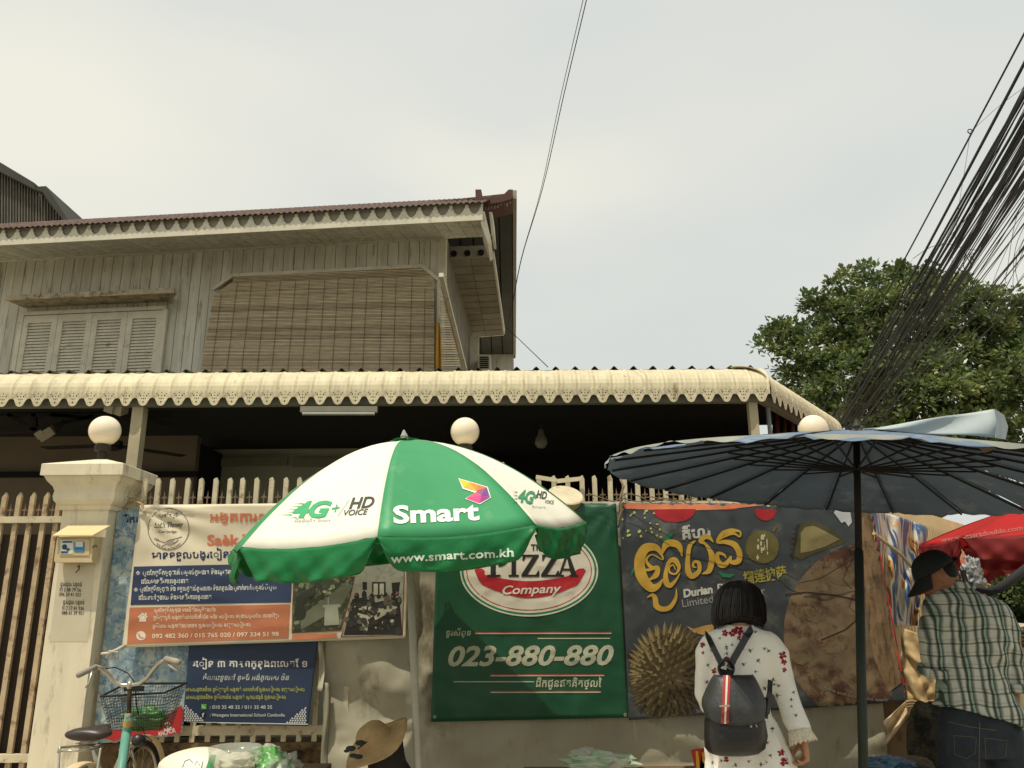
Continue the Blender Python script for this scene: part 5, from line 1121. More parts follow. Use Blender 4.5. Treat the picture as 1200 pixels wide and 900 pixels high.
leafm = mat('leaf', (.095, .140, .042), .45, .50, 1.1, col2=(.26, .28, .09), thr=.55, spec=.4, translucent=.30, rnd=0)
V_, F_ = leaves(5, crown, 1500, .175, per=34, cr_=.33)
me = bpy.data.meshes.new('crown'); me.from_pydata([tuple(Vector(v)-ORG[tree.name]) for v in V_], [], F_); me.materials.append(leafm); o = link('crown', me, tree)
bush = thing('green_bush', 'dark green bush behind the shoulder of the man in the plaid shirt', 'bush', (P(1190, 730, 7.2).x, 7.2, 0))
V_, F_ = leaves(8, [(1180, 715, 0, 26), (1200, 700, .2, 24), (1175, 745, .1, 20), (1205, 740, 0, 26), (1230, 720, .2, 30)], 260, .06, Yb=7.2, per=24, cr_=.10)
me = bpy.data.meshes.new('foliage'); me.from_pydata([tuple(Vector(v)-ORG[bush.name]) for v in V_], [], F_); me.materials.append(mat('bush_leaf', (.05, .085, .02), .5, .3, 3, translucent=.2)); link('foliage', me, bush)
q = MB(); b0 = ORG[bush.name]; q.tube([b0, b0+Vector((.02, 0, .6)), b0+Vector((0, 0, 1.1))], [.04, .03, .01], 6); part('stem', q, bark, bush)
# ============================================================ utility pole and cables
upx = P(1006, 505, 17); up_ = thing('utility_pole', 'concrete utility pole hidden in the dark of the tree where the cables meet', 'pole', (upx.x, 17, 0))
q = MB(); q.lathe((upx.x, 17, 0), [(.17, 0), (.12, upx.z+.1)], 12); part('shaft', q, mat('concrete', C(120, 114, 100), .9, .15, 5), up_)
q = MB(); q.bar((upx.x-.7, 16.9, upx.z-.1), (upx.x+.7, 16.9, upx.z-.1), .09); part('cross_arm', q, MATS['dark_steel'], up_)
cab = mat('cable_black', C(46, 44, 38), .6, .1, 9)
# cables are hung between the pole and a point high up at the right, beyond the frame, sagging a little
rc = random.Random(17); ends = [(38, 958, .011), (73, 968, .017)]
for c_y, n_, sp2 in ((112, 9, 9), (140, 12, 8), (170, 12, 9), (205, 11, 10), (238, 7, 12), (285, 7, 24)):
    for k in range(n_):
        ye = rc.gauss(c_y, sp2); ends.append((ye, 976+(ye-95)/200*46+rc.uniform(-9, 9), rc.choice((.004, .005, .006, .007, .009, .012, .015)) if c_y < 230 else rc.choice((.003, .004, .006))))
for i, (yt, xe, r) in enumerate(ends):
    Yn = 7.0+rc.uniform(-.4, .4); A_ = P(1200, yt, Yn); B_ = P(xe, 497+rc.uniform(-6, 12), 16.9); D_ = A_-B_; path = []
    sg2 = rc.uniform(.0, .16) if i > 1 else .04
    for k in range(17):
        t = 1.12*k/16; p = B_+D_*t; p = p-Vector((0, 0, sg2*4*t*(1.12-t)/1.25)); 
        if i > 1: p = p+Vector((.018*math.sin(t*9+i), 0, .018*math.sin(t*7+i*2)))*math.sin(min(t, 1)*math.pi)
        path.append(p)
    q = MB(); q.tube(path, r, 5)
    gi = 'thickest' if r > .009 else 'middling' if r > .0055 else 'thinnest'
    lab = 'uppermost thin black cable with a small loop running up right of the tree' if i == 0 else ('thick black cable second from the top of the cable bundle' if i == 1 else 'one of the %s black cables inside the tangled bundle crossing the tree' % gi)
    solo('power_cable', q, cab, lab, 'cable', B_, 'tangled overhead cables' if i < 2 else gi+' cables of the tangled overhead bundle')
q = MB(); c_ = P(1137, 154, 8.0)
q.tube([c_+Vector((.028*math.cos(t), 0, .028*math.sin(t))) for t in np.linspace(0, 6.3, 16)], .006, 5); solo('cable_loop', q, cab, 'small ring of wire on the uppermost cable against the sky', 'wire', c_)
def thin(pts, Ys, r, lab, grp=None):
    q = MB(); ps = [P(x, y, Y) for (x, y), Y in zip(pts, Ys)]
    path = []
    for k in range(len(ps)-1):
        p0 = ps[max(k-1, 0)]; p1_, p2_ = ps[k], ps[k+1]; p3_ = ps[min(k+2, len(ps)-1)]
        for j in range(6):
            t = j/6; path.append(.5*((2*p1_)+(-p0+p2_)*t+(2*p0-5*p1_+4*p2_-p3_)*t*t+(-p0+3*p1_-3*p2_+p3_)*t**3))
    path.append(ps[-1]); q.tube(path, r, 5); return solo('wire', q, cab, lab, 'wire', ps[-1], grp)
thin([(1137, 155), (1132, 190), (1124, 240), (1118, 290), (1112, 325)], [8, 8.4, 9, 9.8, 10.4], .0022, 'hair thin wire dropping from the small ring')
thin([(1137, 155), (1170, 125), (1210, 95)], [8, 7.5, 7], .0022, 'hair thin wire rising from the small ring to the right')
thin([(1060, 330), (1110, 280), (1150, 235), (1210, 160)], [10.4, 9.6, 8.6, 7.2], .003, 'loose thin wire slanting across the gap between the two upper cables')
thin([(1070, 303), (1090, 290), (1110, 286), (1130, 291), (1150, 294)], [10, 9.8, 9.6, 9.4, 9.2], .004, 'curved loose end of wire arching over the cable bundle')
for k in range(3): thin([(1128+k*5, 296), (1120+k*9, 308), (1128+k*4, 318), (1136+k*2, 308), (1130+k*5, 296)], [10, 10, 10, 10, 10], .006, 'coil of slack cable in the bundle above the tree', 'coils of slack cable')
for k, (a, b) in enumerate(((1150, 195), (1163, 180), (1172, 208), (1160, 228), (1185, 220))): thin([(1210, b+40), (1190, b+75+k*4), (a+14, 330+k*6), (a+4, 372)], [7, 8, 9.8, 10.6], .003, 'slack thin wire drooping at the right edge beside the tree', 'slack thin wires at the right edge')
for k in range(4): thin([(1210, 262+k*22), (1180, 318+k*16), (1160, 372+k*7)], [8, 9.4, 10.6], .0026, 'slack thin wire drooping at the right edge beside the tree', 'slack thin wires at the right edge')
thin([(716, -130), (690, -12), (661, 110), (636, 220), (612, 300), (602, 350)], [4.0, 5.2, 6.4, 7.8, 9.2, 10.4], .0042, 'thicker of the two wires rising from the house corner into the sky')
thin([(713, -130), (686, -12), (656, 118), (633, 226), (611, 302), (601, 352)], [4.0, 5.2, 6.4, 7.8, 9.2, 10.4], .0030, 'thinner of the two wires rising from the house corner into the sky')
thin([(602, 350), (597, 372), (594, 382)], [10.4, 10.6, 10.8], .004, 'short end of wire fixed under the dark eave')
thin([(594, 384), (615, 404), (642, 430)], [10.8, 9.6, 7.6], .005, 'short wire running down from the dark eave to the awning roof')
# ============================================================ helpers for soft bodies

def solidify_mesh(mb, name, material, org, voxel=.006, it=6, disp=None):
    """fuse the pieces of mb into one continuous skin"""
    me = mb.mesh('tmp', None, org, fix=True); o = bpy.data.objects.new('tmp', me); COL.objects.link(o)
    r = o.modifiers.new('r', 'REMESH'); r.mode = 'VOXEL'; r.voxel_size = voxel; r.use_smooth_shade = True
    s = o.modifiers.new('s', 'SMOOTH'); s.iterations = it; s.factor = .5
    bpy.context.view_layer.update()
    m2 = bpy.data.meshes.new_from_object(o.evaluated_get(bpy.context.evaluated_depsgraph_get())); m2.name = name
    bpy.data.objects.remove(o); bpy.data.meshes.remove(me)
    if disp:
        g = Vector(org); nv = [v.normal.copy() for v in m2.vertices]
        for v, n_ in zip(m2.vertices, nv): v.co += n_*disp(v.co+g)
    m2.shade_smooth(); m2.materials.clear(); m2.materials.append(material); return m2
def limb(q, pts, rs, n=12):
    q.tube(pts, rs, n)
    for p, r in zip(pts, rs): q.ball(p, r*.99, 12, 8)
def hand(q, w, d, nrm, s, k=1.0, curl=.6):
    d = Vector(d).normalized(); s = Vector(s); s = (s-d*s.dot(d)).normalized(); nrm = d.cross(s)*(1 if d.cross(s).dot(Vector(nrm)) > 0 else -1)
    # palm
    for i in range(4):
        a = s*(.028-.019*i)*k; limb(q, [w+d*.01*k+a*.5, w+d*.05*k+a*.9, w+d*.088*k+a], [.015*k, .014*k, .0105*k], 8)
    for i, (ln, cu) in enumerate(((.068, .9), (.076, 1.0), (.071, 1.05), (.055, 1.15))):
        p = w+d*(.088 if i in (1, 2) else .083)*k+s*(.028-.019*i)*k; pts = [p]; a = .25
        for j, f in enumerate((.45, .31, .24)):
            a += curl*cu*(.75 if j == 0 else .9); dr = d*math.cos(a)+nrm*math.sin(a); p = p+dr*ln*f*k*1.0; pts.append(p)
        limb(q, pts, [.0092*k, .0086*k, .0078*k, .0068*k], 8)
    p = w+d*.022*k+s*.026*k+nrm*.006*k; p2 = p+(d*.62+s*.62+nrm*.35).normalized()*.038*k; p3 = p2+(d*.85+s*.15+nrm*.5).normalized()*.028*k; p4 = p3+(d*.9-s*.1+nrm*.5).normalized()*.022*k
    limb(q, [p, p2, p3, p4], [.013*k, .0105*k, .0092*k, .0078*k], 8)
def erings(rows, Y0, n=32, fold=None, yfn=None):
    """rows: (py, xl, xr, depth half, yshift) -> closed rings"""
    out = []
    for r in rows:
        py, xl, xr, dh = r[:4]; ys = r[4] if len(r) > 4 else 0; a = P(xl, py, Y0); b = P(xr, py, Y0); c = (a+b)/2; hw = (b-a).length/2; ring = []
        for k in range(n):
            t = 2*math.pi*k/n; e = .82; cx_, sy_ = math.copysign(abs(math.cos(t))**e, math.cos(t)), math.copysign(abs(math.sin(t))**e, math.sin(t))
            f = 1+(fold(t, py) if fold else 0); ring.append(Vector((c.x+hw*cx_*f, Y0+ys+dh*sy_*f, c.z)))
        out.append(ring)
    return out
skin = mat('skin', C(176, 126, 92), .5, .06, 9, spec=.35, bump=.08, bscale=160); skin2 = mat('skin_brown', C(140, 94, 66), .5, .07, 9, spec=.35)
hairm = mat('black_hair', (.009, .0075, .0065), .6, .3, 40, stretch=(1, 1, .08), bump=.5, bscale=90, spec=.18)
# ============================================================ woman
WY = 4.0
wf = P(872, 800, WY); wb = Vector((wf.x, WY, 0))
wo = tag(link('person', None, None, wb), 'woman with a black bob in a white flowered dress carrying a black backpack', 'person', None, 'thing')
q = MB()
hc = P(865, 707, WY); q.ball(hc, .1, 20, 14, (.76, .92, .98)); q.ball(hc+Vector((0, .03, -.055)), .07, 14, 10, (.85, 1, .9))
# face on the far side: nose, brows, chin, lips
q.ball(hc+Vector((0, .105, -.03)), .016, 10, 8, (.8, 1.1, 1.3)); q.ball(hc+Vector((0, .085, -.095)), .022, 10, 8); q.ball(hc+Vector((0, .094, -.066)), .016, 10, 8, (1.4, .7, .5))
for s in (-1, 1): q.ball(hc+Vector((.033*s, .085, .008)), .014, 8, 6); q.ball(hc+Vector((.08*s, .0, -.02)), .024, 10, 8, (.35, .7, 1.2))
nk = P(865, 738, WY); limb(q, [hc+Vector((0, .01, -.06)), nk+Vector((0, .0, -.02))], [.052, .056], 14)
tor = [(742, 838, 892, .065), (752, 832, 899, .085), (775, 836, 896, .095), (805, 840, 892, .09), (835, 838, 896, .095), (865, 834, 908, .11), (895, 836, 914, .11)]
q.loft(erings(tor, WY, 20))
rS, rE, rW = P(903, 758, WY), P(922, 808, WY-.02), P(940, 861, WY-.10)
lS, lE, lW = P(835, 760, WY), P(828, 810, WY+.04), P(846, 838, WY+.24)
limb(q, [rS, rE, rW], [.036, .030, .024]); limb(q, [lS, lE, lW], [.036, .028, .024])
hand(q, P(941.5, 865, WY-.10), (.06, .08, -1), (-1, .25, 0), (.1, 1, .05), .96, .75)
hand(q, lW, (.5, .8, -.1), (.3, -.3, -1), (.2, -.1, 1), .95, .5)
for s in (-1, 1):
    hip = Vector((wb.x+.02+s*.09, WY, .80)); limb(q, [hip, Vector((wb.x+.02+s*.085, WY+.01, .46)), Vector((wb.x+.02+s*.08, WY-.02, .09))], [.085, .055, .036]); q.ball(Vector((wb.x+.02+s*.08, WY+.05, .035)), .05, 12, 8, (.8, 2.1, .65))
link('body', solidify_mesh(q, 'body', skin, wb, .0052, 3), wo)
# dress
drm = mat('cream_dress', C(244, 240, 226), .85, .05, 8, bump=.2, bscale=60, translucent=.06)
def fold(t, py):
    f = .012*math.sin(t*9+py*.05)
    if py > 838: k = min(1, (py-838)/60); f += k*(.055*math.sin(t*13+.6*math.sin(py*.03))+.03*math.sin(t*23+2))
    return f
rows = [(731, 849, 880, .055, .0), (734, 846, 883, .06), (739, 838, 890, .075), (745, 830, 900, .085), (752, 826, 905, .095), (765, 827, 906, .105), (790, 829, 903, .105), (815, 830, 901, .10), (836, 830, 903, .105), (846, 829, 908, .115), (862, 828, 917, .13), (882, 829, 925, .14), (905, 829, 933, .15), (960, 829, 943, .17), (1010, 829, 952, .18)]
q = MB(); q.loft(erings(rows, WY, 64, fold))
def sleeve(pts, rs): limb(q, pts, rs, 18)
sleeve([P(899, 756, WY), P(907, 768, WY), P(913, 790, WY), P(921, 815, WY-.02), P(930, 840, WY-.06), P(936.5, 857, WY-.09)], [.062, .066, .062, .056, .051, .047])
sleeve([P(838, 756, WY), P(831, 768, WY), P(827, 790, WY+.01), P(826, 812, WY+.03), P(838, 832, WY+.16)], [.060, .062, .056, .052, .048])
def wdisp(p):
    a = mn.noise(Vector((p.x*9, p.y*5, p.z*5)))*.013-.010*abs(mn.noise(Vector((p.x*8+p.z*5, p.y*4, p.z*5-p.x*6))))+mn.noise(Vector((p.x*24, p.y*9, p.z*11)))*.004
    return a
dres = link('dress', solidify_mesh(q, 'dress', drm, wb, .0075, 5, wdisp), wo)
# cuff lace
q = MB(); c0 = P(936, 855, WY-.09); ax = (P(940, 866, WY-.1)-c0).normalized(); ux = ax.orthogonal().normalized(); vx = ax.cross(ux)
q.grid(lambda u, v: c0+ax*(v*.055*(1+.08*math.sin(u*6.283*17)))+(ux*math.cos(u*6.283)+vx*math.sin(u*6.283))*(.049+.012*v+.004*math.sin(u*6.283*17)*v), 102, 5)
q.tube([c0+ax*.006+(ux*math.cos(t)+vx*math.sin(t))*.051 for t in np.linspace(0, 6.283, 25)], .003, 5)
part('cuff_lace', q, mat('lace', C(214, 204, 180), .9, .2, 60), wo, smooth=True, solid=.0015)
# hair: bob with an arch at the nape
q = MB(); rings = []
for (py, hw, yd) in ((733, 25.6, .098), (731.5, 27.2, .105), (727, 28.8, .113), (718, 28.6, .117), (708, 27.6, .118), (698, 25, .112), (690, 20.5, .098), (684.5, 14.5, .075), (681.2, 8, .045), (680.2, 2, .012)):
    ring = []
    for k in range(48):
        t = 2*math.pi*k/48; w_ = hw/F*WY*1.03; back = max(0, -math.sin(t)); arch = 0
        if py > 715: arch = ((py-715)/17)**1.5*.040*max(0, back-.35)/.65
        strand = 1+.012*math.sin(k*7.3)+.008*math.sin(k*2.1+py*.1)
        c_ = P(865.5, py, WY); ring.append(Vector((c_.x+w_*math.cos(t)*strand, WY+.0+yd*math.sin(t)*strand, c_.z+arch)))
    rings.append(ring)
q.loft(rings); part('hair', q, hairm, wo, smooth=True)
q = MB(); rh = random.Random(6)
for k in range(330):
    f = rh.random()*48; i0 = int(f) % 48; i1 = (i0+1) % 48; fr_ = f-int(f); pth = []
    for j, rg_ in enumerate(rings[:-1]): 
        p = rg_[i0].lerp(rg_[i1], fr_); o_c = Vector((p.x-hc.x, p.y-WY, 0)); pth.append(p+o_c.normalized()*(.002+.0015*rh.random()))
    b_ = pth[0]; cI = Vector((hc.x-b_.x, WY-b_.y, 0)).normalized(); pth = [b_+cI*.006*rh.random()-Vector((0, 0, .004+.012*rh.random()))]+pth
    pth = [p+Vector((rh.uniform(-1, 1), 0, 0))*.0012 for p in pth]; q.tube(pth, [.0006]+[.0017]*(len(pth)-2)+[.001], 3, cap=False)
part('hair_strands', q, mat('hair_strand', (.022, .017, .014), .42, .3, 30, spec=.4), wo, kind='stuff')
# printed flowers and leaves on the dress
tdr = bvh([dres]); rf_ = random.Random(4)
redf = ink(150, 34, 46, .85); redd = ink(96, 22, 34, .85); lfg = ink(62, 82, 70, .85); brn = ink(120, 92, 60, .85)
fl1 = []; fl2 = []; lf = []; st_ = []
def flower(x, y, s):
    for k in range(6):
        a = k*1.05+rf_.random(); fl1.append(ell(x+s*.55*math.cos(a), y+s*.6*math.sin(a), s*.42, s*.30, 8, rot=math.degrees(a)))
    for k in range(3): a = k*2.1+1; fl2.append(ell(x+s*.25*math.cos(a), y+s*.25*math.sin(a), s*.20, s*.13, 6, rot=k*60))
def sprig(x, y, s, a=None, tgt=None):
    a = rf_.uniform(0, 6.28) if a is None else a; tgt = lf if tgt is None else tgt
    for k in (-1, 0, 1):
        b = a+k*.9; tgt.append(ell(x+s*.6*math.cos(b), y+s*.6*math.sin(b), s*.55, s*.22, 7, rot=math.degrees(b)))
    st_.extend(stroke([(x, y), (x-s*1.1*math.cos(a), y-s*1.1*math.sin(a))], .5))
for x, y, s in ((865, 739, 6.5), (858, 742, 4.5), (872, 744, 3.2), (849.5, 742, 4.2), (866, 748, 3), (851.5, 773, 4), (848, 778, 2.4), (837, 786, 3.6), (823.5, 756, 3.4), (824, 765, 2), (917, 768, 5), (918.5, 776, 3.6), (919, 785, 3), (915, 882, 4.5), (919, 893, 5.5), (851, 890, 3.5), (905, 905, 4)): flower(x, y, s)
for x, y in ((880, 762), (895, 760), (885, 740), (900, 762), (886, 787), (880, 805), (908, 802), (872, 778), (912, 815), (900, 870), (878, 892), (885, 880), (893, 896), (858, 755), (851, 757), (840, 772), (833, 762), (907, 797), (897, 806), (889, 775), (905, 855), (880, 848), (845, 892), (861, 897), (830, 780), (829, 800)): sprig(x, y, rf_.uniform(2.0, 3.0))
for x, y in ((928, 820), (930, 812), (927, 828), (932, 838), (851, 766), (851, 760), (912, 803), (903, 886), (898, 893), (836, 894), (870, 760), (843, 748)): sprig(x, y, rf_.uniform(1.6, 2.4), tgt=None)
decal('leaf_print', shp(lf), tdr, lfg, wo, .0015, 6); decal('stem_print', shp(st_), tdr, brn, wo, .0012, 6); decal('flower_print', shp(fl1), tdr, redf, wo, .0018, 6); decal('flower_print', shp(fl2), tdr, redd, wo, .0028, 6)
# backpack
bkp = thing('backpack', 'black leather backpack with a red and white stripe on the back of the woman', 'backpack', P(861, 884, 3.80))
blm = mat('black_leather', (.016, .015, .015), .38, .2, 6, bump=.3, bscale=40, spec=.55); blf = mat('flap_leather', (.032, .033, .031), .42, .35, 7, bump=.25, bscale=50, spec=.5)
BY = WY-.20
rws = [(884.5, 838, 880, .045), (882, 831, 889, .07), (876, 827, 896, .085), (862, 825.5, 898, .092), (845, 826.5, 896, .092), (825, 830, 890, .088), (806, 835, 883, .08), (797, 838, 879, .07), (792, 842, 874, .05)]
q = MB(); q.loft(erings(rws, BY, 40, lambda t, py: .018*math.sin(t*7+py*.15)))
part('pack_body', q, blm, bkp, smooth=True)
q = MB()
def flapf(u, v):
    t = -math.pi*(u); lo = 836+10*math.sin(u*math.pi)**.7; y = 790+(lo-790)*v; w0 = 20+12.5*min(1, v*1.6)**.8-3*max(0, v-.8)*(abs(2*u-1))*5
    c = P(859, y, BY); w_ = w0/F*BY*1.06; dd = .05+.06*min(1, v*1.5)**.6
    return Vector((c.x-w_*math.copysign(abs(math.cos(math.pi*u))**.85, math.cos(math.pi*u)), BY-dd*math.sin(math.pi*u)**.8*1.02, c.z))
q.grid(flapf, 30, 16); part('flap', q, blf, bkp, smooth=True, solid=.004)
tpk = bvh([o for o in bkp.children])
for x0, x1, c_ in ((844.5, 848, (150, 50, 46)), (848, 850.2, (206, 198, 180)), (850.2, 853.2, (150, 50, 46))):
    dx = 0; decal('stripe', shp([[(x0+3, 792), (x1+3, 792), (x1+.5, 848), (x0+.5, 848)]]), tpk, ink(*c_), bkp, .004, 5)
decal('stripe_tip', shp([[(844.5, 848), (854, 848), (853, 855), (850, 858), (847, 855)]]), tpk, blm, bkp, .006, 5)
q = MB(); q.bar(P(843, 827.5, BY-.125), P(855, 827, BY-.125), .012, .006); part('buckle', q, MATS['steel_eyelet'], bkp)
q = MB(); c_ = P(851, 783, WY-.145); q.tube([c_+Vector((.032*math.cos(t), -.01*math.sin(t), .036*math.sin(t))) for t in np.linspace(0, 6.283, 22)], .008, 8); part('ring', q, blm, bkp, smooth=True)
def strap(pts, w):
    pr_ = []
    for x, y, Y in pts: pr_.append(P(x, y, Y))
    q = MB(); rings = []
    for i, p in enumerate(pr_):
        d = (pr_[min(i+1, len(pr_)-1)]-pr_[max(i-1, 0)]).normalized(); s = d.cross(Vector((0, -1, 0))).normalized()*w/2; rings.append([p-s, p+s, p+s+Vector((0, .006, 0)), p-s+Vector((0, .006, 0))])
    q.loft(rings); return part('strap', q, blm, bkp)
strap([(829, 741, WY-.01), (830, 746, WY-.085), (835, 757, WY-.118), (841, 769, WY-.132), (847, 781, WY-.145)], .026)
strap([(884, 733, WY+.02), (881, 737, WY-.075), (875, 746, WY-.115), (867, 760, WY-.132), (860, 772, WY-.140), (855, 783, WY-.145)], .030)
strap([(847, 784, WY-.15), (848, 793, WY-.19)], .03); strap([(855, 784, WY-.15), (853, 793, WY-.19)], .026)
strap([(903, 797, WY-.10), (902, 812, WY-.13), (899, 826, WY-.14), (897, 842, WY-.15)], .022)
q = MB(); q.bar(P(900, 818, WY-.15), P(897.5, 836, WY-.16), .026, .02); part('strap_buckle', q, blm, bkp)
q = MB(); a_, b_ = P(879, 838, BY-.095), P(887, 852, BY-.085); q.tube([a_, a_.lerp(b_, .5)+Vector((0, -.004, 0)), b_], .003, 5); q.ball(P(880, 851, BY-.10), .006, 8, 6); part('zip', q, MATS['steel_eyelet'], bkp)
# ============================================================ man
MY = 4.4
mbp = Vector((P(1145, 850, MY).x, MY, 0))
mo_ = tag(link('person', None, None, mbp), 'man in green plaid shirt and dark cap looking down beside the painted banner', 'person', None, 'thing')
q = MB()
hd = Vector((-.80, .30, -.50)).normalized(); hup = Vector((-.42, .10, .90)); hup = (hup-hd*hup.dot(hd)).normalized(); hsd = hd.cross(hup)
Mh = Matrix((hsd, hd, hup)).transposed()
mc = P(1096, 673, MY)
def hball(loc, r, sc, n=14):
    qq = MB(); qq.ball((0, 0, 0), r, n, max(8, n-4), sc); q.add([mc+Mh @ (v+Vector(loc)) for v in qq.v], qq.f)
hball((0, -.01, .0), .102, (.78, .98, 1.0), 20); hball((0, .035, -.05), .075, (.82, .95, 1.0), 16)
hball((0, .105, -.028), .017, (.75, 1.15, 1.3)); hball((0, .088, -.10), .024, (1.1, .9, .8)); hball((0, .098, -.062), .016, (1.5, .7, .4)); hball((0, .098, -.074), .014, (1.4, .7, .4))
for s in (-1, 1): hball((.032*s, .088, .012), .015, (1.1, .6, .6)); hball((.079*s, -.008, -.015), .030, (.30, .75, 1.15)); hball((.05*s, .07, -.045), .026, (.8, .8, .8))
limb(q, [mc+Mh @ Vector((0, -.03, -.05)), P(1108, 691, MY), P(1122, 700, MY)], [.062, .060, .072], 14)
q.loft(erings([(696, 1105, 1152, .07), (708, 1098, 1166, .075), (740, 1100, 1168, .08), (780, 1108, 1170, .08), (820, 1112, 1170, .075), (850, 1114, 1176, .085), (870, 1114, 1178, .085)], MY, 20))
aS, aE, aW = P(1097, 712, MY), P(1093, 778, MY-.01), P(1112, 790, MY+.24)
bS, bE, bW = P(1176, 722, MY), P(1187, 795, MY-.02), P(1188, 842, MY-.02)
limb(q, [aS, aE, aW], [.036, .034, .028]); limb(q, [bS, bE, bW], [.036, .032, .030])
hand(q, P(1188, 845, MY-.02), (.05, .10, -1), (-1, -.1, 0), (.15, 1, 0), 1.05, .55)
hand(q, aW, (.2, .9, -.2), (0, -.3, -1), (.9, .3, 0), 1.05, .6)
for s in (-1, 1): limb(q, [Vector((mbp.x+s*.09+.01, MY, .84)), Vector((mbp.x+s*.11, MY+.02, .48)), Vector((mbp.x+s*.12, MY-.02, .09))], [.07, .055, .045])
link('body', solidify_mesh(q, 'body', skin2, mbp, .0056, 3), mo_)
q = MB()
for s in (-1, 1): q.ball(Vector((mbp.x+s*.12, MY+.05, .045)), .055, 14, 8, (.85, 2.3, .8))
part('shoes', q, mat('dark_shoe', (.03, .025, .02), .5), mo_, smooth=True)
# hair below the cap
q = MB(); 
def hb(loc, r, sc, n=14):
    qq = MB(); qq.ball((0, 0, 0), r, n, n-4, sc); q.add([mc+Mh @ (v+Vector(loc)) for v in qq.v], qq.f)
hb((0, -.045, -.005), .09, (.86, .78, .80), 20); part('hair', q, hairm, mo_, smooth=True)
cap = thing('cap', 'black baseball cap with a brown underbrim on the head of the man', 'cap', mc)
capm = mat('cap_black', (.014, .015, .015), .85, .15, 20); 
q = MB(); rings = []
for i in range(9):
    t = i/8*math.pi/2*.98; r = math.cos(t)**.8; z = .015+.105*math.sin(t)
    rings.append([mc+Mh @ Vector((.088*r*math.cos(k*.2618), -.008+.112*r*math.sin(k*.2618), z)) for k in range(24)])
q.loft(rings); part('crown', q, capm, cap, smooth=True)
q = MB(); q.ball(mc+Mh @ Vector((0, -.008, .118)), .008, 8, 6); part('button', q, capm, cap)
def brf(dz):
    def f(u, v):
        a = math.pi*(.08+.84*u); r0 = 1; x = .086*math.cos(a)*(1+.02*v); y = .10*math.sin(a)*1.0+v*(.085*math.sin(a)**.6); return mc+Mh @ Vector((x, y, .022-.045*v-.020*(math.cos(a)**2)*1.2*v+dz))
    return f
q = MB(); q.grid(brf(0), 20, 6); part('brim', q, capm, cap, smooth=True, solid=.003)
q = MB(); q.grid(brf(-.0045), 20, 6); part('underbrim', q, mat('underbrim', C(120, 60, 42), .8), cap, smooth=True, solid=.001)
q = MB(); q.bar(mc+Mh @ Vector((.03, -.12, .015)), mc+Mh @ Vector((-.02, -.135, .012)), .012, .02); part('strap', q, capm, cap)
# shirt
def plaid():
    M_ = bpy.data.materials.new('plaid'); M_.use_nodes = True; t = M_.node_tree; n = t.nodes.new; l = t.links.new; b = t.nodes['Principled BSDF']; b.inputs['Roughness'].default_value = .9
    tc = n('ShaderNodeTexCoord'); nz = n('ShaderNodeTexNoise'); nz.inputs['Scale'].default_value = 5; nz.inputs['Detail'].default_value = 2; l(tc.outputs['Object'], nz.inputs[0])
    sub = n('ShaderNodeVectorMath'); sub.operation = 'MULTIPLY_ADD'; l(nz.outputs['Color'], sub.inputs[0]); sub.inputs[1].default_value = (.05, .05, .05); l(tc.outputs['Object'], sub.inputs[2])
    sx = n('ShaderNodeSeparateXYZ'); l(sub.outputs[0], sx.inputs[0])
    def stripes(src, period, ramp, ph=0):
        m1 = n('ShaderNodeMath'); m1.operation = 'MULTIPLY_ADD'; l(src, m1.inputs[0]); m1.inputs[1].default_value = 1/period; m1.inputs[2].default_value = ph+50
        fr = n('ShaderNodeMath'); fr.operation = 'FRACT'; l(m1.outputs[0], fr.inputs[0]); cr = n('ShaderNodeValToRGB'); e = cr.color_ramp.elements
        e[0].position, e[0].color = ramp[0][0], (*ramp[0][1], 1); e[1].position, e[1].color = ramp[-1][0], (*ramp[-1][1], 1)
        for p_, c_ in ramp[1:-1]: x = e.new(p_); x.color = (*c_, 1)
        l(fr.outputs[0], cr.inputs[0]); return cr.outputs[0]
    w = (.52, .52, .44); d2 = (.20, .22, .18); d = (.05, .065, .05); g_ = (.28, .38, .29)
    # stripes follow x plus a little z so that they run down the body; z lines across
    v1 = stripes(sx.outputs['X'], .105, [(0, w), (.13, w), (.19, d2), (.25, d), (.31, d2), (.38, w), (.46, w), (.54, d), (.62, d), (.64, g_), (.72, g_), (.75, d), (.84, d2), (.93, w), (1, w)])
    h1 = stripes(sx.outputs['Z'], .060, [(0, (1, 1, 1)), (.40, (1, 1, 1)), (.45, (.38, .40, .36)), (.53, (.38, .40, .36)), (.58, (1, 1, 1)), (.74, (.95, .95, .95)), (.80, (.62, .64, .6)), (.84, (.95, .95, .95)), (1, (1, 1, 1))])
    mu = n('ShaderNodeMix'); mu.data_type = 'RGBA'; mu.blend_type = 'MULTIPLY'; mu.inputs[0].default_value = 1; l(v1, mu.inputs[6]); l(h1, mu.inputs[7]); l(mu.outputs[2], b.inputs['Base Color']); return M_
q = MB(); 
q.loft(erings([(686, 1104, 1132, .07), (692, 1098, 1142, .09), (700, 1090, 1164, .105), (709, 1086, 1176, .118), (722, 1087, 1182, .128), (745, 1091, 1181, .125), (775, 1099, 1178, .12), (805, 1101, 1179, .12), (826, 1097, 1189, .146), (832, 1096, 1190, .152), (839, 1096, 1191, .155)], MY, 40))
for v in q.v:
    k_ = min(1, max(0, (P(1140, 790, MY).z-v.z)/.2)); v.z -= .24*k_*(v.x-mbp.x)
limb(q, [P(1097, 708, MY), P(1094, 730, MY), P(1092, 755, MY-.01), P(1095, 778, MY-.01)], [.060, .066, .063, .064], 18)
limb(q, [P(1174, 716, MY), P(1181, 745, MY), P(1186, 775, MY-.01), P(1188, 798, MY-.02)], [.060, .062, .056, .053], 18)
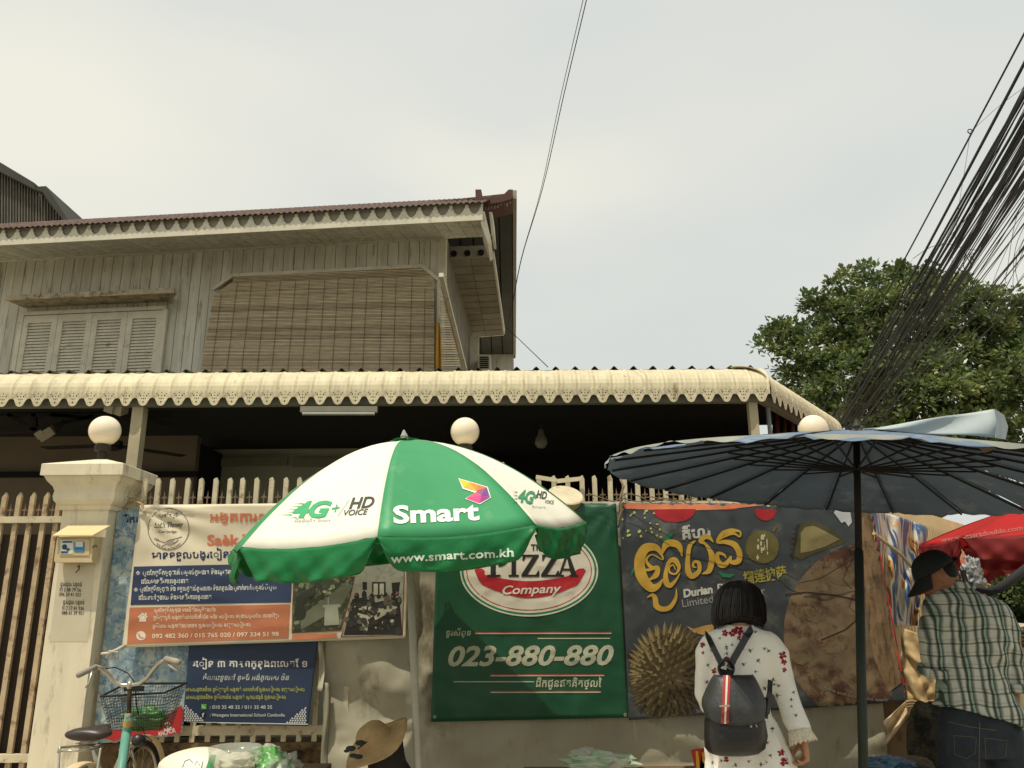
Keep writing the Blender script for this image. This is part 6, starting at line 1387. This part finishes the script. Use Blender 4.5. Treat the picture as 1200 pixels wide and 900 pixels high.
def mdisp(p):
    r_ = p-mbp; a = .020*mn.noise(Vector((r_.x*5+r_.z*6, r_.y*3, r_.z*4)))+.020*mn.noise(Vector((r_.x*13+r_.z*9, 2, r_.z*7)))-.010*abs(mn.noise(Vector((r_.x*9-r_.z*7, 5, r_.z*5))))+.004*mn.noise(r_*26)
    return a
shm_ = solidify_mesh(q, 'shirt', plaid(), mbp, .008, 4, mdisp)
link('shirt', shm_, mo_)
q = MB(); 
for c_, ax_, r_ in ((P(1096, 786, MY-.01), Vector((-.05, .25, -1)), .071), (P(1188, 806, MY-.02), Vector((0, 0, -1)), .060)):
    ax_.normalize(); u_ = ax_.orthogonal().normalized(); v_ = ax_.cross(u_)
    for k in range(3): q.tube([c_+ax_*(.012*k-.012)+(u_*math.cos(t)+v_*math.sin(t))*(r_+.004*math.sin(t*5+k)) for t in np.linspace(0, 6.283, 26)], .011, 8)
part('rolled_cuffs', q, shm_.materials[0], mo_, smooth=True, kind='stuff')
q = MB(); rg = []
for k_, (py, xl, xr, dh) in enumerate(((690, 1101, 1138, .088), (684, 1103, 1131, .080), (680, 1106, 1128, .075), (686, 1108, 1127, .066))): rg += erings([(py, xl, xr, dh)], MY, 30)
q.loft(rg, cap=False); part('collar', q, shm_.materials[0], mo_, smooth=True)
jn = mat('dark_denim', C(44, 50, 56), .85, .22, 14, bump=.3, bscale=120)
q = MB(); q.loft(erings([(822, 1106, 1182, .108), (848, 1103, 1185, .122), (870, 1104, 1189, .132), (885, 1107, 1191, .13)], MY, 30))
for s in (-1, 1): limb(q, [Vector((mbp.x+s*.10+.01, MY, .80)), Vector((mbp.x+s*.115, MY+.01, .48)), Vector((mbp.x+s*.12, MY-.02, .11))], [.118, .092, .075], 16)
jo = link('jeans', solidify_mesh(q, 'jeans', jn, mbp, .0085, 4, lambda p: .007*mn.noise(Vector((p.x*12, p.y*8, p.z*16)))+.004*mn.noise(p*30)), mo_)
tj = bvh([jo]); stt = ink(96, 88, 70)
decal('seam_stitching', shp(stroke([(1112, 846), (1138, 852), (1168, 856)], .8)+stroke([(1118, 862), (1119, 884), (1132, 889), (1143, 883), (1144, 864), (1118, 862)], .7)+stroke([(1154, 865), (1155, 888), (1167, 892), (1178, 886), (1180, 868), (1154, 865)], .7)+stroke([(1148, 846), (1147, 900)], .9)), tj, stt, mo_, .002, 6)
# ============================================================ seated seller with straw hat
SY = 4.65
sc0 = P(452, 900, SY); sb0 = Vector((sc0.x, SY, 0))
se = tag(link('person', None, None, sb0), 'seated seller in black seen from behind under a wide straw hat', 'person', None, 'thing')
q = MB(); hcS = P(446, 882, SY); q.ball(hcS, .095, 16, 12, (.8, .95, 1.1)); q.ball(hcS+Vector((0, .1, -.03)), .016, 8, 6); limb(q, [hcS, hcS+Vector((.03, 0, -.16))], [.05, .055])
limb(q, [hcS+Vector((.03, 0, -.16)), hcS+Vector((.03, .02, -.5))], [.12, .14])
for s in (-1, 1):
    a = hcS+Vector((.03+.17*s, 0, -.20)); limb(q, [a, a+Vector((.04*s, .05, -.24)), a+Vector((-.02*s, .28, -.28))], [.05, .042, .03]); hand(q, a+Vector((-.02*s, .28, -.28)), (0, 1, -.2), (0, 0, -1), (-s, 0, .1), 1, .6)
    limb(q, [Vector((sb0.x+.1*s, SY, .22)), Vector((sb0.x+.14*s, SY+.42, .36)), Vector((sb0.x+.12*s, SY+.40, .06))], [.09, .065, .045])
link('body', solidify_mesh(q, 'body', skin2, sb0, .0065, 3), se)
blkc = mat('black_cloth', (.022, .02, .018), .9, .2, 12, bump=.3, bscale=50)
q = MB(); cT = hcS+Vector((.03, 0, 0))
q.loft([[cT+Vector((rx*math.cos(k*.2618), .01+ry*math.sin(k*.2618), z)) for k in range(24)] for rx, ry, z in ((.055, .05, -.085), (.13, .085, -.12), (.185, .11, -.17), (.2, .125, -.25), (.19, .14, -.45), (.21, .17, -.6))])
# a dark scarf rising under the hat
limb(q, [cT+Vector((.0, -.02, .02)), cT+Vector((.01, -.02, -.07)), cT+Vector((.05, 0, -.16))], [.098, .105, .115])
link('shirt', solidify_mesh(q, 'shirt', blkc, sb0, .010, 4, lambda p: .008*mn.noise(p*12)), se)
q = MB()
for s in (-1, 1): limb(q, [Vector((sb0.x+.1*s, SY, .22)), Vector((sb0.x+.14*s, SY+.42, .36)), Vector((sb0.x+.12*s, SY+.40, .08))], [.115, .085, .06])
link('trousers', solidify_mesh(q, 'trousers', mat('grey_trousers', C(70, 66, 60), .9), sb0, .01, 3), se)
stl = thing('plastic_stool', 'low red plastic stool under the seated seller', 'stool', (sb0.x, SY-.02, 0))
q = MB(); q.lathe((sb0.x, SY-.02, 0), [(.15, .20), (.155, .215), (.15, .225), (.02, .225)], 20); part('seat', q, mat('red_plastic', C(160, 40, 36), .4), stl)
for i in range(4): a = i*math.pi/2+.78; q = MB(); q.bar((sb0.x+.17*math.cos(a), SY-.02+.17*math.sin(a), 0), (sb0.x+.12*math.cos(a), SY-.02+.12*math.sin(a), .205), .035); part('leg', q, MATS['red_plastic'], stl)
hA = Vector((-.50, -.34, .80)).normalized(); hO = P(440, 869, SY-.03)
straw = mat('straw', C(170, 142, 100), .85, .2, 9, bump=.5, bscale=140, spec=.2)
hat = thing('straw_hat', 'wide brimmed tan straw hat with a dark ribbon on the head of the seated seller', 'hat', hO)
Xh, Yh, Ah = frame_of(hA)
q = MB()
prof_h = [(.001, .098), (.03, .096), (.055, .088), (.074, .070), (.083, .045), (.087, .015), (.092, .002), (.11, -.004), (.14, -.008), (.17, -.010), (.195, -.006)]
q.loft([[hO+Xh*(r*1.0*math.cos(k*.1963))+Yh*(r*math.sin(k*.1963))+Ah*(z+(max(0, r-.1)*.18*math.sin(k*.1963*3+1)-max(0, r-.1)*.10)) for k in range(32)] for r, z in prof_h], cap=False)
part('hat_body', q, straw, hat, smooth=True, solid=.004)
rbn = mat('ribbon_black', (.02, .018, .016), .6)
q = MB(); q.loft([[hO+Xh*(r*math.cos(k*.1963))+Yh*(r*math.sin(k*.1963))+Ah*z for k in range(32)] for r, z in ((.0895, .008), (.0885, .024))], cap=False); part('ribbon', q, rbn, hat, smooth=True, solid=.002)
bw_ = P(419, 878, SY-.16); q = MB()
for dx, dz, s in ((-.035, .004, 1), (.012, .03, 1), (-.02, -.03, .8), (.006, -.035, .9), (-.055, -.008, .6)): q.ball(bw_+Vector((dx, 0, dz)), .02*s, 10, 6, (1.3, .5, .7))
q.bar(bw_, P(430, 869, SY-.15), .012, .006); part('bow', q, rbn, hat, smooth=True)
# ============================================================ bicycle
bx0 = P(165, 880, 5.48).x; bxr = P(93, 900, 4.55).x
bc = thing('bicycle', 'old turquoise bicycle with a wire basket parked facing the banners beside the gate pillar', 'bicycle', (bxr, 4.55, 0))
chrome = mat('chrome', C(190, 184, 166), .28, .12, 12, metal=.8, col2=C(120, 96, 70), thr=.66); teal = mat('teal_paint', C(96, 148, 130), .45, .12, 9, col2=C(120, 110, 86), thr=.68); rub = mat('rubber', (.02, .02, .02), .8); grip_ = mat('grip_grey', C(150, 142, 128), .7); crm = mat('mudguard_cream', C(206, 184, 144), .5, .15, 9, col2=C(130, 90, 60), thr=.64); blkp = mat('black_plastic', (.02, .019, .018), .4, spec=.5)
hS = P(152, 803, 5.18); hT = P(151, 838, 5.20); hBm = P(146, 874, 5.24)
def tub(nm, pts, r, mt, par=bc, n=8): q = MB(); q.tube(pts, r, n); return part(nm, q, mt, par, smooth=True)
BB = Vector((bxr+.02, 4.97, .28)); fw = Vector((bx0, 5.48, .33)); rw = Vector((bxr, 4.55, .33)); seat = P(111, 858, 4.76)
hbp = [P(112, 781, 5.06), P(118, 782.5, 5.10), P(127, 790, 5.14), P(134, 799, 5.17), P(143, 803, 5.18), hS, P(163, 801.5, 5.18), P(172, 795, 5.17), P(181, 783, 5.14), P(187, 777, 5.1), P(194, 773, 5.05)]
tub('handlebar', hbp, .012, chrome, n=10)
tub('grip', [P(91, 792, 4.96), P(95, 789.5, 4.98), P(113, 781, 5.06)], [.015, .019, .016], grip_); tub('grip', [P(194, 772, 5.05), P(207, 775.5, 4.98), P(210, 776.5, 4.96)], [.016, .019, .015], grip_)
tub('brake_lever', [P(108, 783, 5.04), P(107, 790, 5.0), P(104, 801, 4.98), P(100, 806, 4.97)], .006, chrome); tub('brake_lever', [P(196, 776, 5.04), P(200, 781, 5.0), P(207, 785, 4.98), P(212, 789, 4.97)], [.006, .008, .008, .005], MATS['grip_grey'])
q = MB(); q.ball(hS, .020, 10, 8, (1, 1, 1.3)); part('stem_clamp', q, chrome, bc, smooth=True)
tub('stem', [hS, hT], .014, mat('stem_dark', C(70, 58, 44), .5, metal=.4)); 
q = MB(); q.lathe(hT, [(.024, -.012), (.027, 0), (.024, .012)], 14, (hS-hT)); part('headset', q, chrome, bc)
tub('head_tube', [hT, hBm], .024, teal, n=12); tub('down_tube', [hT+(hBm-hT)*.55, BB], .026, teal, n=12); tub('cross_tube', [hBm, BB+Vector((0, -.05, .12))], .018, teal)
q = MB(); q.lathe(hT.lerp(hBm, .25), [(.0255, -.02), (.0255, .02)], 14, hT-hBm, cap=False); part('head_badge', q, mat('badge_gold', C(190, 160, 90), .4), bc)
tub('seat_tube', [BB, seat+Vector((0, 0, -.06))], .016, chrome)
for s in (-1, 1):
    tub('chain_stay', [BB, rw+Vector((.05*s, 0, 0))], .009, teal); tub('seat_stay', [seat+Vector((.02*s, 0, -.16)), rw+Vector((.055*s, 0, 0))], .008, teal)
    tub('fork_blade', [hBm+Vector((.03*s, .02, -.02)), fw+Vector((.045*s, 0, 0))], .011, chrome)
def wheel(c, nm):
    w = link('wheel', None, bc); q = MB(); q.tube([c+Vector((0, .315*math.cos(t), .315*math.sin(t))) for t in np.linspace(0, 2*math.pi, 40)], .019, 8); part('tyre', q, rub, w, smooth=True)
    q = MB(); q.tube([c+Vector((0, .292*math.cos(t), .292*math.sin(t))) for t in np.linspace(0, 2*math.pi, 40)], .010, 6); part('rim', q, chrome, w, smooth=True)
    q = MB()
    for k in range(28): a = 2*math.pi*k/28; q.tube([c+Vector((.025*(-1)**k, .02*math.cos(a), .02*math.sin(a))), c+Vector((0, .29*math.cos(a+.1), .29*math.sin(a+.1)))], .0012, 3)
    part('spokes', q, chrome, w, kind='stuff')
    q = MB(); q.tube([c-Vector((.05, 0, 0)), c+Vector((.05, 0, 0))], .018, 10); part('hub', q, chrome, w)
    q = MB(); q.grid(lambda u, v: c+Vector((.034*math.sin((v-.5)*2.6), 0, 0))+Vector((0, math.cos(R(20+150*u)), math.sin(R(20+150*u))))*(.352+.012*math.cos((v-.5)*2.6)), 24, 6); part('mudguard', q, crm, bc, smooth=True, solid=.002)
wheel(fw, 'front'); wheel(rw, 'rear')
q = MB(); q.loft([[seat+Vector((sx*math.cos(k*.3927), yy+.014*math.sin(k*.3927)*0, .018*math.sin(k*.3927)*hh+z)) for k in range(16)] for sx, yy, hh, z in ((.03, -.13, .5, 0), (.09, -.125, 1.3, 0), (.118, -.09, 1.9, 0), (.120, -.05, 2.0, 0), (.095, 0, 1.7, .003), (.05, .06, 1.3, .006), (.03, .12, 1.1, .008), (.02, .14, .6, .006))]); part('saddle', q, mat('saddle_brown', C(52, 42, 36), .4, .2, 8, spec=.5), bc, smooth=True)
for s in (-1, 1):
    q = MB(); c_ = seat+Vector((.05*s, -.06, -.055)); q.tube([c_+Vector((.016*math.cos(t), .016*math.sin(t), .0055*t/3-.02)) for t in np.linspace(0, 18, 40)], .004, 5); part('saddle_spring', q, chrome, bc)
rk = [P(68, 882, 4.45), P(70, 876, 4.45), P(92, 874, 4.6), P(118, 873, 4.75)]
tub('rack', rk, .007, chrome); tub('rack', [P(70, 880, 4.40), P(95, 880, 4.42), P(120, 876, 4.75)], .006, chrome); tub('rack', [P(70, 876, 4.45), rw+Vector((-.08, 0, 0))], .006, chrome); tub('rack', [P(118, 877, 4.42), rw+Vector((.08, 0, 0))], .006, chrome)
q = MB(); q.lathe(BB-Vector((.05, 0, 0)), [(.09, 0), (.09, .005)], 24, (1, 0, 0)); part('chainring', q, chrome, bc); tub('crank', [BB+Vector((-.07, 0, 0)), BB+Vector((-.08, .05, -.16))], .009, chrome); tub('crank', [BB+Vector((.07, 0, 0)), BB+Vector((.08, -.05, .16))], .009, chrome)
for p_ in (BB+Vector((-.12, .05, -.16)), BB+Vector((.12, -.05, .16))): q = MB(); q.box(p_, (.08, .07, .02)); part('pedal', q, rub, bc)
tub('brake_cable', [P(120, 784, 5.1), P(135, 782, 5.3), P(150, 789, 5.35), P(158, 800, 5.3), P(160, 825, 5.25), P(162, 838, 5.25)], .0035, rub); tub('brake_cable', [P(186, 779, 5.1), P(168, 780, 5.3), P(152, 790, 5.3), P(143, 800, 5.25), P(150, 830, 5.23)], .003, mat('cable_grey', C(120, 116, 104), .5)); tub('brake_cable', [P(167, 853, 5.3), P(170, 862, 5.25), P(178, 868, 5.25), P(178, 874, 5.25)], .003, rub)
q = MB(); q.lathe(P(163, 868, 5.22), [(.03, -.04), (.036, -.01), (.034, .03), (.02, .05)], 14, (0, -1, .3)); part('headlamp', q, blkp, bc, smooth=True)
# basket
wire_m = mat('basket_wire', C(66, 64, 56), .5, .1, 9, metal=.3)
bT = [P(123, 815, 5.24), P(197, 806, 5.24), P(201, 802, 5.50), P(140, 802, 5.50)]; zT_ = P(160, 803, 5.40).z; zB_ = P(160, 853, 5.36).z
xa_, xb_ = P(124, 810, 5.30).x, P(198, 810, 5.30).x
TP = [Vector((xa_, 5.24, zT_-.05)), Vector((xb_, 5.24, zT_-.03)), Vector((xb_+.02, 5.52, zT_)), Vector((xa_+.02, 5.52, zT_))]
xc_, xd_ = P(133, 853, 5.32).x, P(191, 853, 5.32).x
BP = [Vector((xc_, 5.27, zB_)), Vector((xd_, 5.27, zB_)), Vector((xd_, 5.46, zB_)), Vector((xc_, 5.46, zB_))]
bas = link('basket', None, bc); q = MB(); q.tube(TP+[TP[0]], .007, 6); part('basket_rim', q, rub, bas)
q = MB()
for s in range(4):
    a, b, c, d = TP[s], TP[(s+1) % 4], BP[s], BP[(s+1) % 4]; nn_ = 22 if s % 2 == 0 else 14
    for k in range(nn_+1): q.tube([a.lerp(b, k/nn_), c.lerp(d, k/nn_)], .0016, 3)
    for k in range(1, 13): q.tube([a.lerp(c, k/12), b.lerp(d, k/12)], .0016 if k % 4 else .0028, 3)
for k in range(1, 12): q.tube([BP[0].lerp(BP[1], k/12), BP[3].lerp(BP[2], k/12)], .0016, 3)
part('wire_mesh', q, wire_m, bas, kind='stuff')
q = MB(); q.bar(P(146, 807, 5.23), P(168, 807, 5.23), .02, .03); part('basket_bracket', q, rub, bas)
def lump(c, sc, seed, amp, n=28, fr=5.0):
    n = int(n*1.6)
    q = MB(); q.ball((0, 0, 0), 1, n, n-6)
    vs = []
    for v in q.v:
        k = 1+amp*.5*mn.noise(v*fr*.4+Vector((seed, 0, 0)))+amp*.22*mn.noise(v*fr*.8+Vector((0, seed, 0)))-amp*.28*abs(mn.noise(v*fr*.9+Vector((seed, 3, 0)))); vs.append(Vector(c)+Vector((v.x*sc[0], v.y*sc[1], v.z*sc[2]))*k)
    q.v = vs; return q
plg = mat('green_bag', C(70, 130, 60), .35, .2, 9, spec=.5, alpha=.75); plw = mat('clear_bag', C(214, 214, 200), .3, .1, 9, spec=.6, alpha=.42); wbag = mat('white_bag', C(226, 220, 196), .4, .05, 9, spec=.5)
solo('plastic_bag', lump(P(170, 842, 5.37), (.13, .08, .07), 1, .7), plg, 'green plastic bag lying in the bicycle basket', 'plastic bag', P(170, 852, 5.37), smooth=True)
# ============================================================ goods at the lower edge
tabm = mat('table_wood', C(110, 86, 60), .8, .2, 6, stretch=(1, 6, 1))
tz = P(270, 902, 4.7).z-.02
st1 = thing('stall_table', 'low wooden stall table under the white and green bags', 'table', (P(270, 900, 4.7).x, 4.75, 0))
tx = P(270, 900, 4.7).x
q = MB(); q.box((tx, 4.75, tz-.02), (.95, .5, .035)); part('tabletop', q, tabm, st1)
for i in (-1, 1):
    for j in (-1, 1): q = MB(); q.box((tx+.42*i, 4.75+.2*j, (tz-.04)/2), (.05, .05, tz-.04)); part('leg', q, tabm, st1)
wb_ = solo('sack', lump(P(232, 903, 4.68), (.21, .14, .115), 3, .18, fr=2), wbag, 'white printed sack with a green edge lying left of the glass bowl', 'sack', P(232, 906, 4.68), smooth=True)
twb = bvh([wb_]); decal('sack_print', shp([[(246, 885), (253, 885), (249, 905), (240, 905)]]), twb, ink(60, 150, 84), wb_, .002, 5); decal('sack_print', shp(stroke([(214, 899), (217, 892), (222, 890), (226, 894)], .8)+stroke([(228, 897), (231, 892), (234, 897)], .8)+stroke([(238, 892), (236, 900)], .9)), twb, ink(90, 90, 70), wb_, .002, 5)
gl = mat('bowl_glass', C(200, 206, 190), .08, .02, 5, alpha=.35, spec=.8)
q = MB(); c_ = P(276, 874, 4.62); q.lathe(c_-Vector((0, 0, .12)), [(.05, -.02), (.07, -.015), (.11, .02), (.133, .07), (.137, .115), (.132, .118), (.125, .07), (.10, .028), (.05, .0)], 30, cap=False); solo('glass_bowl', q, gl, 'clear glass bowl between the white sack and the green plastic bags', 'bowl', c_-Vector((0, 0, .14)), smooth=True)
solo('food_heap', lump(P(278, 893, 4.62), (.10, .09, .045), 6, .5), wbag, 'pale heap of food inside the glass bowl', 'food', P(278, 898, 4.62), smooth=True)
solo('plastic_bag', lump(P(312, 897, 4.7), (.12, .10, .085), 8, .8, 36, 3.6), mat('bag_green_white', C(96, 166, 84), .3, .1, 7, col2=C(216, 222, 200), thr=.50, spec=.6, alpha=.9), 'crumpled green and white plastic bag right of the glass bowl', 'plastic bag', P(312, 906, 4.7), smooth=True)
solo('plastic_bag', lump(P(333, 897, 4.75), (.09, .09, .065), 12, .8, 36, 4), plw, 'clear crumpled plastic bag at the right end of the low stall table', 'plastic bag', P(333, 906, 4.75), smooth=True)
solo('plastic_bag', lump(P(312, 882, 4.8), (.07, .05, .04), 22, .8, 30, 4), plw, 'small clear plastic bag on top of the green and white one', 'plastic bag', P(312, 886, 4.8), smooth=True)
def table(cx, cy, w, d, h, lab):
    t = thing('stall_table', lab, 'table', (cx, cy, 0)); q = MB(); q.box((cx, cy, h-.018), (w, d, .035)); part('tabletop', q, tabm, t)
    for i in (-1, 1):
        for j in (-1, 1): q = MB(); q.box((cx+(w/2-.04)*i, cy+(d/2-.04)*j, (h-.036)/2), (.04, .04, h-.036)); part('leg', q, tabm, t)
z2 = P(700, 908, 4.9).z; table(P(720, 900, 4.9).x, 4.95, 1.0, .4, z2, 'low wooden stall table in front of the pizza banner left of the woman')
solo('plastic_bag', lump(P(700, 892, 4.85), (.20, .12, .045), 15, .9, 40, 4.2), mat('bag_pale_green', C(170, 196, 160), .3, .1, 7, col2=C(206, 206, 186), thr=.5, spec=.6, alpha=.8), 'crumpled pale green plastic bags on the table below the phone number', 'plastic bag', P(700, 905, 4.85), smooth=True)
solo('plastic_bag', lump(P(683, 884, 4.9), (.07, .06, .035), 18, .8, 30, 4), plw, 'small clear plastic bag behind the pale green bags', 'plastic bag', P(683, 892, 4.9), smooth=True)
q = MB(); 
for x in (819, 826): q.box(P(x, 893, 4.5), (.05, .03, .12), Matrix.Rotation(.2*(x-822)/3, 3, 'Y'))
sn = solo('snack_packet', q, mat('packet_red', C(176, 48, 36), .4), 'red and yellow snack packets standing at the left side of the flowered dress', 'packet', P(822, 905, 4.5)); sn['kind'] = 'stuff'
decal('packet_print', shp([[(815, 880), (818, 880), (820, 900), (816, 900)], [(823, 882), (826, 882), (826, 896), (823, 892)]]), bvh([sn]), ink(206, 160, 50), sn, .002)
solo('plastic_bag', lump(P(1037, 897, 4.6), (.13, .10, .05), 25, .9, 40, 4), mat('bag_blue', C(58, 92, 116), .35, .2, 12, spec=.6), 'shiny blue plastic bag at the foot of the wall beside the dark green pole', 'plastic bag', P(1037, 908, 4.6), smooth=True)
q = MB(); q.tube([P(1040, 886, 4.5)+Vector((.06*math.cos(t)*k, .0, .03*math.sin(t)*k)) for k in (.2, 1) for t in np.linspace(0, 6, 8)], .003, 4)
z3_ = P(1040, 909, 4.6).z; table(P(1060, 900, 4.6).x, 4.62, .5, .36, z3_, 'small wooden table below the blue plastic bag')
solo('cloth_bundle', lump(P(1072, 899, 4.75), (.11, .09, .055), 31, .4), mat('grey_brown_cloth', C(96, 86, 70), .9, .2, 9), 'grey brown cloth bundle right of the blue plastic bag', 'bundle', P(1072, 908, 4.75), smooth=True)
q = lump(P(1092, 872, 5.2), (.14, .12, .24), 40, .35, 36, 4); solo('camouflage_bag', q, mat('camouflage', C(66, 60, 44), .9, .2, 9, col2=C(30, 30, 24), thr=.48), 'dark camouflage cloth bag standing against the brown wall beside the jeans', 'bag', P(1092, 905, 5.2), smooth=True)
# goods stall right of the man
zr_ = P(1195, 762, 5.2).z
table(P(1215, 762, 5.2).x, 5.3, .7, .5, zr_, 'stall table at the right edge carrying trays and cloth')
q = MB(); cx_ = P(1203, 755, 5.2)
for k in range(4): q.lathe((cx_.x, 5.25, zr_+.01+k*.022), [(.15, 0), (.17, .012), (.16, .02), (.14, .014)], 26)
sk_ = solo('woven_tray', q, mat('wicker', C(150, 116, 74), .9, .25, 20, bump=.6, bscale=90), 'short stack of brown woven trays on the stall table at the right edge', 'tray', (cx_.x, 5.25, zr_), smooth=True)
sk_['kind'] = 'stuff'
solo('cloth', lump((cx_.x+.02, 5.22, zr_+.125), (.15, .12, .03), 44, .5), mat('pale_cloth', C(176, 166, 142), .9, .1, 9), 'pale folded cloth lying on the woven trays', 'cloth', (cx_.x, 5.22, zr_+.1), smooth=True)
solo('plastic_bag', lump(P(1197, 780, 4.85), (.05, .06, .085), 50, .7, 30, 6), plw, 'white thin plastic bag hanging beside the elbow of the man', 'plastic bag', P(1197, 800, 4.85), smooth=True)
solo('red_cloth', lump(P(1200, 768, 5.15), (.10, .10, .06), 53, .5), mat('red_cloth', C(140, 40, 34), .8), 'red cloth below the woven trays at the right edge', 'cloth', P(1200, 778, 5.15), smooth=True)
q = MB(); c_ = P(1212, 838, 5.0); q.loft([[c_+Vector((.17*math.copysign(abs(math.cos(t))**.5, math.cos(t))*s, .14*math.copysign(abs(math.sin(t))**.5, math.sin(t))*s, z)) for t in np.linspace(0, 6.283, 33)[:-1]] for s, z in ((.8, -.16), (.95, -.14), (1, .0), (1, .13), (.9, .165))]); solo('foam_box', q, mat('foam_cream', C(222, 206, 166), .6, .05, 6), 'cream foam box standing right of the hand of the man', 'box', c_-Vector((0, 0, .16)), smooth=False)
q = MB(); q.box(c_-Vector((0, 0, .38)), (.4, .34, .43)); solo('crate', q, mat('brown_crate', C(92, 66, 44), .8, .2, 8), 'dark brown crate under the cream foam box', 'crate', c_-Vector((0, 0, .6)))
q = MB(); q.tube([P(1146, 692, 5.1), P(1158, 694, 5.05), P(1172, 689, 5.0), P(1186, 679, 5.0), P(1212, 658, 5.0)], [.026, .028, .028, .026, .024], 10); solo('curved_tube', q, rub, 'thick black curved tube rising from behind the shoulder of the man under the red parasol', 'tube', P(1150, 692, 5.1), smooth=True)
q = lump(P(1140, 678, 5.6), (.07, .06, .13), 61, .9, 30, 8); solo('plastic_bag', q, mat('bag_grey', C(150, 150, 146), .35, .1, 20, col2=C(60, 64, 70), thr=.5, spec=.6), 'grey and white plastic bag hanging behind the collar of the man', 'plastic bag', P(1140, 700, 5.6), smooth=True)
q = MB(); q.tube([P(1128, 668, 5.5), P(1134, 692, 5.5), P(1138, 760, 5.5)], .018, 8); solo('pole', q, rbb, 'short dark pole standing behind the cap of the man', 'pole', P(1138, 760, 5.5))
